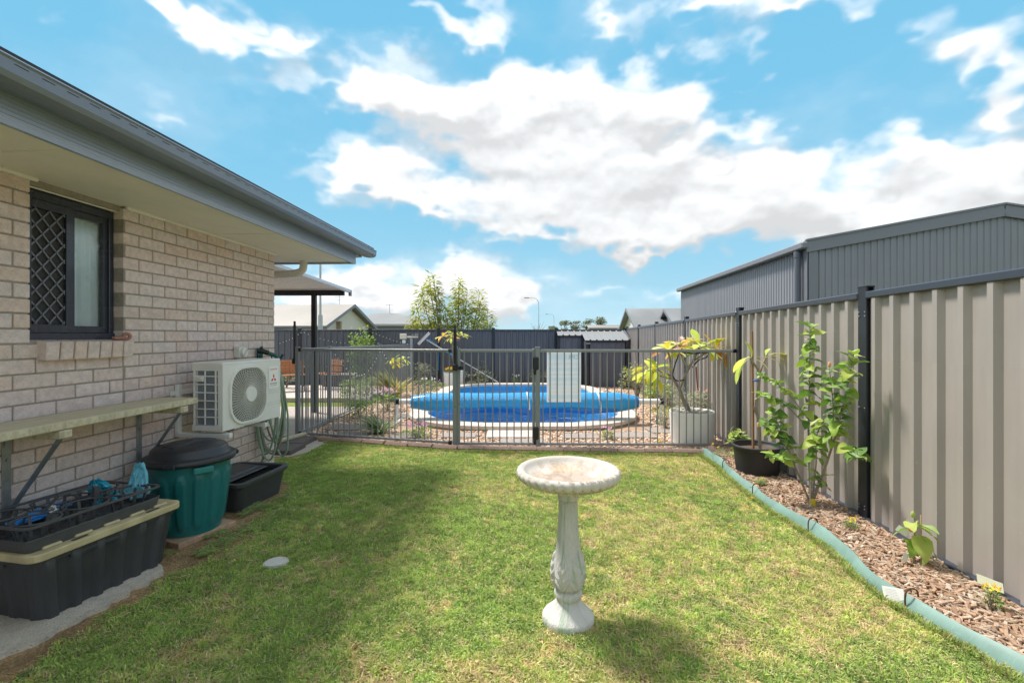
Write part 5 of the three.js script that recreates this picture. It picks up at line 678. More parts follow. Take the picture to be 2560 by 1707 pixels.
  const t = new THREE.CanvasTexture(c); t.colorSpace = THREE.SRGBColorSpace; const lg = new THREE.PlaneGeometry(0.135, 0.20); lg.rotateY(Math.PI / 2); part(o, 'label_sticker', lg, mat(1, 1, 1, 0.5, { map: t }), V(0.0075, 0.375, -0.625));
  part(o, 'foot', merge([box(0.05, 0.022, 0.08, -0.06, -0.010, -0.14, 0.004), box(0.05, 0.022, 0.08, -0.06, -0.010, -0.58, 0.004), box(0.05, 0.022, 0.08, -0.21, -0.010, -0.14, 0.004), box(0.05, 0.022, 0.08, -0.21, -0.010, -0.58, 0.004)]), M.black);
  const b = thing('wall_bracket', 'pale metal wall bracket carrying the air conditioner', 'bracket', V(wallX(3.83), 0.25, -3.83), -0.09);
  for (const z of [0, -0.47]) { part(b, 'bracket_arm', box(0.46, 0.035, 0.04, 0.24, 0.386, z, 0.003), M.acWhite); part(b, 'upright', box(0.03, 0.42, 0.04, 0.02, 0.58, z, 0.003), M.acWhite); }
  part(b, 'cross_rail', box(0.012, 0.04, 0.62, 0.012, 0.72, -0.24, 0.002), M.acWhite);
}
{ // isolator switch
  const o = thing('isolator_switch', 'small cream rotary isolator switch on the wall above the air conditioner', 'switch', V(wallX(4.60), 1.27, -4.60), -0.0511); part(o, 'box', box(0.062, 0.105, 0.095, 0.031, 0, 0, 0.006), mat(0.72, 0.71, 0.63, 0.5)); const k = new THREE.CylinderGeometry(0.042, 0.044, 0.03, 28); k.rotateZ(-Math.PI / 2); const kn = part(o, 'knob', k, M.acWhite, V(0.077, 0.0, -0.0)); part(kn, 'knob_grip', (() => { const g = box(0.014, 0.012, 0.07, 0.02, 0, 0, 0.003); g.rotateX(0.8); return g; })(), mat(0.6, 0.6, 0.54, 0.5));
}
{ // garden hose on its hanger, with a spray gun
  const Z = 4.98, X = wallX(Z), o = thing('garden_hose', 'coiled grey-green garden hose hanging on the wall by the house corner', 'hose', V(X + 0.12, 0.1, -Z), -0.05); const r = rng(91);
  for (let i = 0; i < 8; i++) { const w = 0.07 + 0.055 * r(), lo = 0.05 + 0.22 * r(), z = (r() - 0.5) * 0.16, ox = 0.05 + (r() - 0.4) * 0.16, pts = []; for (let k = 0; k < 14; k++) { const a = k / 14 * Math.PI * 2; pts.push(V(ox * (1 - Math.cos(a)) * 0.5 + w * Math.sin(a) + (r() - 0.5) * 0.012, lo + (1.05 - lo) * (0.5 + 0.5 * Math.cos(a)) + (r() - 0.5) * 0.01, z + 0.05 * Math.sin(a * 0.5 + i))); } part(o, 'hose_loop', tube(pts, 0.0095, 70, 7, true), i === 3 || i === 6 ? M.hoseOld : M.hose); }
  part(o, 'hose_tail', tube([V(-0.04, 0.75, 0.07), V(-0.06, 0.4, 0.08), V(-0.03, 0.1, 0.06), V(-0.07, 0.0, 0.09)], 0.011, 30, 7), M.hoseOld);
  const h = part(o, 'hanger', merge([tube([V(-0.12, 1.12, 0.02), V(-0.03, 1.06, 0.02), V(0.08, 1.07, 0.0), V(0.13, 1.13, 0.0)], 0.014, 20, 8), box(0.012, 0.16, 0.07, -0.112, 1.12, 0.02, 0.003), rod(V(-0.06, 1.06, 0.06), V(-0.06, 1.22, 0.06), 0.012)]), M.darkGreen);
  const s = thing('spray_gun', 'dark green hose spray gun resting on the coiled hose', 'spray gun', V(X + 0.13, 1.20, -Z + 0.02), 0.5); part(s, 'nozzle', merge([rod(V(-0.09, 0.075, 0), V(-0.02, 0.05, 0), 0.026, 14), rod(V(-0.11, 0.082, 0), V(-0.085, 0.073, 0), 0.033, 14)]), M.black); part(s, 'body', merge([rod(V(-0.03, 0.052, 0), V(0.05, 0.02, 0), 0.02, 12), rod(V(0.05, 0.02, 0), V(0.085, -0.09, 0), 0.016, 12)]), M.darkGreen); part(s, 'trigger', tube([V(0.0, 0.03, 0), V(0.02, -0.02, 0), V(0.05, -0.06, 0)], 0.006), M.black);
}
{ // little brass fitting on the sill
  const o = thing('tap_fitting', 'small rusty pink metal fitting lying on the window sill', 'fitting', V(wallX(3.31) + 0.015, 1.398, -3.31), -0.4); part(o, 'barrel', merge([rod(V(-0.012, 0.012, 0.05), V(0, 0.014, -0.01), 0.011, 10), rod(V(0.012, 0.012, 0.05), V(0.005, 0.014, -0.01), 0.008, 8)]), mat(0.42, 0.20, 0.15, 0.6)); part(o, 'collar', (() => { const c = new THREE.TorusGeometry(0.018, 0.011, 8, 18); c.rotateY(1.2); c.translate(0.004, 0.026, -0.03); return c; })(), mat(0.40, 0.17, 0.13, 0.6));
}
// round inspection cap set into the lawn
{ const o = thing('inspection_cap', 'round white drain cap set flush in the lawn', 'drain cap', P(-1.50, 3.03, -0.012)); part(o, 'rim', cyl(0.076, 0.08, 0.03, 36, 0, 0.012, 0), mat(0.80, 0.78, 0.72, 0.6, { map: rep(mottle, 6) })); part(o, 'cap', cyl(0.066, 0.066, 0.008, 36, 0, 0.028, 0), mat(0.82, 0.80, 0.75, 0.6, { map: rep(mottle, 6) })); }

// ---------------------------------------------------------------- bird bath
{
  const o = thing('bird_bath', 'white cast stone bird bath on a fluted pedestal standing on the lawn', 'bird bath', P(0.285, 2.42, -0.004), 0.5);
  const streak = tex([512, 512], (u, v) => { const a = fbm2(u * 26, v * 3, 26, 4), b = fbm2(u * 6, v * 5, 6, 4), s = vn2(u * 90, v * 70, 90, 70); const g = sstep(0.52, 0.78, a) * sstep(0.35, 0.7, b); const k = 232 + 20 * (b - 0.5) + 12 * (s - 0.5); return [k - 60 * g, k - 34 * g, k - 56 * g]; });
  const stone = mat(0.80, 0.785, 0.755, 0.8, { map: streak, bumpMap: rep(bumpFine, 3), bumpScale: 0.004 });
  const pr = [[0.0, 0.0], [0.122, 0.0], [0.131, 0.006], [0.132, 0.036], [0.124, 0.048], [0.105, 0.064], [0.08, 0.088], [0.062, 0.110], [0.057, 0.122], [0.060, 0.128], [0.068, 0.136], [0.0715, 0.150], [0.068, 0.165], [0.060, 0.172], [0.062, 0.180], [0.072, 0.200], [0.0795, 0.228], [0.0815, 0.255], [0.079, 0.285], [0.073, 0.315], [0.0665, 0.345], [0.0605, 0.39], [0.0555, 0.44], [0.0515, 0.50], [0.0485, 0.56], [0.0465, 0.61], [0.046, 0.622], [0.052, 0.626], [0.0545, 0.636], [0.051, 0.644], [0.053, 0.652], [0.060, 0.657], [0.062, 0.668], [0.056, 0.675], [0, 0.676]];
  const g = new THREE.LatheGeometry(pr.map(([x, y]) => new THREE.Vector2(x, y)), 144); const p = g.attributes.position; const c2 = [];
  { // finer rows for the carved leaves
    const rows = []; for (let i = 0; i < pr.length - 1; i++) { const k = pr[i][1] > 0.17 && pr[i + 1][1] < 0.63 && pr[i][1] >= 0.172 ? 6 : 1; for (let j = 0; j < k; j++) rows.push([lerp(pr[i][0], pr[i + 1][0], j / k), lerp(pr[i][1], pr[i + 1][1], j / k)]); } rows.push(pr[pr.length - 1]);
    const lg = new THREE.LatheGeometry(rows.map(([x, y]) => new THREE.Vector2(x, y)), 192), q = lg.attributes.position;
    for (let i = 0; i < q.count; i++) { const x = q.getX(i), y = q.getY(i), z = q.getZ(i), rad = Math.hypot(x, z); if (rad < 0.01 || y < 0.172 || y > 0.62) continue; const a = Math.atan2(z, x); let d = 0; if (y > 0.34) d -= 0.0022 * Math.pow(Math.abs(Math.cos(a * 4)), 6) * sstep(0.34, 0.40, y); if (y < 0.37) { const u = ((a / (Math.PI * 2) * 6) % 1 + 1) % 1 - 0.5, t = (y - 0.175) / 0.19, wdt = 0.47 * Math.sin(Math.PI * Math.min(1, Math.max(0, 0.22 + t * 0.78))) ; const e = Math.abs(u) / Math.max(0.02, wdt); if (e < 1) { d += 0.0075 * Math.sqrt(1 - e * e) * sstep(0, 0.12, t) * (1 - sstep(0.9, 1, t)); d += 0.005 * Math.sin((t * 9 - e * 2.2) * Math.PI) * sstep(0.1, 0.4, e) * (1 - sstep(0.85, 1, e)); d -= 0.003 * Math.exp(-e * e * 90); } } q.setXYZ(i, x * (1 + d / rad), y, z * (1 + d / rad)); }
    lg.computeVertexNormals(); part(o, 'pedestal', lg, stone);
  }
  const bowl = [[0.0, 0.676], [0.06, 0.676], [0.10, 0.682], [0.15, 0.692], [0.20, 0.706], [0.236, 0.722], [0.250, 0.733], [0.254, 0.738], [0.262, 0.750], [0.263, 0.762], [0.258, 0.773], [0.250, 0.780], [0.240, 0.782], [0.230, 0.779], [0.222, 0.772], [0.214, 0.760], [0.198, 0.746], [0.170, 0.734], [0.13, 0.727], [0.08, 0.724], [0, 0.723]];
  const bg = new THREE.LatheGeometry(bowl.map(([x, y]) => new THREE.Vector2(x, y)), 216), q = bg.attributes.position; for (let i = 0; i < q.count; i++) { const x = q.getX(i), y = q.getY(i), z = q.getZ(i), rad = Math.hypot(x, z); if (rad < 0.1 || (rad < 0.25 && y > 0.745)) continue; const a = Math.atan2(z, x), lobe = Math.pow(Math.abs(Math.sin(a * 18)), 0.7); const k = y < 0.735 ? 0.012 * sstep(0.1, 0.24, rad) : 0.008 * (1 - sstep(0.755, 0.772, y)); q.setXYZ(i, x * (1 + (lobe - 1) * k / rad), y - (y < 0.735 ? (1 - lobe) * -0.004 * sstep(0.1, 0.24, rad) : 0), z * (1 + (lobe - 1) * k / rad)); } bg.computeVertexNormals();
  { const u = bg.attributes.uv; for (let i = 0; i < q.count; i++) u.setXY(i, q.getX(i) / 0.56 + 0.5, (q.getY(i) > 0.7225 && Math.hypot(q.getX(i), q.getZ(i)) < 0.25 && q.getY(i) < 0.781) ? q.getZ(i) / 0.56 + 0.5 : 0.02 + 0.0 * u.getY(i)); }
  const stain = tex(512, (u, v) => { const r = Math.hypot(u - 0.5, v - 0.5) * 0.56, n = fbm2(u * 14, v * 14, 14, 5), f = vn2(u * 120, v * 120, 120, 120), m = fbm2(u * 5 + 3, v * 5, 5, 3); const inB = 1 - sstep(0.20, 0.232, r); const brown = inB * (0.2 + 0.7 * sstep(0.42, 0.62, n)) * (0.4 + 0.7 * f) + inB * (1 - sstep(0.10, 0.15, r)) * 0.7; const orange = inB * sstep(0.10, 0.15, r) * (1 - sstep(0.17, 0.2, r)) * sstep(0.4, 0.7, m); const algae = r > 0.235 ? sstep(0.62, 0.75, n) * 0.25 : 0; return [240 - 34 * brown - 3 * orange - 50 * algae, 236 - 46 * brown - 22 * orange - 24 * algae, 228 - 52 * brown - 40 * orange - 50 * algae]; });
  part(o, 'bowl', bg, mat(0.70, 0.685, 0.66, 0.8, { map: stain, bumpMap: rep(bumpFine, 3), bumpScale: 0.002 }));
}

// ---------------------------------------------------------------- green plastic lawn edging, pegs and tags
{
  const c = new THREE.CatmullRomCurve3(EDGE.slice(0, 13).map(([z, x]) => P(x, z))), n = 160, pts = c.getPoints(n), o = thing('lawn_edging', 'wavy green plastic lawn edging strip between lawn and mulch', 'edging', P(2.36, 5.97)); const pos = [], uv = [], idx = []; let len = 0;
  pts.forEach((p, i) => { if (i) len += p.distanceTo(pts[i - 1]); const w = 0.006 * Math.sin(len * 5.3) + 0.005 * Math.sin(len * 13), Z = -p.z; const top = 0.088 + 0.006 * Math.sin(len * 3.1); for (const [dx, h] of [[-0.02 - 0.5 * w, -0.02], [-0.012 + w, 0.03], [0.006 + w, top * 0.7], [0.022 + 1.6 * w, top], [0.028 + 1.6 * w, top - 0.002], [0.012 + w, top * 0.7], [-0.006 + w, 0.03], [-0.014, -0.02]]) { pos.push(p.x + dx, gy(Z) + h, p.z); uv.push(len, h); } });
  for (let i = 0; i < n; i++) for (let k = 0; k < 7; k++) { const a = i * 8 + k; idx.push(a, a + 1, a + 8, a + 1, a + 9, a + 8); }
  const g = new THREE.BufferGeometry(); g.setAttribute('position', new THREE.Float32BufferAttribute(pos, 3)); g.setAttribute('uv', new THREE.Float32BufferAttribute(uv, 2)); g.setIndex(idx); g.computeVertexNormals(); wpart(o, 'strip', g, M.green);
  for (const [Z, l] of [[5.2, 'farthest of the four'], [4.33, 'second from the pool fence'], [3.50, 'third from the pool fence'], [2.50, 'nearest of the four, by the white tag']]) { const x = edgeX(Z), k = P(x, Z); solo('steel_peg', tube([V(k.x - 0.012, k.y - 0.02, k.z), V(k.x - 0.012, k.y + 0.10, k.z), V(k.x + 0.005, k.y + 0.122, k.z), V(k.x + 0.045, k.y + 0.115, k.z), V(k.x + 0.055, k.y + 0.08, k.z)], 0.0045, 20, 6), M.rust, 'rusty steel peg hooked over the green edging, ' + l, 'peg', 'pegs along the lawn edging'); }
  const tagMesh = (name, label, pos, w, h, m, rot, group) => solo(name, box(w, h, 0.0015), m, label, 'plant tag', group, pos, rot);
  const tc = document.createElement('canvas'); tc.width = 128; tc.height = 96; const x = tc.getContext('2d'); x.fillStyle = '#f2f2f0'; x.fillRect(0, 0, 128, 96); x.fillStyle = '#cfcfd2'; for (let i = 0; i < 7; i++) x.fillRect(12, 14 + i * 10, 70 + (i * 37) % 34, 4); const tt = new THREE.CanvasTexture(tc); tt.colorSpace = THREE.SRGBColorSpace;
  const tg = thing('plant_tag', 'white printed tag leaning on the green edging', 'plant tag', P(2.055, 2.565, 0.055), -0.05); { const b = box(0.10, 0.075, 0.002), q = new THREE.PlaneGeometry(0.098, 0.073); b.rotateY(-1.0); b.rotateX(-0.3); q.translate(0, 0, 0.0016); q.rotateY(-1.0); q.rotateX(-0.3); part(tg, 'card', b, M.white); part(tg, 'print', q, mat(1, 1, 1, 0.6, { map: tt })); }
  tagMesh('plant_tag', 'yellow tag at the foot of the tall hibiscus', P(2.50, 3.96, 0.075), 0.035, 0.07, mat(0.78, 0.58, 0.03, 0.5), [0.1, -0.6, 0.1]);
  tagMesh('plant_tag', 'pale stick tag in the mulch beside the small hibiscus', P(2.41, 2.93, 0.07), 0.026, 0.11, mat(0.72, 0.75, 0.62, 0.6), [0.15, -0.5, -0.12]);
  tagMesh('plant_tag', 'white tag hanging in the leaves of the small hibiscus', P(2.44, 2.98, 0.235), 0.06, 0.04, M.white, [0, -0.7, -0.5]);
  tagMesh('plant_tag', 'long pale tag tucked behind the bottom rail of the steel fence', P(fenceX(2.62) - 0.045, 2.62, 0.09), 0.16, 0.05, mat(0.66, 0.70, 0.52, 0.6), [0, Math.PI / 2 - 0.08, -0.15]);
  tagMesh('plant_tag', 'white and pink tag standing at the far end of the green edging', P(2.45, 5.86, 0.075), 0.07, 0.10, mat(0.80, 0.55, 0.62, 0.6), [0.1, -0.3, 0.1]);
}

// ---------------------------------------------------------------- plants
function cloud(list, geos) {                                     // many small leaves joined, with a colour for each leaf
  let nv = 0; const ng = geos.map((g) => g.index ? g.toNonIndexed() : g); for (const l of list) nv += ng[l.g ?? 0].attributes.position.count; const P3 = new Float32Array(nv * 3), N3 = new Float32Array(nv * 3), C3 = new Float32Array(nv * 3), U2 = new Float32Array(nv * 2); let o = 0; const v = V(0, 0, 0), nm = new THREE.Matrix3();
  for (const l of list) { const g = ng[l.g ?? 0], p = g.attributes.position, n = g.attributes.normal, u = g.attributes.uv; nm.getNormalMatrix(l.m); for (let i = 0; i < p.count; i++, o++) { v.fromBufferAttribute(p, i).applyMatrix4(l.m); P3[o * 3] = v.x; P3[o * 3 + 1] = v.y; P3[o * 3 + 2] = v.z; v.fromBufferAttribute(n, i).applyMatrix3(nm).normalize(); N3[o * 3] = v.x; N3[o * 3 + 1] = v.y; N3[o * 3 + 2] = v.z; C3.set(l.c, o * 3); if (u) { U2[o * 2] = u.getX(i); U2[o * 2 + 1] = u.getY(i); } } }
  const q = new THREE.BufferGeometry(); q.setAttribute('position', new THREE.BufferAttribute(P3, 3)); q.setAttribute('normal', new THREE.BufferAttribute(N3, 3)); q.setAttribute('color', new THREE.BufferAttribute(C3, 3)); q.setAttribute('uv', new THREE.BufferAttribute(U2, 2)); return q; }
const leafVC = mat(1, 1, 1, 1, { clearcoat: 0.2, clearcoatRoughness: 0.4, vertexColors: true, transmission: 0.35, thickness: 0 });
const petalVC = mat(1, 1, 1, 1, { vertexColors: true, transmission: 0.25, thickness: 0 });
const small = leafGeo(1, 0.42, 0.35, 0.3, 3), narrow = leafGeo(1, 0.2, 0.4, 0.25, 3), oval = leafGeo(1, 0.62, 0.3, 0.25, 4), petalG = leafGeo(1, 0.62, -0.35, 0.15, 3, (t) => Math.sin(Math.PI * Math.pow(t, 1.3)));
const rdir = (up = 0.2) => { const a = rr(0, 6.283), y = rr(-0.5, 1) + up, s = 1; return V(Math.cos(a) * s, y, Math.sin(a) * s).normalize(); };
const tint = (cs, j = 0.2) => { const c = cs[Math.floor(R() * cs.length)], k = 1 + rr(-j, j); return [c[0] * k, c[1] * k, c[2] * k]; };
const GREENS = [[0.19, 0.34, 0.05], [0.27, 0.43, 0.065], [0.13, 0.25, 0.04]], YEL = [[0.42, 0.46, 0.06], [0.30, 0.40, 0.06], [0.52, 0.48, 0.08]], SAGE = [[0.30, 0.33, 0.19], [0.38, 0.38, 0.24], [0.22, 0.27, 0.13]], LIME = [[0.30, 0.42, 0.06], [0.40, 0.48, 0.08], [0.22, 0.34, 0.05]];
function shrub(name, label, X, Z, { w, h, n = 500, len = 0.05, cols = GREENS, geo = small, lift = 0, stems = 6, flowers = 0, fcol = [[0.9, 0.87, 0.83]], fsize = 0.035, top = false, group, cat = 'shrub', base = 0.012 }) {
  const o = thing(name, label, cat, P(X, Z, base), rr(0, 6), group), st = [], lf = [], fl = []; const cl = [];
  for (let i = 0; i < stems; i++) { const a = rr(0, 6.28), k = Math.sqrt(R()), tip = V(Math.cos(a) * w / 2 * k * 0.8, h * rr(0.6, 0.95) * (1 - 0.35 * k), Math.sin(a) * w / 2 * k * 0.8); st.push(taper([V(rr(-0.02, 0.02), 0, rr(-0.02, 0.02)), V(tip.x * 0.35, tip.y * 0.5, tip.z * 0.35), tip], Math.max(0.004, h * 0.012), 0.002, 6, 5)); cl.push([tip, rr(0.22, 0.36)]); }
  for (let i = 0; i < stems * 2; i++) { const a = rr(0, 6.28), k = Math.sqrt(R()); cl.push([V(Math.cos(a) * w / 2 * k * 0.85, lift + (h - lift) * rr(0.15, 0.85) * (1 - 0.3 * k), Math.sin(a) * w / 2 * k * 0.85), rr(0.16, 0.3)]); }
  for (let i = 0; i < n; i++) { const [c, s] = cl[Math.floor(R() * cl.length)], d = rdir(0.1), q = Math.pow(R(), 0.5); const p = c.clone().add(V(d.x * w * s * q, d.y * h * s * 0.8 * q, d.z * w * s * q)); if (p.y < 0.01) p.y = rr(0.01, 0.05); lf.push({ m: aim(rdir(0.35).add(d.multiplyScalar(0.6)), rr(-0.6, 0.6), len * rr(0.65, 1.25), p), c: tint(cols) }); }
  part(o, 'stem', merge(st), M.bark); part(o, 'foliage', cloud(lf, [geo]), leafVC);
  if (flowers) { for (let i = 0; i < flowers; i++) { const [c] = cl[Math.floor(R() * cl.length)]; const a = rr(0, 6.28), p = top ? V(Math.cos(a) * w * 0.4 * Math.sqrt(R()), h * rr(0.85, 1.08), Math.sin(a) * w * 0.4 * Math.sqrt(R())) : c.clone().add(V(rr(-1, 1) * w * 0.2, rr(0, 0.25) * h, rr(-1, 1) * w * 0.2)); const col = tint(fcol, 0.08); const k = 5 + Math.floor(R() * 3), ax = rdir(0.6); for (let j = 0; j < k; j++) { const t = j / k * 6.283; const d = V(Math.cos(t), 0.45, Math.sin(t)).applyQuaternion(new THREE.Quaternion().setFromUnitVectors(V(0, 1, 0), ax)); fl.push({ m: aim(d, 0, fsize * rr(0.8, 1.2), p), c: col }); } } part(o, 'flowers', cloud(fl, [petalG]), petalVC); }
  return o;
}
function strappy(name, label, X, Z, { n = 80, h = 0.4, w = 0.5, cols = GREENS, bw = 0.014, group, base = 0.012 }) { const o = thing(name, label, 'plant', P(X, Z, base), 0, group), lf = []; const g = leafGeo(1, 0.045, 0.75, 0.35, 6, (t) => Math.pow(1 - t, 0.45) * (0.7 + t)); for (let i = 0; i < n; i++) { const a = rr(0, 6.28), lean = rr(0.15, 1.0); lf.push({ m: aim(V(Math.cos(a) * lean * w / h, 1.25, Math.sin(a) * lean * w / h), rr(-0.5, 0.5), h * rr(0.7, 1.25), V(Math.cos(a) * 0.05 * R(), 0, Math.sin(a) * 0.05 * R())), c: tint(cols) }); } part(o, 'leaves', cloud(lf, [g]), leafVC); return o; }

// frangipani leaves: long, broadest past the middle
const frLeaf = [0.2, 0.45, 0.75].map((b) => leafGeo(1, 0.31, b, 0.2, 7, (t) => Math.pow(Math.sin(Math.PI * Math.pow(t, 1.35)), 0.8)));
function rosette(o, at, axis, n, len, mats, spread = 1) { const q = new THREE.Quaternion().setFromUnitVectors(V(0, 1, 0), axis.clone().normalize()); for (let i = 0; i < n; i++) { const a = i * 2.4 + rr(-0.3, 0.3), el = rr(-0.3, 0.8) * (1 / spread); const d = V(Math.cos(a), el, Math.sin(a)).applyQuaternion(q); const m = aim(d, rr(-0.35, 0.35), len * rr(0.7, 1.1), at.clone().add(d.clone().multiplyScalar(0.015))); const me = part(o, 'leaf', frLeaf[Math.floor(R() * 3)], mats[Math.floor(R() * mats.length)]); m.decompose(me.position, me.quaternion, me.scale); } }
function bloom(o, at, n, r, m, size = 0.045, rad = 0.06) { for (let i = 0; i < n; i++) { const p = at.clone().add(V(rr(-rad, rad), rr(-rad, rad), rr(-rad, rad))), ax = rdir(0.5), lf = []; const q = new THREE.Quaternion().setFromUnitVectors(V(0, 1, 0), ax); for (let j = 0; j < 5; j++) { const t = j / 5 * 6.283; lf.push((() => { const g = petalG.clone(); g.applyMatrix4(aim(V(Math.cos(t), 0.35, Math.sin(t)).applyQuaternion(q), 0.3, size, p)); return g; })()); } part(o, 'flower', merge(lf), m); } }
{
  // large white pot with a frangipani tied to the fence
  const X = 2.48, Z = 6.57, pot = thing('planter_pot', 'large white round planter pot behind the pool fence at the right', 'pot', P(X, Z, 0.012));
  part(pot, 'body', new THREE.LatheGeometry([[0, 0], [0.265, 0], [0.275, 0.01], [0.288, 0.2], [0.297, 0.43], [0.298, 0.44], [0.292, 0.444], [0.280, 0.44], [0.278, 0.38], [0, 0.38]].map(([a, b]) => new THREE.Vector2(a, b)), 72), M.white);
  const pb = []; for (let i = 0; i < 260; i++) { const g = new THREE.IcosahedronGeometry(rr(0.012, 0.024), 0); g.scale(1, 0.7, rr(0.7, 1.3)); const a = rr(0, 6.28), r = 0.27 * Math.sqrt(R()); g.translate(Math.cos(a) * r, 0.405 + rr(0, 0.045) * (1 - r), Math.sin(a) * r); pb.push(g); } const pbl = part(pot, 'pebbles', merge(pb), mat(0.62, 0.60, 0.55, 0.9, { map: rep(mottle, 6) })); pbl.userData.kind = 'stuff';
  part(pot, 'soil', cyl(0.277, 0.277, 0.03, 40, 0, 0.39, 0), M.soil);
  const o = thing('frangipani_tree', 'frangipani with yellow-green leaves and pink blooms in the large white pot', 'tree', P(X, Z, 0.40));
  const y = (v) => v - 0.412; const br = (pts, r0, r1) => part(o, 'branch', taper(pts.map(([a, b, c]) => V(a, y(b), c)), r0, r1, 12, 8), M.barkPale);
  part(o, 'trunk', taper([[-0.03, 0.38, 0], [-0.07, 0.5, 0.0], [-0.14, 0.66, 0.01], [-0.18, 0.78, 0.01]].map(([a, b, c]) => V(a, y(b), c)), 0.03, 0.024, 10, 10), M.barkPale);
  br([[-0.18, 0.77, 0.01], [-0.24, 0.86, 0.03], [-0.29, 0.94, 0.05], [-0.31, 1.1, 0.06], [-0.345, 1.29, 0.05]], 0.021, 0.014);
  br([[-0.26, 0.90, 0.04], [-0.37, 0.93, 0.02], [-0.47, 0.96, 0.0], [-0.56, 1.01, -0.02]], 0.016, 0.012);
  br([[-0.29, 0.94, 0.05], [-0.4, 0.985, 0.1], [-0.5, 1.03, 0.13]], 0.014, 0.01);
  br([[-0.175, 0.77, 0.01], [-0.12, 0.88, -0.02], [-0.03, 1.05, -0.04], [0.06, 1.2, -0.05], [0.12, 1.33, -0.04]], 0.022, 0.014);
  br([[-0.03, 1.05, -0.04], [-0.08, 1.13, -0.08], [-0.12, 1.25, -0.1], [-0.1, 1.33, -0.11]], 0.016, 0.012);
  br([[0.03, 1.14, -0.05], [0.14, 1.2, -0.1], [0.25, 1.26, -0.12], [0.36, 1.3, -0.1]], 0.014, 0.011);
  const A = L.frang; const R3 = (a, b, c) => V(a, y(b), c);
  rosette(o, R3(-0.345, 1.30, 0.05), V(-0.1, 1, 0.1), 15, 0.31, [A[0], A[1], A[4], A[2], A[3], L.brown]);
  rosette(o, R3(-0.56, 1.01, -0.02), V(-0.7, 0.7, 0.1), 14, 0.30, [A[0], A[2], A[1], A[0]]);
  rosette(o, R3(-0.5, 1.03, 0.13), V(-0.4, 0.8, 0.4), 8, 0.27, [A[0], A[1], A[2]]);
  rosette(o, R3(0.12, 1.34, -0.04), V(0.1, 1, 0.25), 19, 0.34, [A[0], A[1], A[4], A[0], A[1]]);
  rosette(o, R3(-0.1, 1.34, -0.11), V(-0.1, 1, 0), 14, 0.29, [A[0], A[2], A[3], A[1]]);
  rosette(o, R3(0.36, 1.31, -0.1), V(0.8, 0.6, 0.1), 13, 0.32, [A[1], A[0], A[3], A[2], L.brown]);
  rosette(o, R3(-0.5, 0.96, 0.02), V(-0.8, -0.2, 0.4), 7, 0.27, [A[0], A[2]]);
  bloom(o, R3(-0.18, 1.40, 0.06), 6, 0, L.petal, 0.05, 0.07); bloom(o, R3(-0.2, 1.31, 0.09), 4, 0, L.petal, 0.045, 0.05); bloom(o, R3(-0.63, 0.89, 0.04), 4, 0, L.petalW, 0.05, 0.06); bloom(o, R3(-0.49, 0.80, 0.05), 3, 0, L.petalW, 0.05, 0.04); bloom(o, R3(0.0, 1.46, 0), 2, 0, L.petal, 0.04, 0.03);
  const fs = []; for (let i = 0; i < 9; i++) fs.push(taper([R3(-0.52, 0.96, 0.05), R3(-0.55 + rr(-0.06, 0.06), 0.9, 0.06), R3(-0.56 + rr(-0.12, 0.12), 0.84 + rr(-0.04, 0.05), 0.05)], 0.004, 0.003, 6, 5)); for (let i = 0; i < 8; i++) fs.push(taper([R3(-0.33, 1.29, 0.06), R3(-0.26 + rr(-0.04, 0.04), 1.34, 0.07), R3(-0.2 + rr(-0.06, 0.06), 1.38 + rr(-0.05, 0.04), 0.07)], 0.004, 0.003, 6, 5)); part(o, 'flower_stalks', merge(fs), M.rust);
  // support stake and tie straps
  solo('garden_stake', bar(P(X + 0.01, Z - 0.02, 0.36), P(X - 0.15, Z + 0.0, 0.80), 0.03, 0.012), M.alu, 'pale flat stake leaning against the trunk in the white pot', 'stake');
  solo('tie_strap', tube([P(X - 0.26, 6.30, 1.28), P(X - 0.29, 6.40, 1.1), P(X - 0.285, 6.5, 0.93), P(X - 0.22, 6.53, 0.87), P(X - 0.12, 6.53, 0.88)], 0.009, 30, 6), M.black, 'black tie strap from the fence rail to the left branch', 'strap');
  solo('tie_strap', tube([P(X - 0.26, 6.215, 1.265), P(X - 0.1, 6.22, 1.25), P(X + 0.08, 6.22, 1.262), P(X + 0.09, 6.30, 1.2), P(X + 0.06, 6.5, 1.15), P(X + 0.02, 6.6, 1.05)], 0.010, 30, 6), M.black, 'black tie strap running along under the fence rail', 'strap');
  solo('tie_strap', tube([P(X + 0.03, 6.5, 1.06), P(X + 0.035, 6.5, 0.95), P(X + 0.045, 6.5, 0.82), P(X + 0.06, 6.5, 0.74)], 0.008, 16, 6), mat(0.40, 0.05, 0.05, 0.6), 'red and black strap end hanging behind the fence bars', 'strap');
}
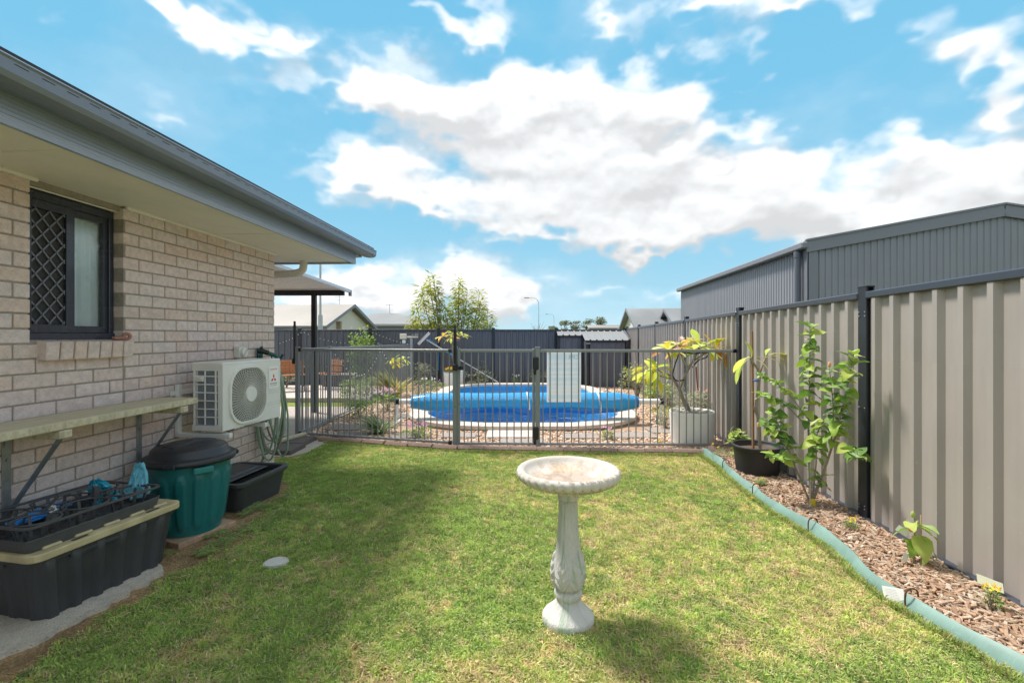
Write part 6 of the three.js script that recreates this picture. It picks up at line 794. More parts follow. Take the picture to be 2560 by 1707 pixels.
{
  // black nursery pot with a young frangipani and a stake
  const X = 2.57, Z = 5.0, pot = thing('nursery_pot', 'wide black plastic nursery pot standing on the mulch', 'pot', P(X, Z, 0.022));
  part(pot, 'body', new THREE.LatheGeometry([[0, 0], [0.19, 0], [0.2, 0.01], [0.228, 0.27], [0.243, 0.272], [0.246, 0.30], [0.243, 0.312], [0.228, 0.312], [0.222, 0.30], [0.218, 0.24], [0, 0.24]].map(([a, b]) => new THREE.Vector2(a, b)), 64), mat(0.032, 0.032, 0.035, 0.6, { map: rep(scuff, 3) }));
  part(pot, 'soil', cyl(0.217, 0.217, 0.02, 40, 0, 0.243, 0), M.soil);
  const o = thing('young_frangipani', 'young frangipani with drooping yellow-green leaves in the black pot', 'tree', P(X, Z, 0.26));
  part(o, 'trunk', taper([V(0.03, 0, 0), V(0.02, 0.3, 0.0), V(-0.01, 0.45, 0), V(0.025, 0.75, 0), V(0.02, 0.83, 0), V(-0.07, 0.97, 0)], 0.017, 0.012, 16, 8), M.barkPale); part(o, 'branch', taper([V(0.022, 0.8, 0), V(0.06, 0.92, 0.01), V(0.10, 1.0, 0)], 0.011, 0.009, 8, 7), M.barkPale); part(o, 'branch', taper([V(0.0, 0.38, 0), V(-0.03, 0.44, 0.01), V(-0.05, 0.47, 0.01)], 0.014, 0.012, 5, 7), M.barkPale);
  const lv = (p, d, l, k) => { const m = aim(V(...d), rr(-0.3, 0.3), l, V(...p)), me = part(o, 'leaf', frLeaf[2], L.frang[k]); m.decompose(me.position, me.quaternion, me.scale); };
  lv([-0.07, 0.98, 0], [-0.8, 0.05, 0.3], 0.30, 0); lv([-0.08, 0.97, 0], [-0.9, -0.35, 0.2], 0.33, 1); lv([-0.06, 0.98, 0], [0.15, 1, 0.1], 0.2, 1); lv([-0.05, 0.98, 0.01], [0.8, 0.35, 0.4], 0.28, 0); lv([-0.06, 0.97, 0.02], [0.75, -0.05, 0.6], 0.2, 4); lv([0.10, 1.0, 0], [0.9, 0.5, 0.1], 0.28, 0); lv([0.10, 1.0, 0], [0.8, 0.25, 0.4], 0.2, 2); lv([0.09, 1.0, 0], [0.3, 0.9, -0.4], 0.16, 1); lv([-0.07, 0.98, 0], [-0.2, 0.2, -0.9], 0.2, 1);
  solo('garden_stake', box(0.022, 1.42, 0.022, 0, 0.71, 0, 0.002), M.woodStake, 'brown wooden stake standing in the black pot', 'stake', null, P(X - 0.03, Z + 0.02, 0.10), [0, 0.3, 0.012]);
  solo('cable_tie', (() => { const g = new THREE.TorusGeometry(0.028, 0.009, 8, 20); g.rotateX(Math.PI / 2); return g; })(), mat(0.03, 0.12, 0.42, 0.5), 'blue tie round stake and stem of the young frangipani', 'tie', null, P(X - 0.01, Z + 0.01, 1.0));
}
// hibiscus shrubs
const hibGeo = [0.15, 0.4, 0.65].map((b, i) => leafGeo(1, 0.7, b + 0.15, 0.34, 7, (t) => Math.pow(Math.sin(Math.PI * Math.pow(t, 0.72)), 0.85), 0.03 + 0.05 * i));
function leafAt(o, p, d, len, mats) { const me = part(o, 'leaf', hibGeo[Math.floor(R() * 3)], mats[Math.floor(R() * mats.length)]); aim(d, rr(-0.7, 0.7), len, p).decompose(me.position, me.quaternion, me.scale); }
{
  const o = thing('hibiscus', 'tall open hibiscus shrub with glossy green leaves against the steel fence', 'shrub', P(2.54, 4.05, 0.022));
  const S = [
    [[[0, 0, 0], [-0.01, 0.6, 0.02], [0.0, 1.1, 0.02], [0.01, 1.53, 0.03]], 0.011, 48, 0.42, 0.095], [[[0, 0, 0], [0.03, 0.5, -0.2], [0.02, 0.95, -0.38], [-0.01, 1.30, -0.52]], 0.012, 44, 0.42, 0.092], [[[0.026, 0.56, -0.23], [0.05, 0.58, -0.40], [0.02, 0.54, -0.54]], 0.006, 16, 0.5, 0.105],
    [[[0, 0, 0], [-0.12, 0.35, 0.05], [-0.2, 0.62, 0.1], [-0.25, 0.78, 0.15]], 0.01, 40, 0.42, 0.09], [[[-0.005, 0.72, 0.02], [-0.2, 1.0, 0.1], [-0.37, 1.10, 0.15]], 0.006, 20, 0.4, 0.075], [[[-0.01, 0.65, 0.02], [-0.18, 0.85, 0.1], [-0.36, 0.92, 0.12]], 0.006, 22, 0.45, 0.08], [[[-0.1, 0.3, 0.05], [-0.25, 0.40, 0], [-0.37, 0.42, -0.05]], 0.006, 18, 0.4, 0.09],
    [[[0, 0, 0], [-0.02, 0.4, -0.1], [-0.05, 0.62, -0.15], [-0.02, 0.76, -0.2]], 0.009, 26, 0.55, 0.09], [[[0.01, 0.05, 0], [0.02, 0.18, -0.05], [0.02, 0.27, -0.1]], 0.006, 10, 0.55, 0.095], [[[0.03, 0.5, -0.2], [0, 0.85, -0.28], [-0.03, 1.18, -0.28]], 0.007, 24, 0.4, 0.08], [[[-0.15, 0.45, 0.07], [-0.28, 0.62, 0.1], [-0.33, 0.7, 0.12]], 0.006, 16, 0.4, 0.085]];
  for (const [pts, r0, n, from, len] of S) { const c = new THREE.CatmullRomCurve3(pts.map((p) => V(p[0], p[1], -p[2]))); part(o, 'stem', taper(c.getPoints(6), r0, 0.003, 12, 6), M.barkPale); for (let i = 0; i < n; i++) { const t = from + (1 - from) * Math.pow((i + R()) / n, 0.85), p = c.getPointAt(Math.min(1, t)), a = i * 2.4 + rr(-0.4, 0.4); leafAt(o, p, V(Math.cos(a), rr(-0.35, 0.6) + (t > 0.93 ? 0.6 : 0), Math.sin(a)), len * rr(0.8, 1.5), L.hib); } }
  for (const [a, b, c] of [[-0.03, 1.21, 0.28], [-0.38, 0.66, -0.13], [-0.26, 0.80, -0.15]]) part(o, 'bud', (() => { const g = new THREE.SphereGeometry(0.014, 10, 8); g.scale(0.8, 1.7, 0.8); g.translate(a, b, c); return g; })(), L.peach);
  solo('garden_stake', rod(P(2.50, 4.0, 0.02), P(2.50, 3.99, 0.74), 0.005, 6), mat(0.55, 0.62, 0.55, 0.5), 'thin pale stake standing in the tall hibiscus', 'stake');
  const s = thing('hibiscus', 'small hibiscus with broad bright leaves and one bud in the mulch', 'shrub', P(2.49, 2.95, 0.022));
  part(s, 'stem', merge([taper([V(0, 0, 0), V(-0.01, 0.1, 0.01), V(0, 0.24, 0), V(0.0, 0.30, 0)], 0.006, 0.003, 8, 6), taper([V(-0.005, 0.01, 0), V(-0.02, 0.11, 0.02)], 0.005, 0.003, 4, 6)]), M.barkPale);
  const bl = [[-0.01, 0.27, 0.0, -0.7, 0.35, 0.5, 0.10], [0.0, 0.26, 0, 0.2, 0.25, 0.9, 0.13], [0, 0.25, 0, 0.75, 0.05, 0.45, 0.12], [0, 0.20, 0.01, -0.15, -0.5, 0.9, 0.14], [0.02, 0.19, 0, 0.7, -0.45, 0.5, 0.13], [0.02, 0.15, 0, 0.5, -0.9, 0.5, 0.13], [0, 0.16, 0, -0.5, -0.4, 0.6, 0.10], [0, 0.24, 0, 0.5, 0.3, -0.7, 0.11], [0, 0.22, 0, -0.6, 0.0, -0.6, 0.10], [0, 0.18, 0, 0.2, -0.3, -0.9, 0.1]];
  for (const b of bl) leafAt(s, V(b[0], b[1], b[2]), V(b[3], b[4], b[5]), b[6] * 1.15, [L.hib[2], L.hib[0], L.hib[4]]);
  part(s, 'bud', (() => { const g = new THREE.SphereGeometry(0.015, 10, 8); g.scale(0.8, 1.4, 0.8); g.translate(-0.01, 0.325, 0); return g; })(), L.hib[4]); part(s, 'bloom', (() => { const g = new THREE.SphereGeometry(0.018, 10, 8); g.translate(-0.05, 0.25, 0.04); return g; })(), L.peach);
  solo('garden_stake', rod(P(2.515, 2.93, 0.0), P(2.525, 2.945, 0.345), 0.0035, 6), mat(0.62, 0.42, 0.22, 0.7), 'thin bamboo stake beside the small hibiscus', 'stake');
}
const MG = 'marigolds in the mulch bed';
const mari = (X, Z, h, w, nf, label) => shrub('marigold', label, X, Z, { w, h, n: 190, len: 0.026, cols: GREENS, geo: narrow, stems: 5, flowers: nf, fcol: [[0.86, 0.58, 0.03], [0.88, 0.66, 0.08]], fsize: 0.019, top: true, group: MG, cat: 'flower', base: 0.022 });
mari(2.46, 2.45, 0.135, 0.10, 5, 'yellow marigold nearest the camera, close to the fence rail'); mari(2.47, 3.48, 0.10, 0.12, 3, 'yellow marigold between the two hibiscus shrubs'); mari(2.36, 4.55, 0.09, 0.12, 2, 'yellow marigold in front of the black pot'); mari(2.43, 5.62, 0.16, 0.22, 4, 'yellow marigold clump by the end of the pool fence');
shrub('leafy_plant', 'small leafy green plant between the pool fence end and the black pot', 2.68, 5.62, { w: 0.26, h: 0.42, n: 130, len: 0.075, cols: LIME, geo: oval, stems: 4, base: 0.022 });
solo('fallen_leaf', leafGeo(0.16, 0.035, 0.7, 0.2, 6), L.lime, 'long green leaf lying on the mulch', 'leaf', null, P(2.40, 3.42, 0.055), [0, 1.2, 0]);
solo('fallen_leaf', leafGeo(0.05, 0.045, 0.5, 0.3, 4), leafMat(0.40, 0.10, 0.03), 'rust-red dead leaf lying below the tall hibiscus', 'leaf', null, P(2.57, 3.80, 0.05), [0.2, 2.2, 0.2]);
for (const [X, Z, l] of [[1.62, 3.55, 'beside the edging on the lawn, nearest the camera'], [2.10, 4.18, 'against the edging below the black pot'], [1.95, 3.95, 'on the lawn between two pegs']]) { const g = []; for (let i = 0; i < 9; i++) { const q = petalG.clone(); q.applyMatrix4(aim(V(Math.cos(i * 0.7), 0.4 + 0.3 * (i % 2), Math.sin(i * 0.7)), 0, 0.017, V(0, 0, 0))); g.push(q); } solo('fallen_flower', merge(g), L.yellow, 'yellow flower head fallen ' + l, 'flower', 'fallen yellow flower heads', P(X, Z, 0.04)); }

// the beds round the pool
strappy('strappy_plant', 'dark green strappy clump behind the left pool fence', -2.0, 7.12, { n: 150, h: 0.36, w: 0.38, cols: [[0.07, 0.16, 0.025], [0.12, 0.24, 0.035], [0.05, 0.12, 0.02]] });
shrub('flower_plant', 'pink flowering clump left of the gate behind the fence', -1.37, 6.86, { w: 0.42, h: 0.20, n: 320, len: 0.045, cols: GREENS, stems: 8, flowers: 26, fcol: [[0.78, 0.45, 0.68], [0.72, 0.38, 0.6]], fsize: 0.028, top: true, cat: 'flower' });
shrub('flower_plant', 'single pink flower plant right of the gate', 1.33, 6.72, { w: 0.2, h: 0.17, n: 130, len: 0.04, cols: GREENS, stems: 4, flowers: 8, fcol: [[0.82, 0.48, 0.66]], fsize: 0.03, top: true, cat: 'flower' });
shrub('flower_plant', 'tiny yellow flower in the gravel near the white pot', 1.98, 6.42, { w: 0.1, h: 0.06, n: 50, len: 0.02, cols: GREENS, stems: 3, flowers: 4, fcol: [[0.88, 0.70, 0.03]], fsize: 0.022, top: true, cat: 'flower' });
shrub('rose_bush', 'white flowering bush beside the patio fence', -2.75, 8.6, { w: 0.55, h: 0.38, n: 480, len: 0.055, cols: GREENS, stems: 8, flowers: 22, fcol: [[0.88, 0.82, 0.75]], fsize: 0.045, top: true });
shrub('hydrangea', 'pink flowering bush behind the white flowers', -2.45, 9.4, { w: 0.55, h: 0.42, n: 520, len: 0.06, cols: GREENS, stems: 8, flowers: 24, fcol: [[0.78, 0.5, 0.62], [0.82, 0.6, 0.7]], fsize: 0.045, top: true });
strappy('grass_clump', 'tall yellow-green grass clump left of the reel', -2.75, 11.2, { n: 150, h: 0.72, w: 0.42, cols: [[0.42, 0.42, 0.10], [0.30, 0.38, 0.08], [0.55, 0.36, 0.12], [0.50, 0.46, 0.20]] });
shrub('lavender', 'low mauve flowering plants behind the reel tube', -2.25, 11.9, { w: 0.7, h: 0.3, n: 380, len: 0.05, cols: SAGE, stems: 8, flowers: 26, fcol: [[0.55, 0.40, 0.5], [0.7, 0.55, 0.6]], fsize: 0.022, top: true });
{ const o = thing('frangipani_tree', 'small yellow-leaved frangipani beyond the left pool fence', 'tree', P(-2.95, 12.2, 0.012)); part(o, 'trunk', taper([V(0, 0, 0), V(0.02, 0.4, 0), V(0, 0.75, 0)], 0.02, 0.014, 8, 7), M.barkPale); for (const [a, b, c] of [[-0.12, 0.88, 0.05], [0.16, 0.92, -0.05], [0.02, 0.82, 0.15]]) { part(o, 'branch', taper([V(0, 0.72, 0), V(a * 0.6, b - 0.08, c * 0.6), V(a, b, c)], 0.013, 0.009, 6, 6), M.barkPale); rosette(o, V(a, b, c), V(a, 0.6, c), 9, 0.24, [L.frang[0], L.frang[1], L.frang[2]]); } bloom(o, V(0.1, 0.78, 0.16), 4, 0, L.petalW, 0.05, 0.12); }
shrub('lime_shrub', 'lime green grassy shrub at the patio side of the fence', -3.55, 10.6, { w: 0.55, h: 0.62, n: 620, len: 0.10, cols: LIME, geo: narrow, stems: 10 });
shrub('lime_shrub', 'lime green shrub by the patio slab edge', -3.5, 11.6, { w: 0.55, h: 0.6, n: 520, len: 0.10, cols: LIME, geo: narrow, stems: 9 });
shrub('feathery_shrub', 'feathery pale green shrub under the sensor light', -2.55, 13.7, { w: 0.6, h: 0.95, n: 620, len: 0.07, cols: SAGE, geo: narrow, stems: 9 });
shrub('low_shrub', 'low white-flowered shrub left of the square pot', -2.35, 13.3, { w: 0.6, h: 0.32, n: 360, len: 0.05, cols: GREENS, stems: 6, flowers: 10, fsize: 0.05, top: true });
shrub('silver_plant', 'silvery leafed low plant beside the square white pot', -2.35, 14.4, { w: 0.7, h: 0.22, n: 330, len: 0.05, cols: [[0.6, 0.56, 0.54], [0.5, 0.46, 0.44], [0.32, 0.18, 0.16]], geo: oval, stems: 6 });
shrub('low_shrub', 'small green mound in front of the silvery plant', -1.95, 13.4, { w: 0.35, h: 0.26, n: 220, len: 0.04, cols: GREENS, stems: 5, flowers: 3, fcol: [[0.7, 0.4, 0.65]], fsize: 0.03, top: true });
shrub('feathery_shrub', 'rounded sage shrub right of the square white pot', -1.0, 14.55, { w: 0.95, h: 0.55, n: 760, len: 0.06, cols: SAGE, stems: 10 });
shrub('feathery_shrub', 'tall wispy shrub behind the brush pole', -0.95, 14.75, { w: 0.4, h: 0.85, n: 220, len: 0.05, cols: SAGE, stems: 5 });
shrub('low_shrub', 'small green shrub with white flowers in the middle of the back fence', 0.1, 14.65, { w: 0.36, h: 0.32, n: 240, len: 0.045, cols: GREENS, stems: 6, flowers: 8, fsize: 0.04, top: true });
shrub('feathery_shrub', 'thin wispy shrub behind the gate hinge post', 0.72, 14.6, { w: 0.5, h: 0.62, n: 170, len: 0.045, cols: SAGE, stems: 6 });
shrub('feathery_shrub', 'wispy green shrub behind the safety sign', 1.15, 14.5, { w: 0.45, h: 0.65, n: 300, len: 0.05, cols: SAGE, stems: 6 });
shrub('yellow_shrub', 'yellow-green bushy shrub against the steel fence beyond the frangipani', 2.98, 11.3, { w: 0.75, h: 0.95, n: 900, len: 0.07, cols: [...YEL, ...SAGE], stems: 12, flowers: 10, fsize: 0.035 });
shrub('yellow_shrub', 'yellow-green shrub beside the end of the reel', 2.95, 9.6, { w: 0.7, h: 0.7, n: 700, len: 0.065, cols: [...YEL, ...GREENS], stems: 10, flowers: 6, fsize: 0.03 });
shrub('low_shrub', 'low olive shrub under the right end of the reel', 2.72, 8.35, { w: 0.6, h: 0.28, n: 380, len: 0.05, cols: YEL, stems: 7 });
shrub('grevillea', 'fine-leaved grevillea with pink blooms behind the large white pot', 2.82, 7.45, { w: 0.95, h: 0.78, n: 1100, len: 0.085, cols: SAGE, geo: narrow, stems: 14, flowers: 7, fcol: [[0.85, 0.5, 0.45]], fsize: 0.06 });
// square white pot by the back fence, with its frangipani
{ const p = thing('planter_pot', 'square white planter pot by the back fence with yellow flowers', 'pot', P(-1.80, 14.35, 0.012), 0.15); part(p, 'body', merge([tub(0.50, 0.50, 0.44, 0.92, 0.02, 0.02)]), M.white); part(p, 'soil', box(0.46, 0.02, 0.46, 0, 0.40, 0), M.soil);
  const o = thing('frangipani_tree', 'frangipani with yellowing leaves in the square white pot', 'tree', P(-1.80, 14.35, 0.41)); part(o, 'trunk', taper([V(0.2, 0, 0), V(0.12, 0.25, 0), V(0.0, 0.5, 0), V(0, 0.85, 0), V(-0.02, 1.0, 0)], 0.02, 0.013, 12, 7), M.barkPale); for (const [a, b, c] of [[-0.3, 1.15, 0], [0.04, 1.25, 0.05], [0.3, 1.18, 0], [0.0, 1.12, 0.2]]) { part(o, 'branch', taper([V(-0.02, 0.98, 0), V(a * 0.5, 0.98, c * 0.5), V(a, b - 0.05, c)], 0.011, 0.008, 7, 6), M.barkPale); rosette(o, V(a, b - 0.03, c), V(a * 0.6, 0.8, c), 11, 0.29, [L.frang[0], L.frang[2], L.frang[3], L.frang[4], L.frang[1]]); }
  shrub('yellow_flowers', 'bright yellow flowers growing in the square white pot', -1.85, 14.33, { w: 0.42, h: 0.16, n: 160, len: 0.04, cols: GREENS, stems: 5, flowers: 30, fcol: [[0.85, 0.5, 0.01], [0.85, 0.60, 0.02]], fsize: 0.05, top: true, base: 0.41, cat: 'flower' });
  const c = thing('round_pillar', 'thin white round post between the square pot and the gate post', 'post', P(-1.50, 14.2)); part(c, 'shaft', cyl(0.045, 0.045, 0.5, 16, 0, 0.25, 0), M.pvc); part(c, 'cap', cyl(0.055, 0.055, 0.03, 16, 0, 0.51, 0), M.pvc); }
// climber and potted bush by the patio
shrub('climbing_jasmine', 'tall bright green climber with white flowers on the back fence', -4.55, 14.55, { w: 0.85, h: 1.85, n: 1800, len: 0.085, cols: [...LIME, ...GREENS], geo: oval, stems: 18, flowers: 40, fsize: 0.03 });
shrub('patio_bush', 'grey-green potted bush on the patio slab', -6.2, 13.1, { w: 0.75, h: 0.85, n: 700, len: 0.06, cols: SAGE, stems: 10, base: 0.11 });
// the leafy tree behind the back fence
{
  const Z = 17, k = Z / 1095, o = thing('leafy_tree', 'leafy yellow-green tree rising behind the back fence', 'tree', V(-2.1, gy(15), -Z));
  const tips = [[985, 640], [1000, 634], [972, 660], [1010, 668], [955, 698], [978, 700], [1000, 698], [1022, 690], [950, 733], [972, 735], [1000, 728], [1026, 722], [1032, 750], [990, 756], [962, 752], [1058, 648], [1054, 668], [1066, 690], [1076, 712], [1044, 690], [1060, 730], [1050, 748], [1100, 668], [1105, 690], [1094, 706], [1120, 716], [1130, 736], [1110, 738], [1086, 744], [1072, 668], [1038, 708]];
  const st = [], lf = []; const root = [V(-0.25, 0, 0), V(0.1, 0, 0.1), V(0.3, 0, -0.1)];
  for (const [x, y] of tips) { const X = (x - 1176) * k + 2.1, Y = 1.424 + (772 - y) * k - gy(15), zz = rr(-0.6, 0.6), tip = V(X, Y, zz), r = root[x < 1020 ? 0 : x < 1080 ? 1 : 2]; const mid = V(lerp(r.x, X, 0.55), Y * 0.5, zz * 0.5); st.push(taper([r, mid, V(lerp(mid.x, X, 0.8), Y - 0.5, zz * 0.9), tip], 0.035, 0.008, 10, 6));
    for (let i = 0; i < 105; i++) { const t = R(), p = V(X + rr(-0.05, 0.05), Y - t * 0.72, zz + rr(-0.05, 0.05)), a = rr(0, 6.28), d = V(Math.cos(a), rr(-0.7, 0.5) + (1 - t) * 0.5, Math.sin(a)); lf.push({ m: aim(d, rr(-0.6, 0.6), rr(0.18, 0.31), p.add(d.clone().multiplyScalar(0.02 + 0.13 * R()))), c: tint(t > 0.8 && R() < 0.22 ? [[0.46, 0.34, 0.05]] : [[0.40, 0.46, 0.03], [0.52, 0.55, 0.04], [0.26, 0.34, 0.025], [0.58, 0.54, 0.05]], 0.15) }); } }
  part(o, 'trunk', merge(st), M.bark); part(o, 'crown', cloud(lf, [narrow]), leafVC);
}
// far gum trees and a bare tree
function gum(label, X, Z, h, w, n) { const o = thing('gum_tree', label, 'tree', V(X, gy(15) - 0.04, -Z), 0, 'distant gum trees'), st = [], lf = []; for (let i = 0; i < 9; i++) { const a = rr(0, 6.28), q = Math.sqrt(R()), tip = V(Math.cos(a) * q * w / 2, h * rr(0.62, 0.98) * (1 - 0.15 * q), Math.sin(a) * q * w / 2); st.push(taper([V(0, 0, 0), V(tip.x * 0.2, h * 0.35, tip.z * 0.2), tip], 0.13, 0.02, 8, 6)); for (let j = 0; j < n; j++) { const d = rdir(0), r = Math.pow(R(), 0.5); lf.push({ m: aim(rdir(-0.3), rr(-1, 1), rr(0.16, 0.32), tip.clone().add(V(d.x * w * 0.17 * r, d.y * h * 0.12 * r, d.z * w * 0.17 * r))), c: tint([[0.16, 0.19, 0.08], [0.23, 0.25, 0.11], [0.11, 0.14, 0.06]]) }); } } part(o, 'trunk', merge(st), M.bark); part(o, 'crown', cloud(lf, [small]), leafVC); }
gum('distant gum tree, the lower left one of the pair', 8.6, 70, 4.4, 3.4, 130); gum('distant gum tree, the taller right one of the pair', 12.3, 70, 4.75, 3.9, 150); gum('faint low gum tree at the far left of the pair', 6.6, 74, 3.4, 2.6, 90);
{ const o = thing('bare_tree', 'small leafless tree below the curved-arm street lamp', 'tree', V(2.9, gy(15) - 0.04, -54)); const b = []; for (let i = 0; i < 14; i++) { const a = rr(0, 6.28), q = rr(0.2, 1); b.push(taper([V(0, 0.2, 0), V(Math.cos(a) * q * 0.4, 2.0, Math.sin(a) * q * 0.4), V(Math.cos(a) * q * 1.5, rr(2.4, 3.3), Math.sin(a) * q)], 0.04, 0.008, 8, 5)); } part(o, 'branches', merge(b), mat(0.28, 0.22, 0.18, 0.9)); }

// ---------------------------------------------------------------- small things round the pool and the patio
{ // brush on its long pole, leaning by the back fence
  const a = P(-0.42, 13.95, 0.20), b = V(-2.63, 1.424 - 0.10, -14.55), o = thing('pool_brush', 'white pool brush on a long pole leaning across the back of the pool', 'pool brush', a);
  wpart(o, 'pole', rod(a, a.clone().lerp(b, 0.62), 0.016, 10), M.alu); wpart(o, 'grip_sleeve', rod(a.clone().lerp(b, 0.62), a.clone().lerp(b, 0.74), 0.021, 10), mat(0.05, 0.30, 0.55, 0.4)); wpart(o, 'pole_end', rod(a.clone().lerp(b, 0.74), b, 0.018, 10), M.alu);
  const h = wpart(o, 'brush_head', bar(V(b.x - 0.22, b.y - 0.16, b.z), V(b.x + 0.12, b.y + 0.19, b.z), 0.06, 0.05, 0.012), M.pvc); wpart(h, 'bristles', bar(V(b.x - 0.25, b.y - 0.13, b.z), V(b.x + 0.09, b.y + 0.22, b.z), 0.05, 0.035), mat(0.72, 0.62, 0.6, 0.9)); wpart(h, 'brush_yoke', rod(b, V(b.x + 0.14, b.y - 0.04, b.z), 0.026, 8), mat(0.03, 0.22, 0.6, 0.4));
  solo('blue_rope', tube([V(-2.62, 1.30, -14.75), V(-2.4, 1.2, -14.9), V(-2.31, 1.08, -14.95), V(-2.31, 0.7, -14.95), V(-2.31, 0.36, -14.95)], 0.012, 40, 6), mat(0.02, 0.32, 0.62, 0.7), 'blue rope hanging on the dark fence post behind the brush', 'rope');
}
{ // sensor light on a post
  const o = thing('sensor_light', 'cream sensor light on a pale post in front of the back fence', 'light', P(-3.02, 14.4)); part(o, 'post', box(0.07, 1.48, 0.05, -0.02, 0.74, 0, 0.004), mat(0.36, 0.38, 0.42, 0.5)); part(o, 'arm', box(0.36, 0.05, 0.05, 0.0, 1.52, 0, 0.006), mat(0.66, 0.62, 0.52, 0.5)); part(o, 'lamp_box', box(0.20, 0.16, 0.06, -0.26, 1.54, 0.02, 0.008), mat(0.70, 0.66, 0.55, 0.5)); part(o, 'sensor', box(0.10, 0.10, 0.05, -0.24, 1.38, 0.02, 0.01), mat(0.72, 0.80, 0.82, 0.4)); part(o, 'camera_head', merge([cyl(0.05, 0.05, 0.08, 14, 0.14, 1.59, 0), cyl(0.03, 0.03, 0.05, 12, 0.02, 1.58, 0)]), M.galv); }
{ // fairy lights
  const str = (pts, label, n) => { const o = thing('fairy_lights', label, 'lights', pts[0], 0, 'strings of fairy lights'); const c = new THREE.CatmullRomCurve3(pts); wpart(o, 'cord', new THREE.TubeGeometry(c, 60, 0.004, 4), M.black); const l = []; for (let i = 0; i < n; i++) { const p = c.getPointAt((i + 0.5) / n), g = new THREE.SphereGeometry(0.014, 8, 6); g.scale(0.85, 1.2, 0.85); g.translate(p.x, p.y - 0.02, p.z); l.push(g); } wpart(o, 'bulbs', merge(l), mat(0.82, 0.80, 0.72, 0.3)); };
  const F = (X, h) => V(X, 1.424 + h, -14.9); const S = (Z, h) => P(-3.10, Z, h);
  str([F(-7.3, -0.22), F(-6.9, -0.06), F(-6.55, 0.16)], 'fairy lights on the back fence behind the house corner', 8); str([F(-6.55, 0.16), F(-6.1, -0.02), F(-5.5, -0.16), F(-4.9, -0.2), F(-4.5, -0.15)], 'fairy lights on the back fence left of the climber', 16); str([F(-4.4, 0.15), F(-4.0, 0.0), F(-3.6, -0.14), F(-3.1, -0.26)], 'fairy lights on the back fence behind the sensor light', 12);
  str([S(8.3, 1.22), S(9.3, 0.78), S(10.2, 0.76), S(11.25, 1.2)], 'fairy lights looped on the side pool fence, near loop', 20); str([S(11.35, 1.2), S(12.2, 0.82), S(13.2, 0.82), S(14.8, 1.2)], 'fairy lights looped on the side pool fence, far loop', 20);
}
// wrought iron and timber seats on the patio
function seat(label, X, Z, turn, w) {
  const o = thing('garden_bench', label, 'bench', P(X, Z, 0.11), turn, 'garden seats on the patio');
  for (let i = 0; i < 5; i++) part(o, 'seat_slat', box(w, 0.022, 0.075, 0, 0.42, -0.17 + i * 0.088, 0.005), M.woodOrange);
  for (let i = 0; i < 4; i++) { const g = box(w, 0.075, 0.022, 0, 0, 0, 0.005); g.rotateX(-0.22); g.translate(0, 0.50 + i * 0.082, -0.22 - i * 0.018); part(o, 'back_slat', g, M.woodOrange); }
  for (const s of [-1, 1]) { const x = s * (w / 2 - 0.03); part(o, 'iron_side', merge([tube([V(x, 0, 0.22), V(x, 0.2, 0.19), V(x, 0.40, 0.20)], 0.012), tube([V(x, 0, -0.26), V(x, 0.25, -0.2), V(x, 0.44, -0.21), V(x, 0.82, -0.31)], 0.012), tube([V(x, 0.62, -0.26), V(x, 0.64, 0.05), V(x, 0.6, 0.22), V(x, 0.45, 0.2)], 0.013), tube([V(x, 0.2, 0.19), V(x, 0.28, 0), V(x, 0.2, -0.2)], 0.009)]), M.iron); const wh = new THREE.TorusGeometry(0.13, 0.010, 6, 24); wh.rotateY(Math.PI / 2); wh.translate(x, 0.24, 0); part(o, 'iron_scroll', wh, M.iron); }
  return o;
}
seat('orange timber and iron garden seat nearest the house corner', -5.75, 12.3, 0.5, 0.75); seat('orange timber and iron garden seat farther along the patio', -5.0, 12.9, -0.7, 0.7);
{ const o = thing('planter_box', 'low dark planter box with pink and white edge on the patio', 'planter', P(-4.95, 13.65, 0.02)); part(o, 'box', tub(0.9, 0.35, 0.42, 0.95, 0.02, 0.02), M.dark); part(o, 'rim', ring(0.93, 0.38, 0.02, 0.86, 0.31, 0.01, 0.03), mat(0.7, 0.66, 0.64, 0.6), V(0, 0.42, 0)); part(o, 'soil', box(0.84, 0.02, 0.3, 0, 0.38, 0), M.soil); }

// ---------------------------------------------------------------- mulch, gravel, weeds and grass
function scatter(name, label, category, geo, material, n, place, colors) {
  const m = sh(new THREE.InstancedMesh(geo, material, n)); m.name = name; tag(m, label, category, null, 'stuff'); const c = new THREE.Color(); let k = 0, guard = 0;
  while (k < n && guard++ < n * 6) { const q = place(); if (!q) continue; m.setMatrixAt(k, q.m); const col = q.c ?? tint(colors, 0.2); m.setColorAt(k, c.setRGB(...col)); k++; } m.count = k; scene.add(m); return m; }
const tr = (p, ex, ey, ez, s) => new THREE.Matrix4().compose(p, new THREE.Quaternion().setFromEuler(new THREE.Euler(ex, ey, ez)), s);
const chip = (() => { const g = chamfer(1, 0.16, 0.36, 0.03); const p = g.attributes.position; for (let i = 0; i < p.count; i++) { const x = p.getX(i), z = p.getZ(i); p.setXYZ(i, x, p.getY(i) + 0.10 * x * x, z * (1 - 0.5 * Math.abs(x)) + 0.06 * x); } g.computeVertexNormals(); return g; })();
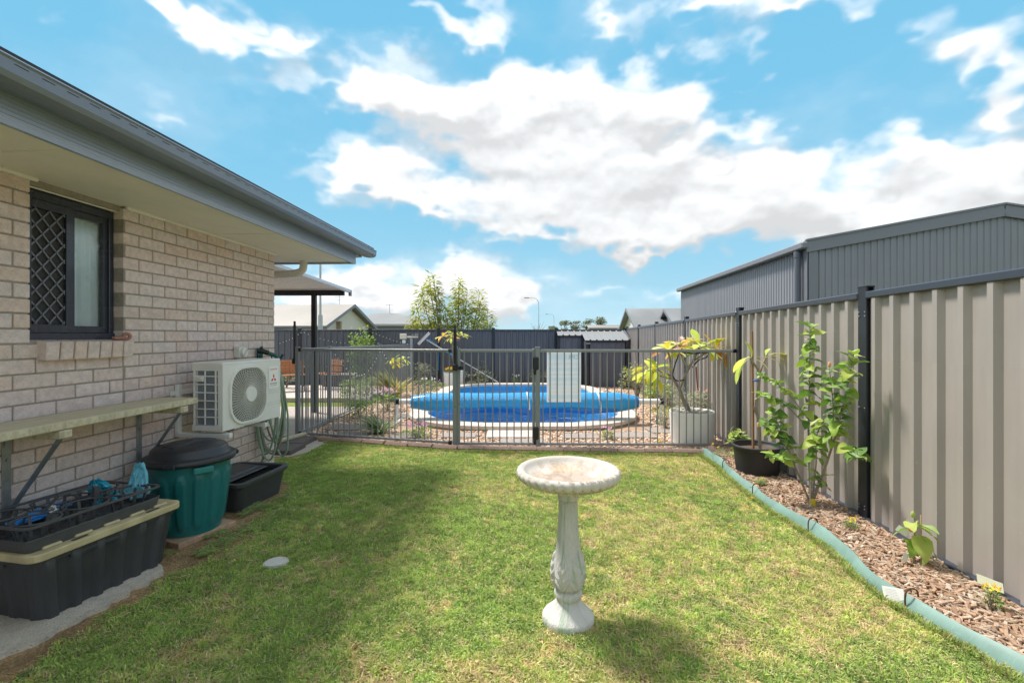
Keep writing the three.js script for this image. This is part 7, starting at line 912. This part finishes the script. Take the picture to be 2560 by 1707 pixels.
scatter('mulch_chips', 'brown bark chip mulch along the steel fence', 'mulch', chip, mat(1, 1, 1, 0.95, { map: rep(woodTex, 1) }), 16000, () => { const Z = lerp(1.2, 6.15, Math.pow(R(), 1.25)), x0 = edgeX(Math.min(5.97, Z)) + 0.035, x1 = fenceX(Z) - 0.03, X = rr(x0, x1); const s = rr(0.02, 0.066); return { m: tr(P(X, Z, 0.024 + rr(0, 0.03)), rr(-0.45, 0.45), rr(0, 6.28), rr(-0.35, 0.35), V(s, s * rr(0.7, 1.4), s * rr(0.6, 1.1))), c: tint([[0.60, 0.43, 0.32], [0.68, 0.54, 0.43], [0.52, 0.35, 0.25], [0.74, 0.64, 0.55], [0.44, 0.29, 0.20], [0.62, 0.41, 0.28]], 0.22) }; });
const peb = (() => { const g = new THREE.IcosahedronGeometry(1, 1); const p = g.attributes.position; for (let i = 0; i < p.count; i++) { const k = 1 + 0.35 * (vn3(p.getX(i) * 1.3 + 4, p.getY(i) * 1.3, p.getZ(i) * 1.3) - 0.5); p.setXYZ(i, p.getX(i) * k, p.getY(i) * k * 0.6, p.getZ(i) * k); } const m = mergeVertices((g.deleteAttribute('normal'), g.deleteAttribute('uv'), g)); m.computeVertexNormals(); return m; })();
const inPool = (X, Z) => X > -1.86 && X < 2.26 && Z > 7.36 && Z < 14.2;
scatter('gravel_stones', 'tan and brown gravel round the pool', 'gravel', peb, mat(1, 1, 1, 0.85), 22000, () => { const Z = lerp(5.95, 14.9, Math.pow(R(), 1.8)), X = rr(-3.08, 3.2); if (Z < borderZ(X) + 0.06 || X > fenceX(Z) - 0.04 || inPool(X, Z)) return null; const s = rr(0.009, 0.021) * (Z > 9 ? 1.35 : 1); return { m: tr(P(X, Z, 0.016 + rr(0, 0.012)), rr(-0.5, 0.5), rr(0, 6.28), rr(-0.5, 0.5), V(s * rr(0.8, 1.5), s, s)), c: tint([[0.58, 0.40, 0.27], [0.66, 0.52, 0.40], [0.42, 0.25, 0.16], [0.72, 0.62, 0.52], [0.50, 0.33, 0.22], [0.34, 0.24, 0.18]], 0.18) }; });
// clover and weeds in the bare strip
const clover = (() => { const l = []; for (let i = 0; i < 6; i++) { const g = leafGeo(0.011, 0.010, 0.2, 0.1, 2); g.applyMatrix4(aim(V(Math.cos(i * 1.05), 0.25, Math.sin(i * 1.05)), 0, 1, V(rr(-0.012, 0.012), rr(0.008, 0.022), rr(-0.012, 0.012)))); l.push(g); } return merge(l); })();
const dirtEdge = (Z) => { const e = [[1.4, -2.12], [2.2, -2.05], [2.9, -1.93], [3.4, -1.85], [4.2, -2.02], [4.6, -2.12], [4.95, -2.5], [5.3, -2.66], [5.9, -2.7]]; for (let i = 0; i < e.length - 1; i++) if (Z >= e[i][0] && Z <= e[i + 1][0]) return lerp(e[i][1], e[i + 1][1], (Z - e[i][0]) / (e[i + 1][0] - e[i][0])); return Z < 1.4 ? -2.12 : -2.66; };
scatter('clover_weeds', 'light green clover weeds in the bare strip by the bin', 'weeds', clover, mat(1, 1, 1, 1, { transmission: 0.3, thickness: 0 }), 1100, () => { const Z = rr(2.95, 4.3), X = rr(wallX(Z) + 0.15, dirtEdge(Z) + 0.06); if (fbm2(X * 7 + 9, Z * 7, 256, 3) < 0.46 + 0.25 * R()) return null; return { m: tr(P(X, Z, 0.014), 0, rr(0, 6.28), 0, V(1, 1, 1).multiplyScalar(rr(0.7, 1.5))), c: tint([[0.26, 0.36, 0.06], [0.34, 0.44, 0.09], [0.18, 0.28, 0.05]]) }; });
// lawn grass: short tufts, green and straw mixed in patches
function tuft(seed, n, lean) { const r = rng(seed), pos = [], idx = []; for (let i = 0; i < n; i++) { const a = r() * 6.283, l = (0.2 + 0.8 * r()) * lean, h = 0.6 + 0.6 * r(), w = 0.055 + 0.05 * r(), x = (r() - 0.5) * 0.9, z = (r() - 0.5) * 0.9, dx = Math.cos(a), dz = Math.sin(a), px = -dz * w, pz = dx * w, k = pos.length / 3; const m = [x + dx * l * 0.35 * h, h * 0.6, z + dz * l * 0.35 * h], t = [x + dx * l * h, h * (1 - 0.28 * l), z + dz * l * h]; pos.push(x - px, -0.1, z - pz, x + px, -0.1, z + pz, m[0] - px * 0.8, m[1], m[2] - pz * 0.8, m[0] + px * 0.8, m[1], m[2] + pz * 0.8, ...t); idx.push(k, k + 1, k + 2, k + 1, k + 3, k + 2, k + 2, k + 3, k + 4); } const g = new THREE.BufferGeometry(); g.setAttribute('position', new THREE.Float32BufferAttribute(pos, 3)); g.setIndex(idx); g.computeVertexNormals(); return g; }
const inLawn = (X, Z) => X > dirtEdge(Z) - 0.10 + 0.14 * (vn2(X * 9 + 40, Z * 9) - 0.3) && X < edgeX(Math.min(5.97, Z)) - 0.01 && Z < borderZ(X) - 0.05 && !(X < -2.56 && Z > 5.7) && Math.hypot(X - 0.285, Z - 2.42) > 0.12 && Math.hypot(X + 1.5, Z - 3.03) > 0.07;
const grassMat = mat(1, 1, 1, 1, { transmission: 0.3, thickness: 0 });
function lawnTufts(name, label, n, seed, hgt, wid, straw) {
  scatter(name, label, 'grass', tuft(seed, 9, 1.0), grassMat, n, () => { const Z = lerp(1.15, 6.7, Math.pow(R(), 1.35)), X = rr(-2.75, 2.4); if (!inLawn(X, Z)) return null;
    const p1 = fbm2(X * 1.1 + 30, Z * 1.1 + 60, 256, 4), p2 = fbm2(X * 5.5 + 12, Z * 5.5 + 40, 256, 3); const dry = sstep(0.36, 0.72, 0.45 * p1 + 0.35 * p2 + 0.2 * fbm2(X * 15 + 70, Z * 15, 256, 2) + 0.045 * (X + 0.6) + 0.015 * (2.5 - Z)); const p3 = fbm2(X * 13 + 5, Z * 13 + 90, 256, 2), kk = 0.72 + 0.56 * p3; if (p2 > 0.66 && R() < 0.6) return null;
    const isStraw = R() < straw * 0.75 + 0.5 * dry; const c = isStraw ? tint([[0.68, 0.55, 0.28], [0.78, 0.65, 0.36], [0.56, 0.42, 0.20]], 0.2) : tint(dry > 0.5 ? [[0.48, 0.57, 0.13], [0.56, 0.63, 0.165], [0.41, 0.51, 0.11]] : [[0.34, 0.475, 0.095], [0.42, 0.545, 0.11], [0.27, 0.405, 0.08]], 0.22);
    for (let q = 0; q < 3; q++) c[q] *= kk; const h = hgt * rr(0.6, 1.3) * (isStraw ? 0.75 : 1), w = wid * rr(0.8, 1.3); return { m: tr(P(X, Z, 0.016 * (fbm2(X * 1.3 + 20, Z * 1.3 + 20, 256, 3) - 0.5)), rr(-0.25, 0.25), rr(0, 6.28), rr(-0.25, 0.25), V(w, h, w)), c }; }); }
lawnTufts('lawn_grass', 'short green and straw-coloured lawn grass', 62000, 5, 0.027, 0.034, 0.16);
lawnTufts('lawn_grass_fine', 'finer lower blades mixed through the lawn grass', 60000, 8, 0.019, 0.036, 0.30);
const coarse = (() => { const l = []; for (let i = 0; i < 8; i++) { const g = leafGeo(1, 0.10, 0.7, 0.4, 4, (t) => Math.pow(1 - t, 0.5) * (0.7 + t)), a = rr(0, 6.28), k = rr(0.3, 1.4); g.applyMatrix4(aim(V(Math.cos(a) * k, 1, Math.sin(a) * k), rr(-0.4, 0.4), rr(0.6, 1.1), V(rr(-0.1, 0.1), 0, rr(-0.1, 0.1)))); l.push(g); } return merge(l); })();
scatter('lawn_weed_tufts', 'coarse bright green grass tufts dotted over the lawn', 'grass', coarse, grassMat, 1500, () => { const Z = lerp(1.2, 6.3, Math.pow(R(), 1.3)), X = rr(-2.4, 2.2); if (!inLawn(X, Z) || fbm2(X * 2.7 + 80, Z * 2.7 + 8, 256, 3) < 0.47) return null; const s = rr(0.025, 0.062); return { m: tr(P(X, Z, 0.004), 0, rr(0, 6.28), 0, V(s, s * rr(0.6, 1), s)), c: tint([[0.24, 0.42, 0.07], [0.32, 0.48, 0.08], [0.20, 0.36, 0.07], [0.46, 0.50, 0.12]]) }; });
const stalk = (() => { const g = new THREE.CylinderGeometry(0.0011, 0.0014, 1, 4); g.rotateZ(Math.PI / 2); g.translate(0, 0, 0); return g; })();
scatter('lawn_clippings', 'dry straw clippings lying in the lawn', 'grass', stalk, mat(1, 1, 1, 1), 5200, () => { const Z = lerp(1.2, 6.3, Math.pow(R(), 1.4)), X = rr(-2.4, 2.2); if (!inLawn(X, Z) || fbm2(X * 2.1 + 8, Z * 2.1 + 18, 256, 3) < 0.42) return null; return { m: tr(P(X, Z, rr(0.012, 0.028)), 0, rr(0, 6.28), rr(-0.35, 0.35), V(rr(0.02, 0.07), 1, 1)), c: tint([[0.68, 0.55, 0.30], [0.58, 0.44, 0.22], [0.48, 0.33, 0.17]]) }; });
scatter('lawn_edge_grass', 'longer grass fringe along the lawn borders', 'grass', tuft(33, 9, 0.8), grassMat, 2600, () => { let X, Z; if (R() < 0.5) { X = rr(-2.6, 2.3); Z = borderZ(X) - rr(0.055, 0.13); } else { Z = rr(1.9, 5.9); X = edgeX(Z) - rr(0.02, 0.07); } return { m: tr(P(X, Z, 0.0), rr(-0.2, 0.2), rr(0, 6.28), rr(-0.2, 0.2), V(0.03, rr(0.03, 0.055), 0.03)), c: tint([[0.32, 0.46, 0.09], [0.42, 0.52, 0.12], [0.54, 0.50, 0.2]]) }; });

scene.traverse((o) => { if (o.isMesh) { o.castShadow = o.receiveShadow = true; } });
renderer.render(scene, camera);
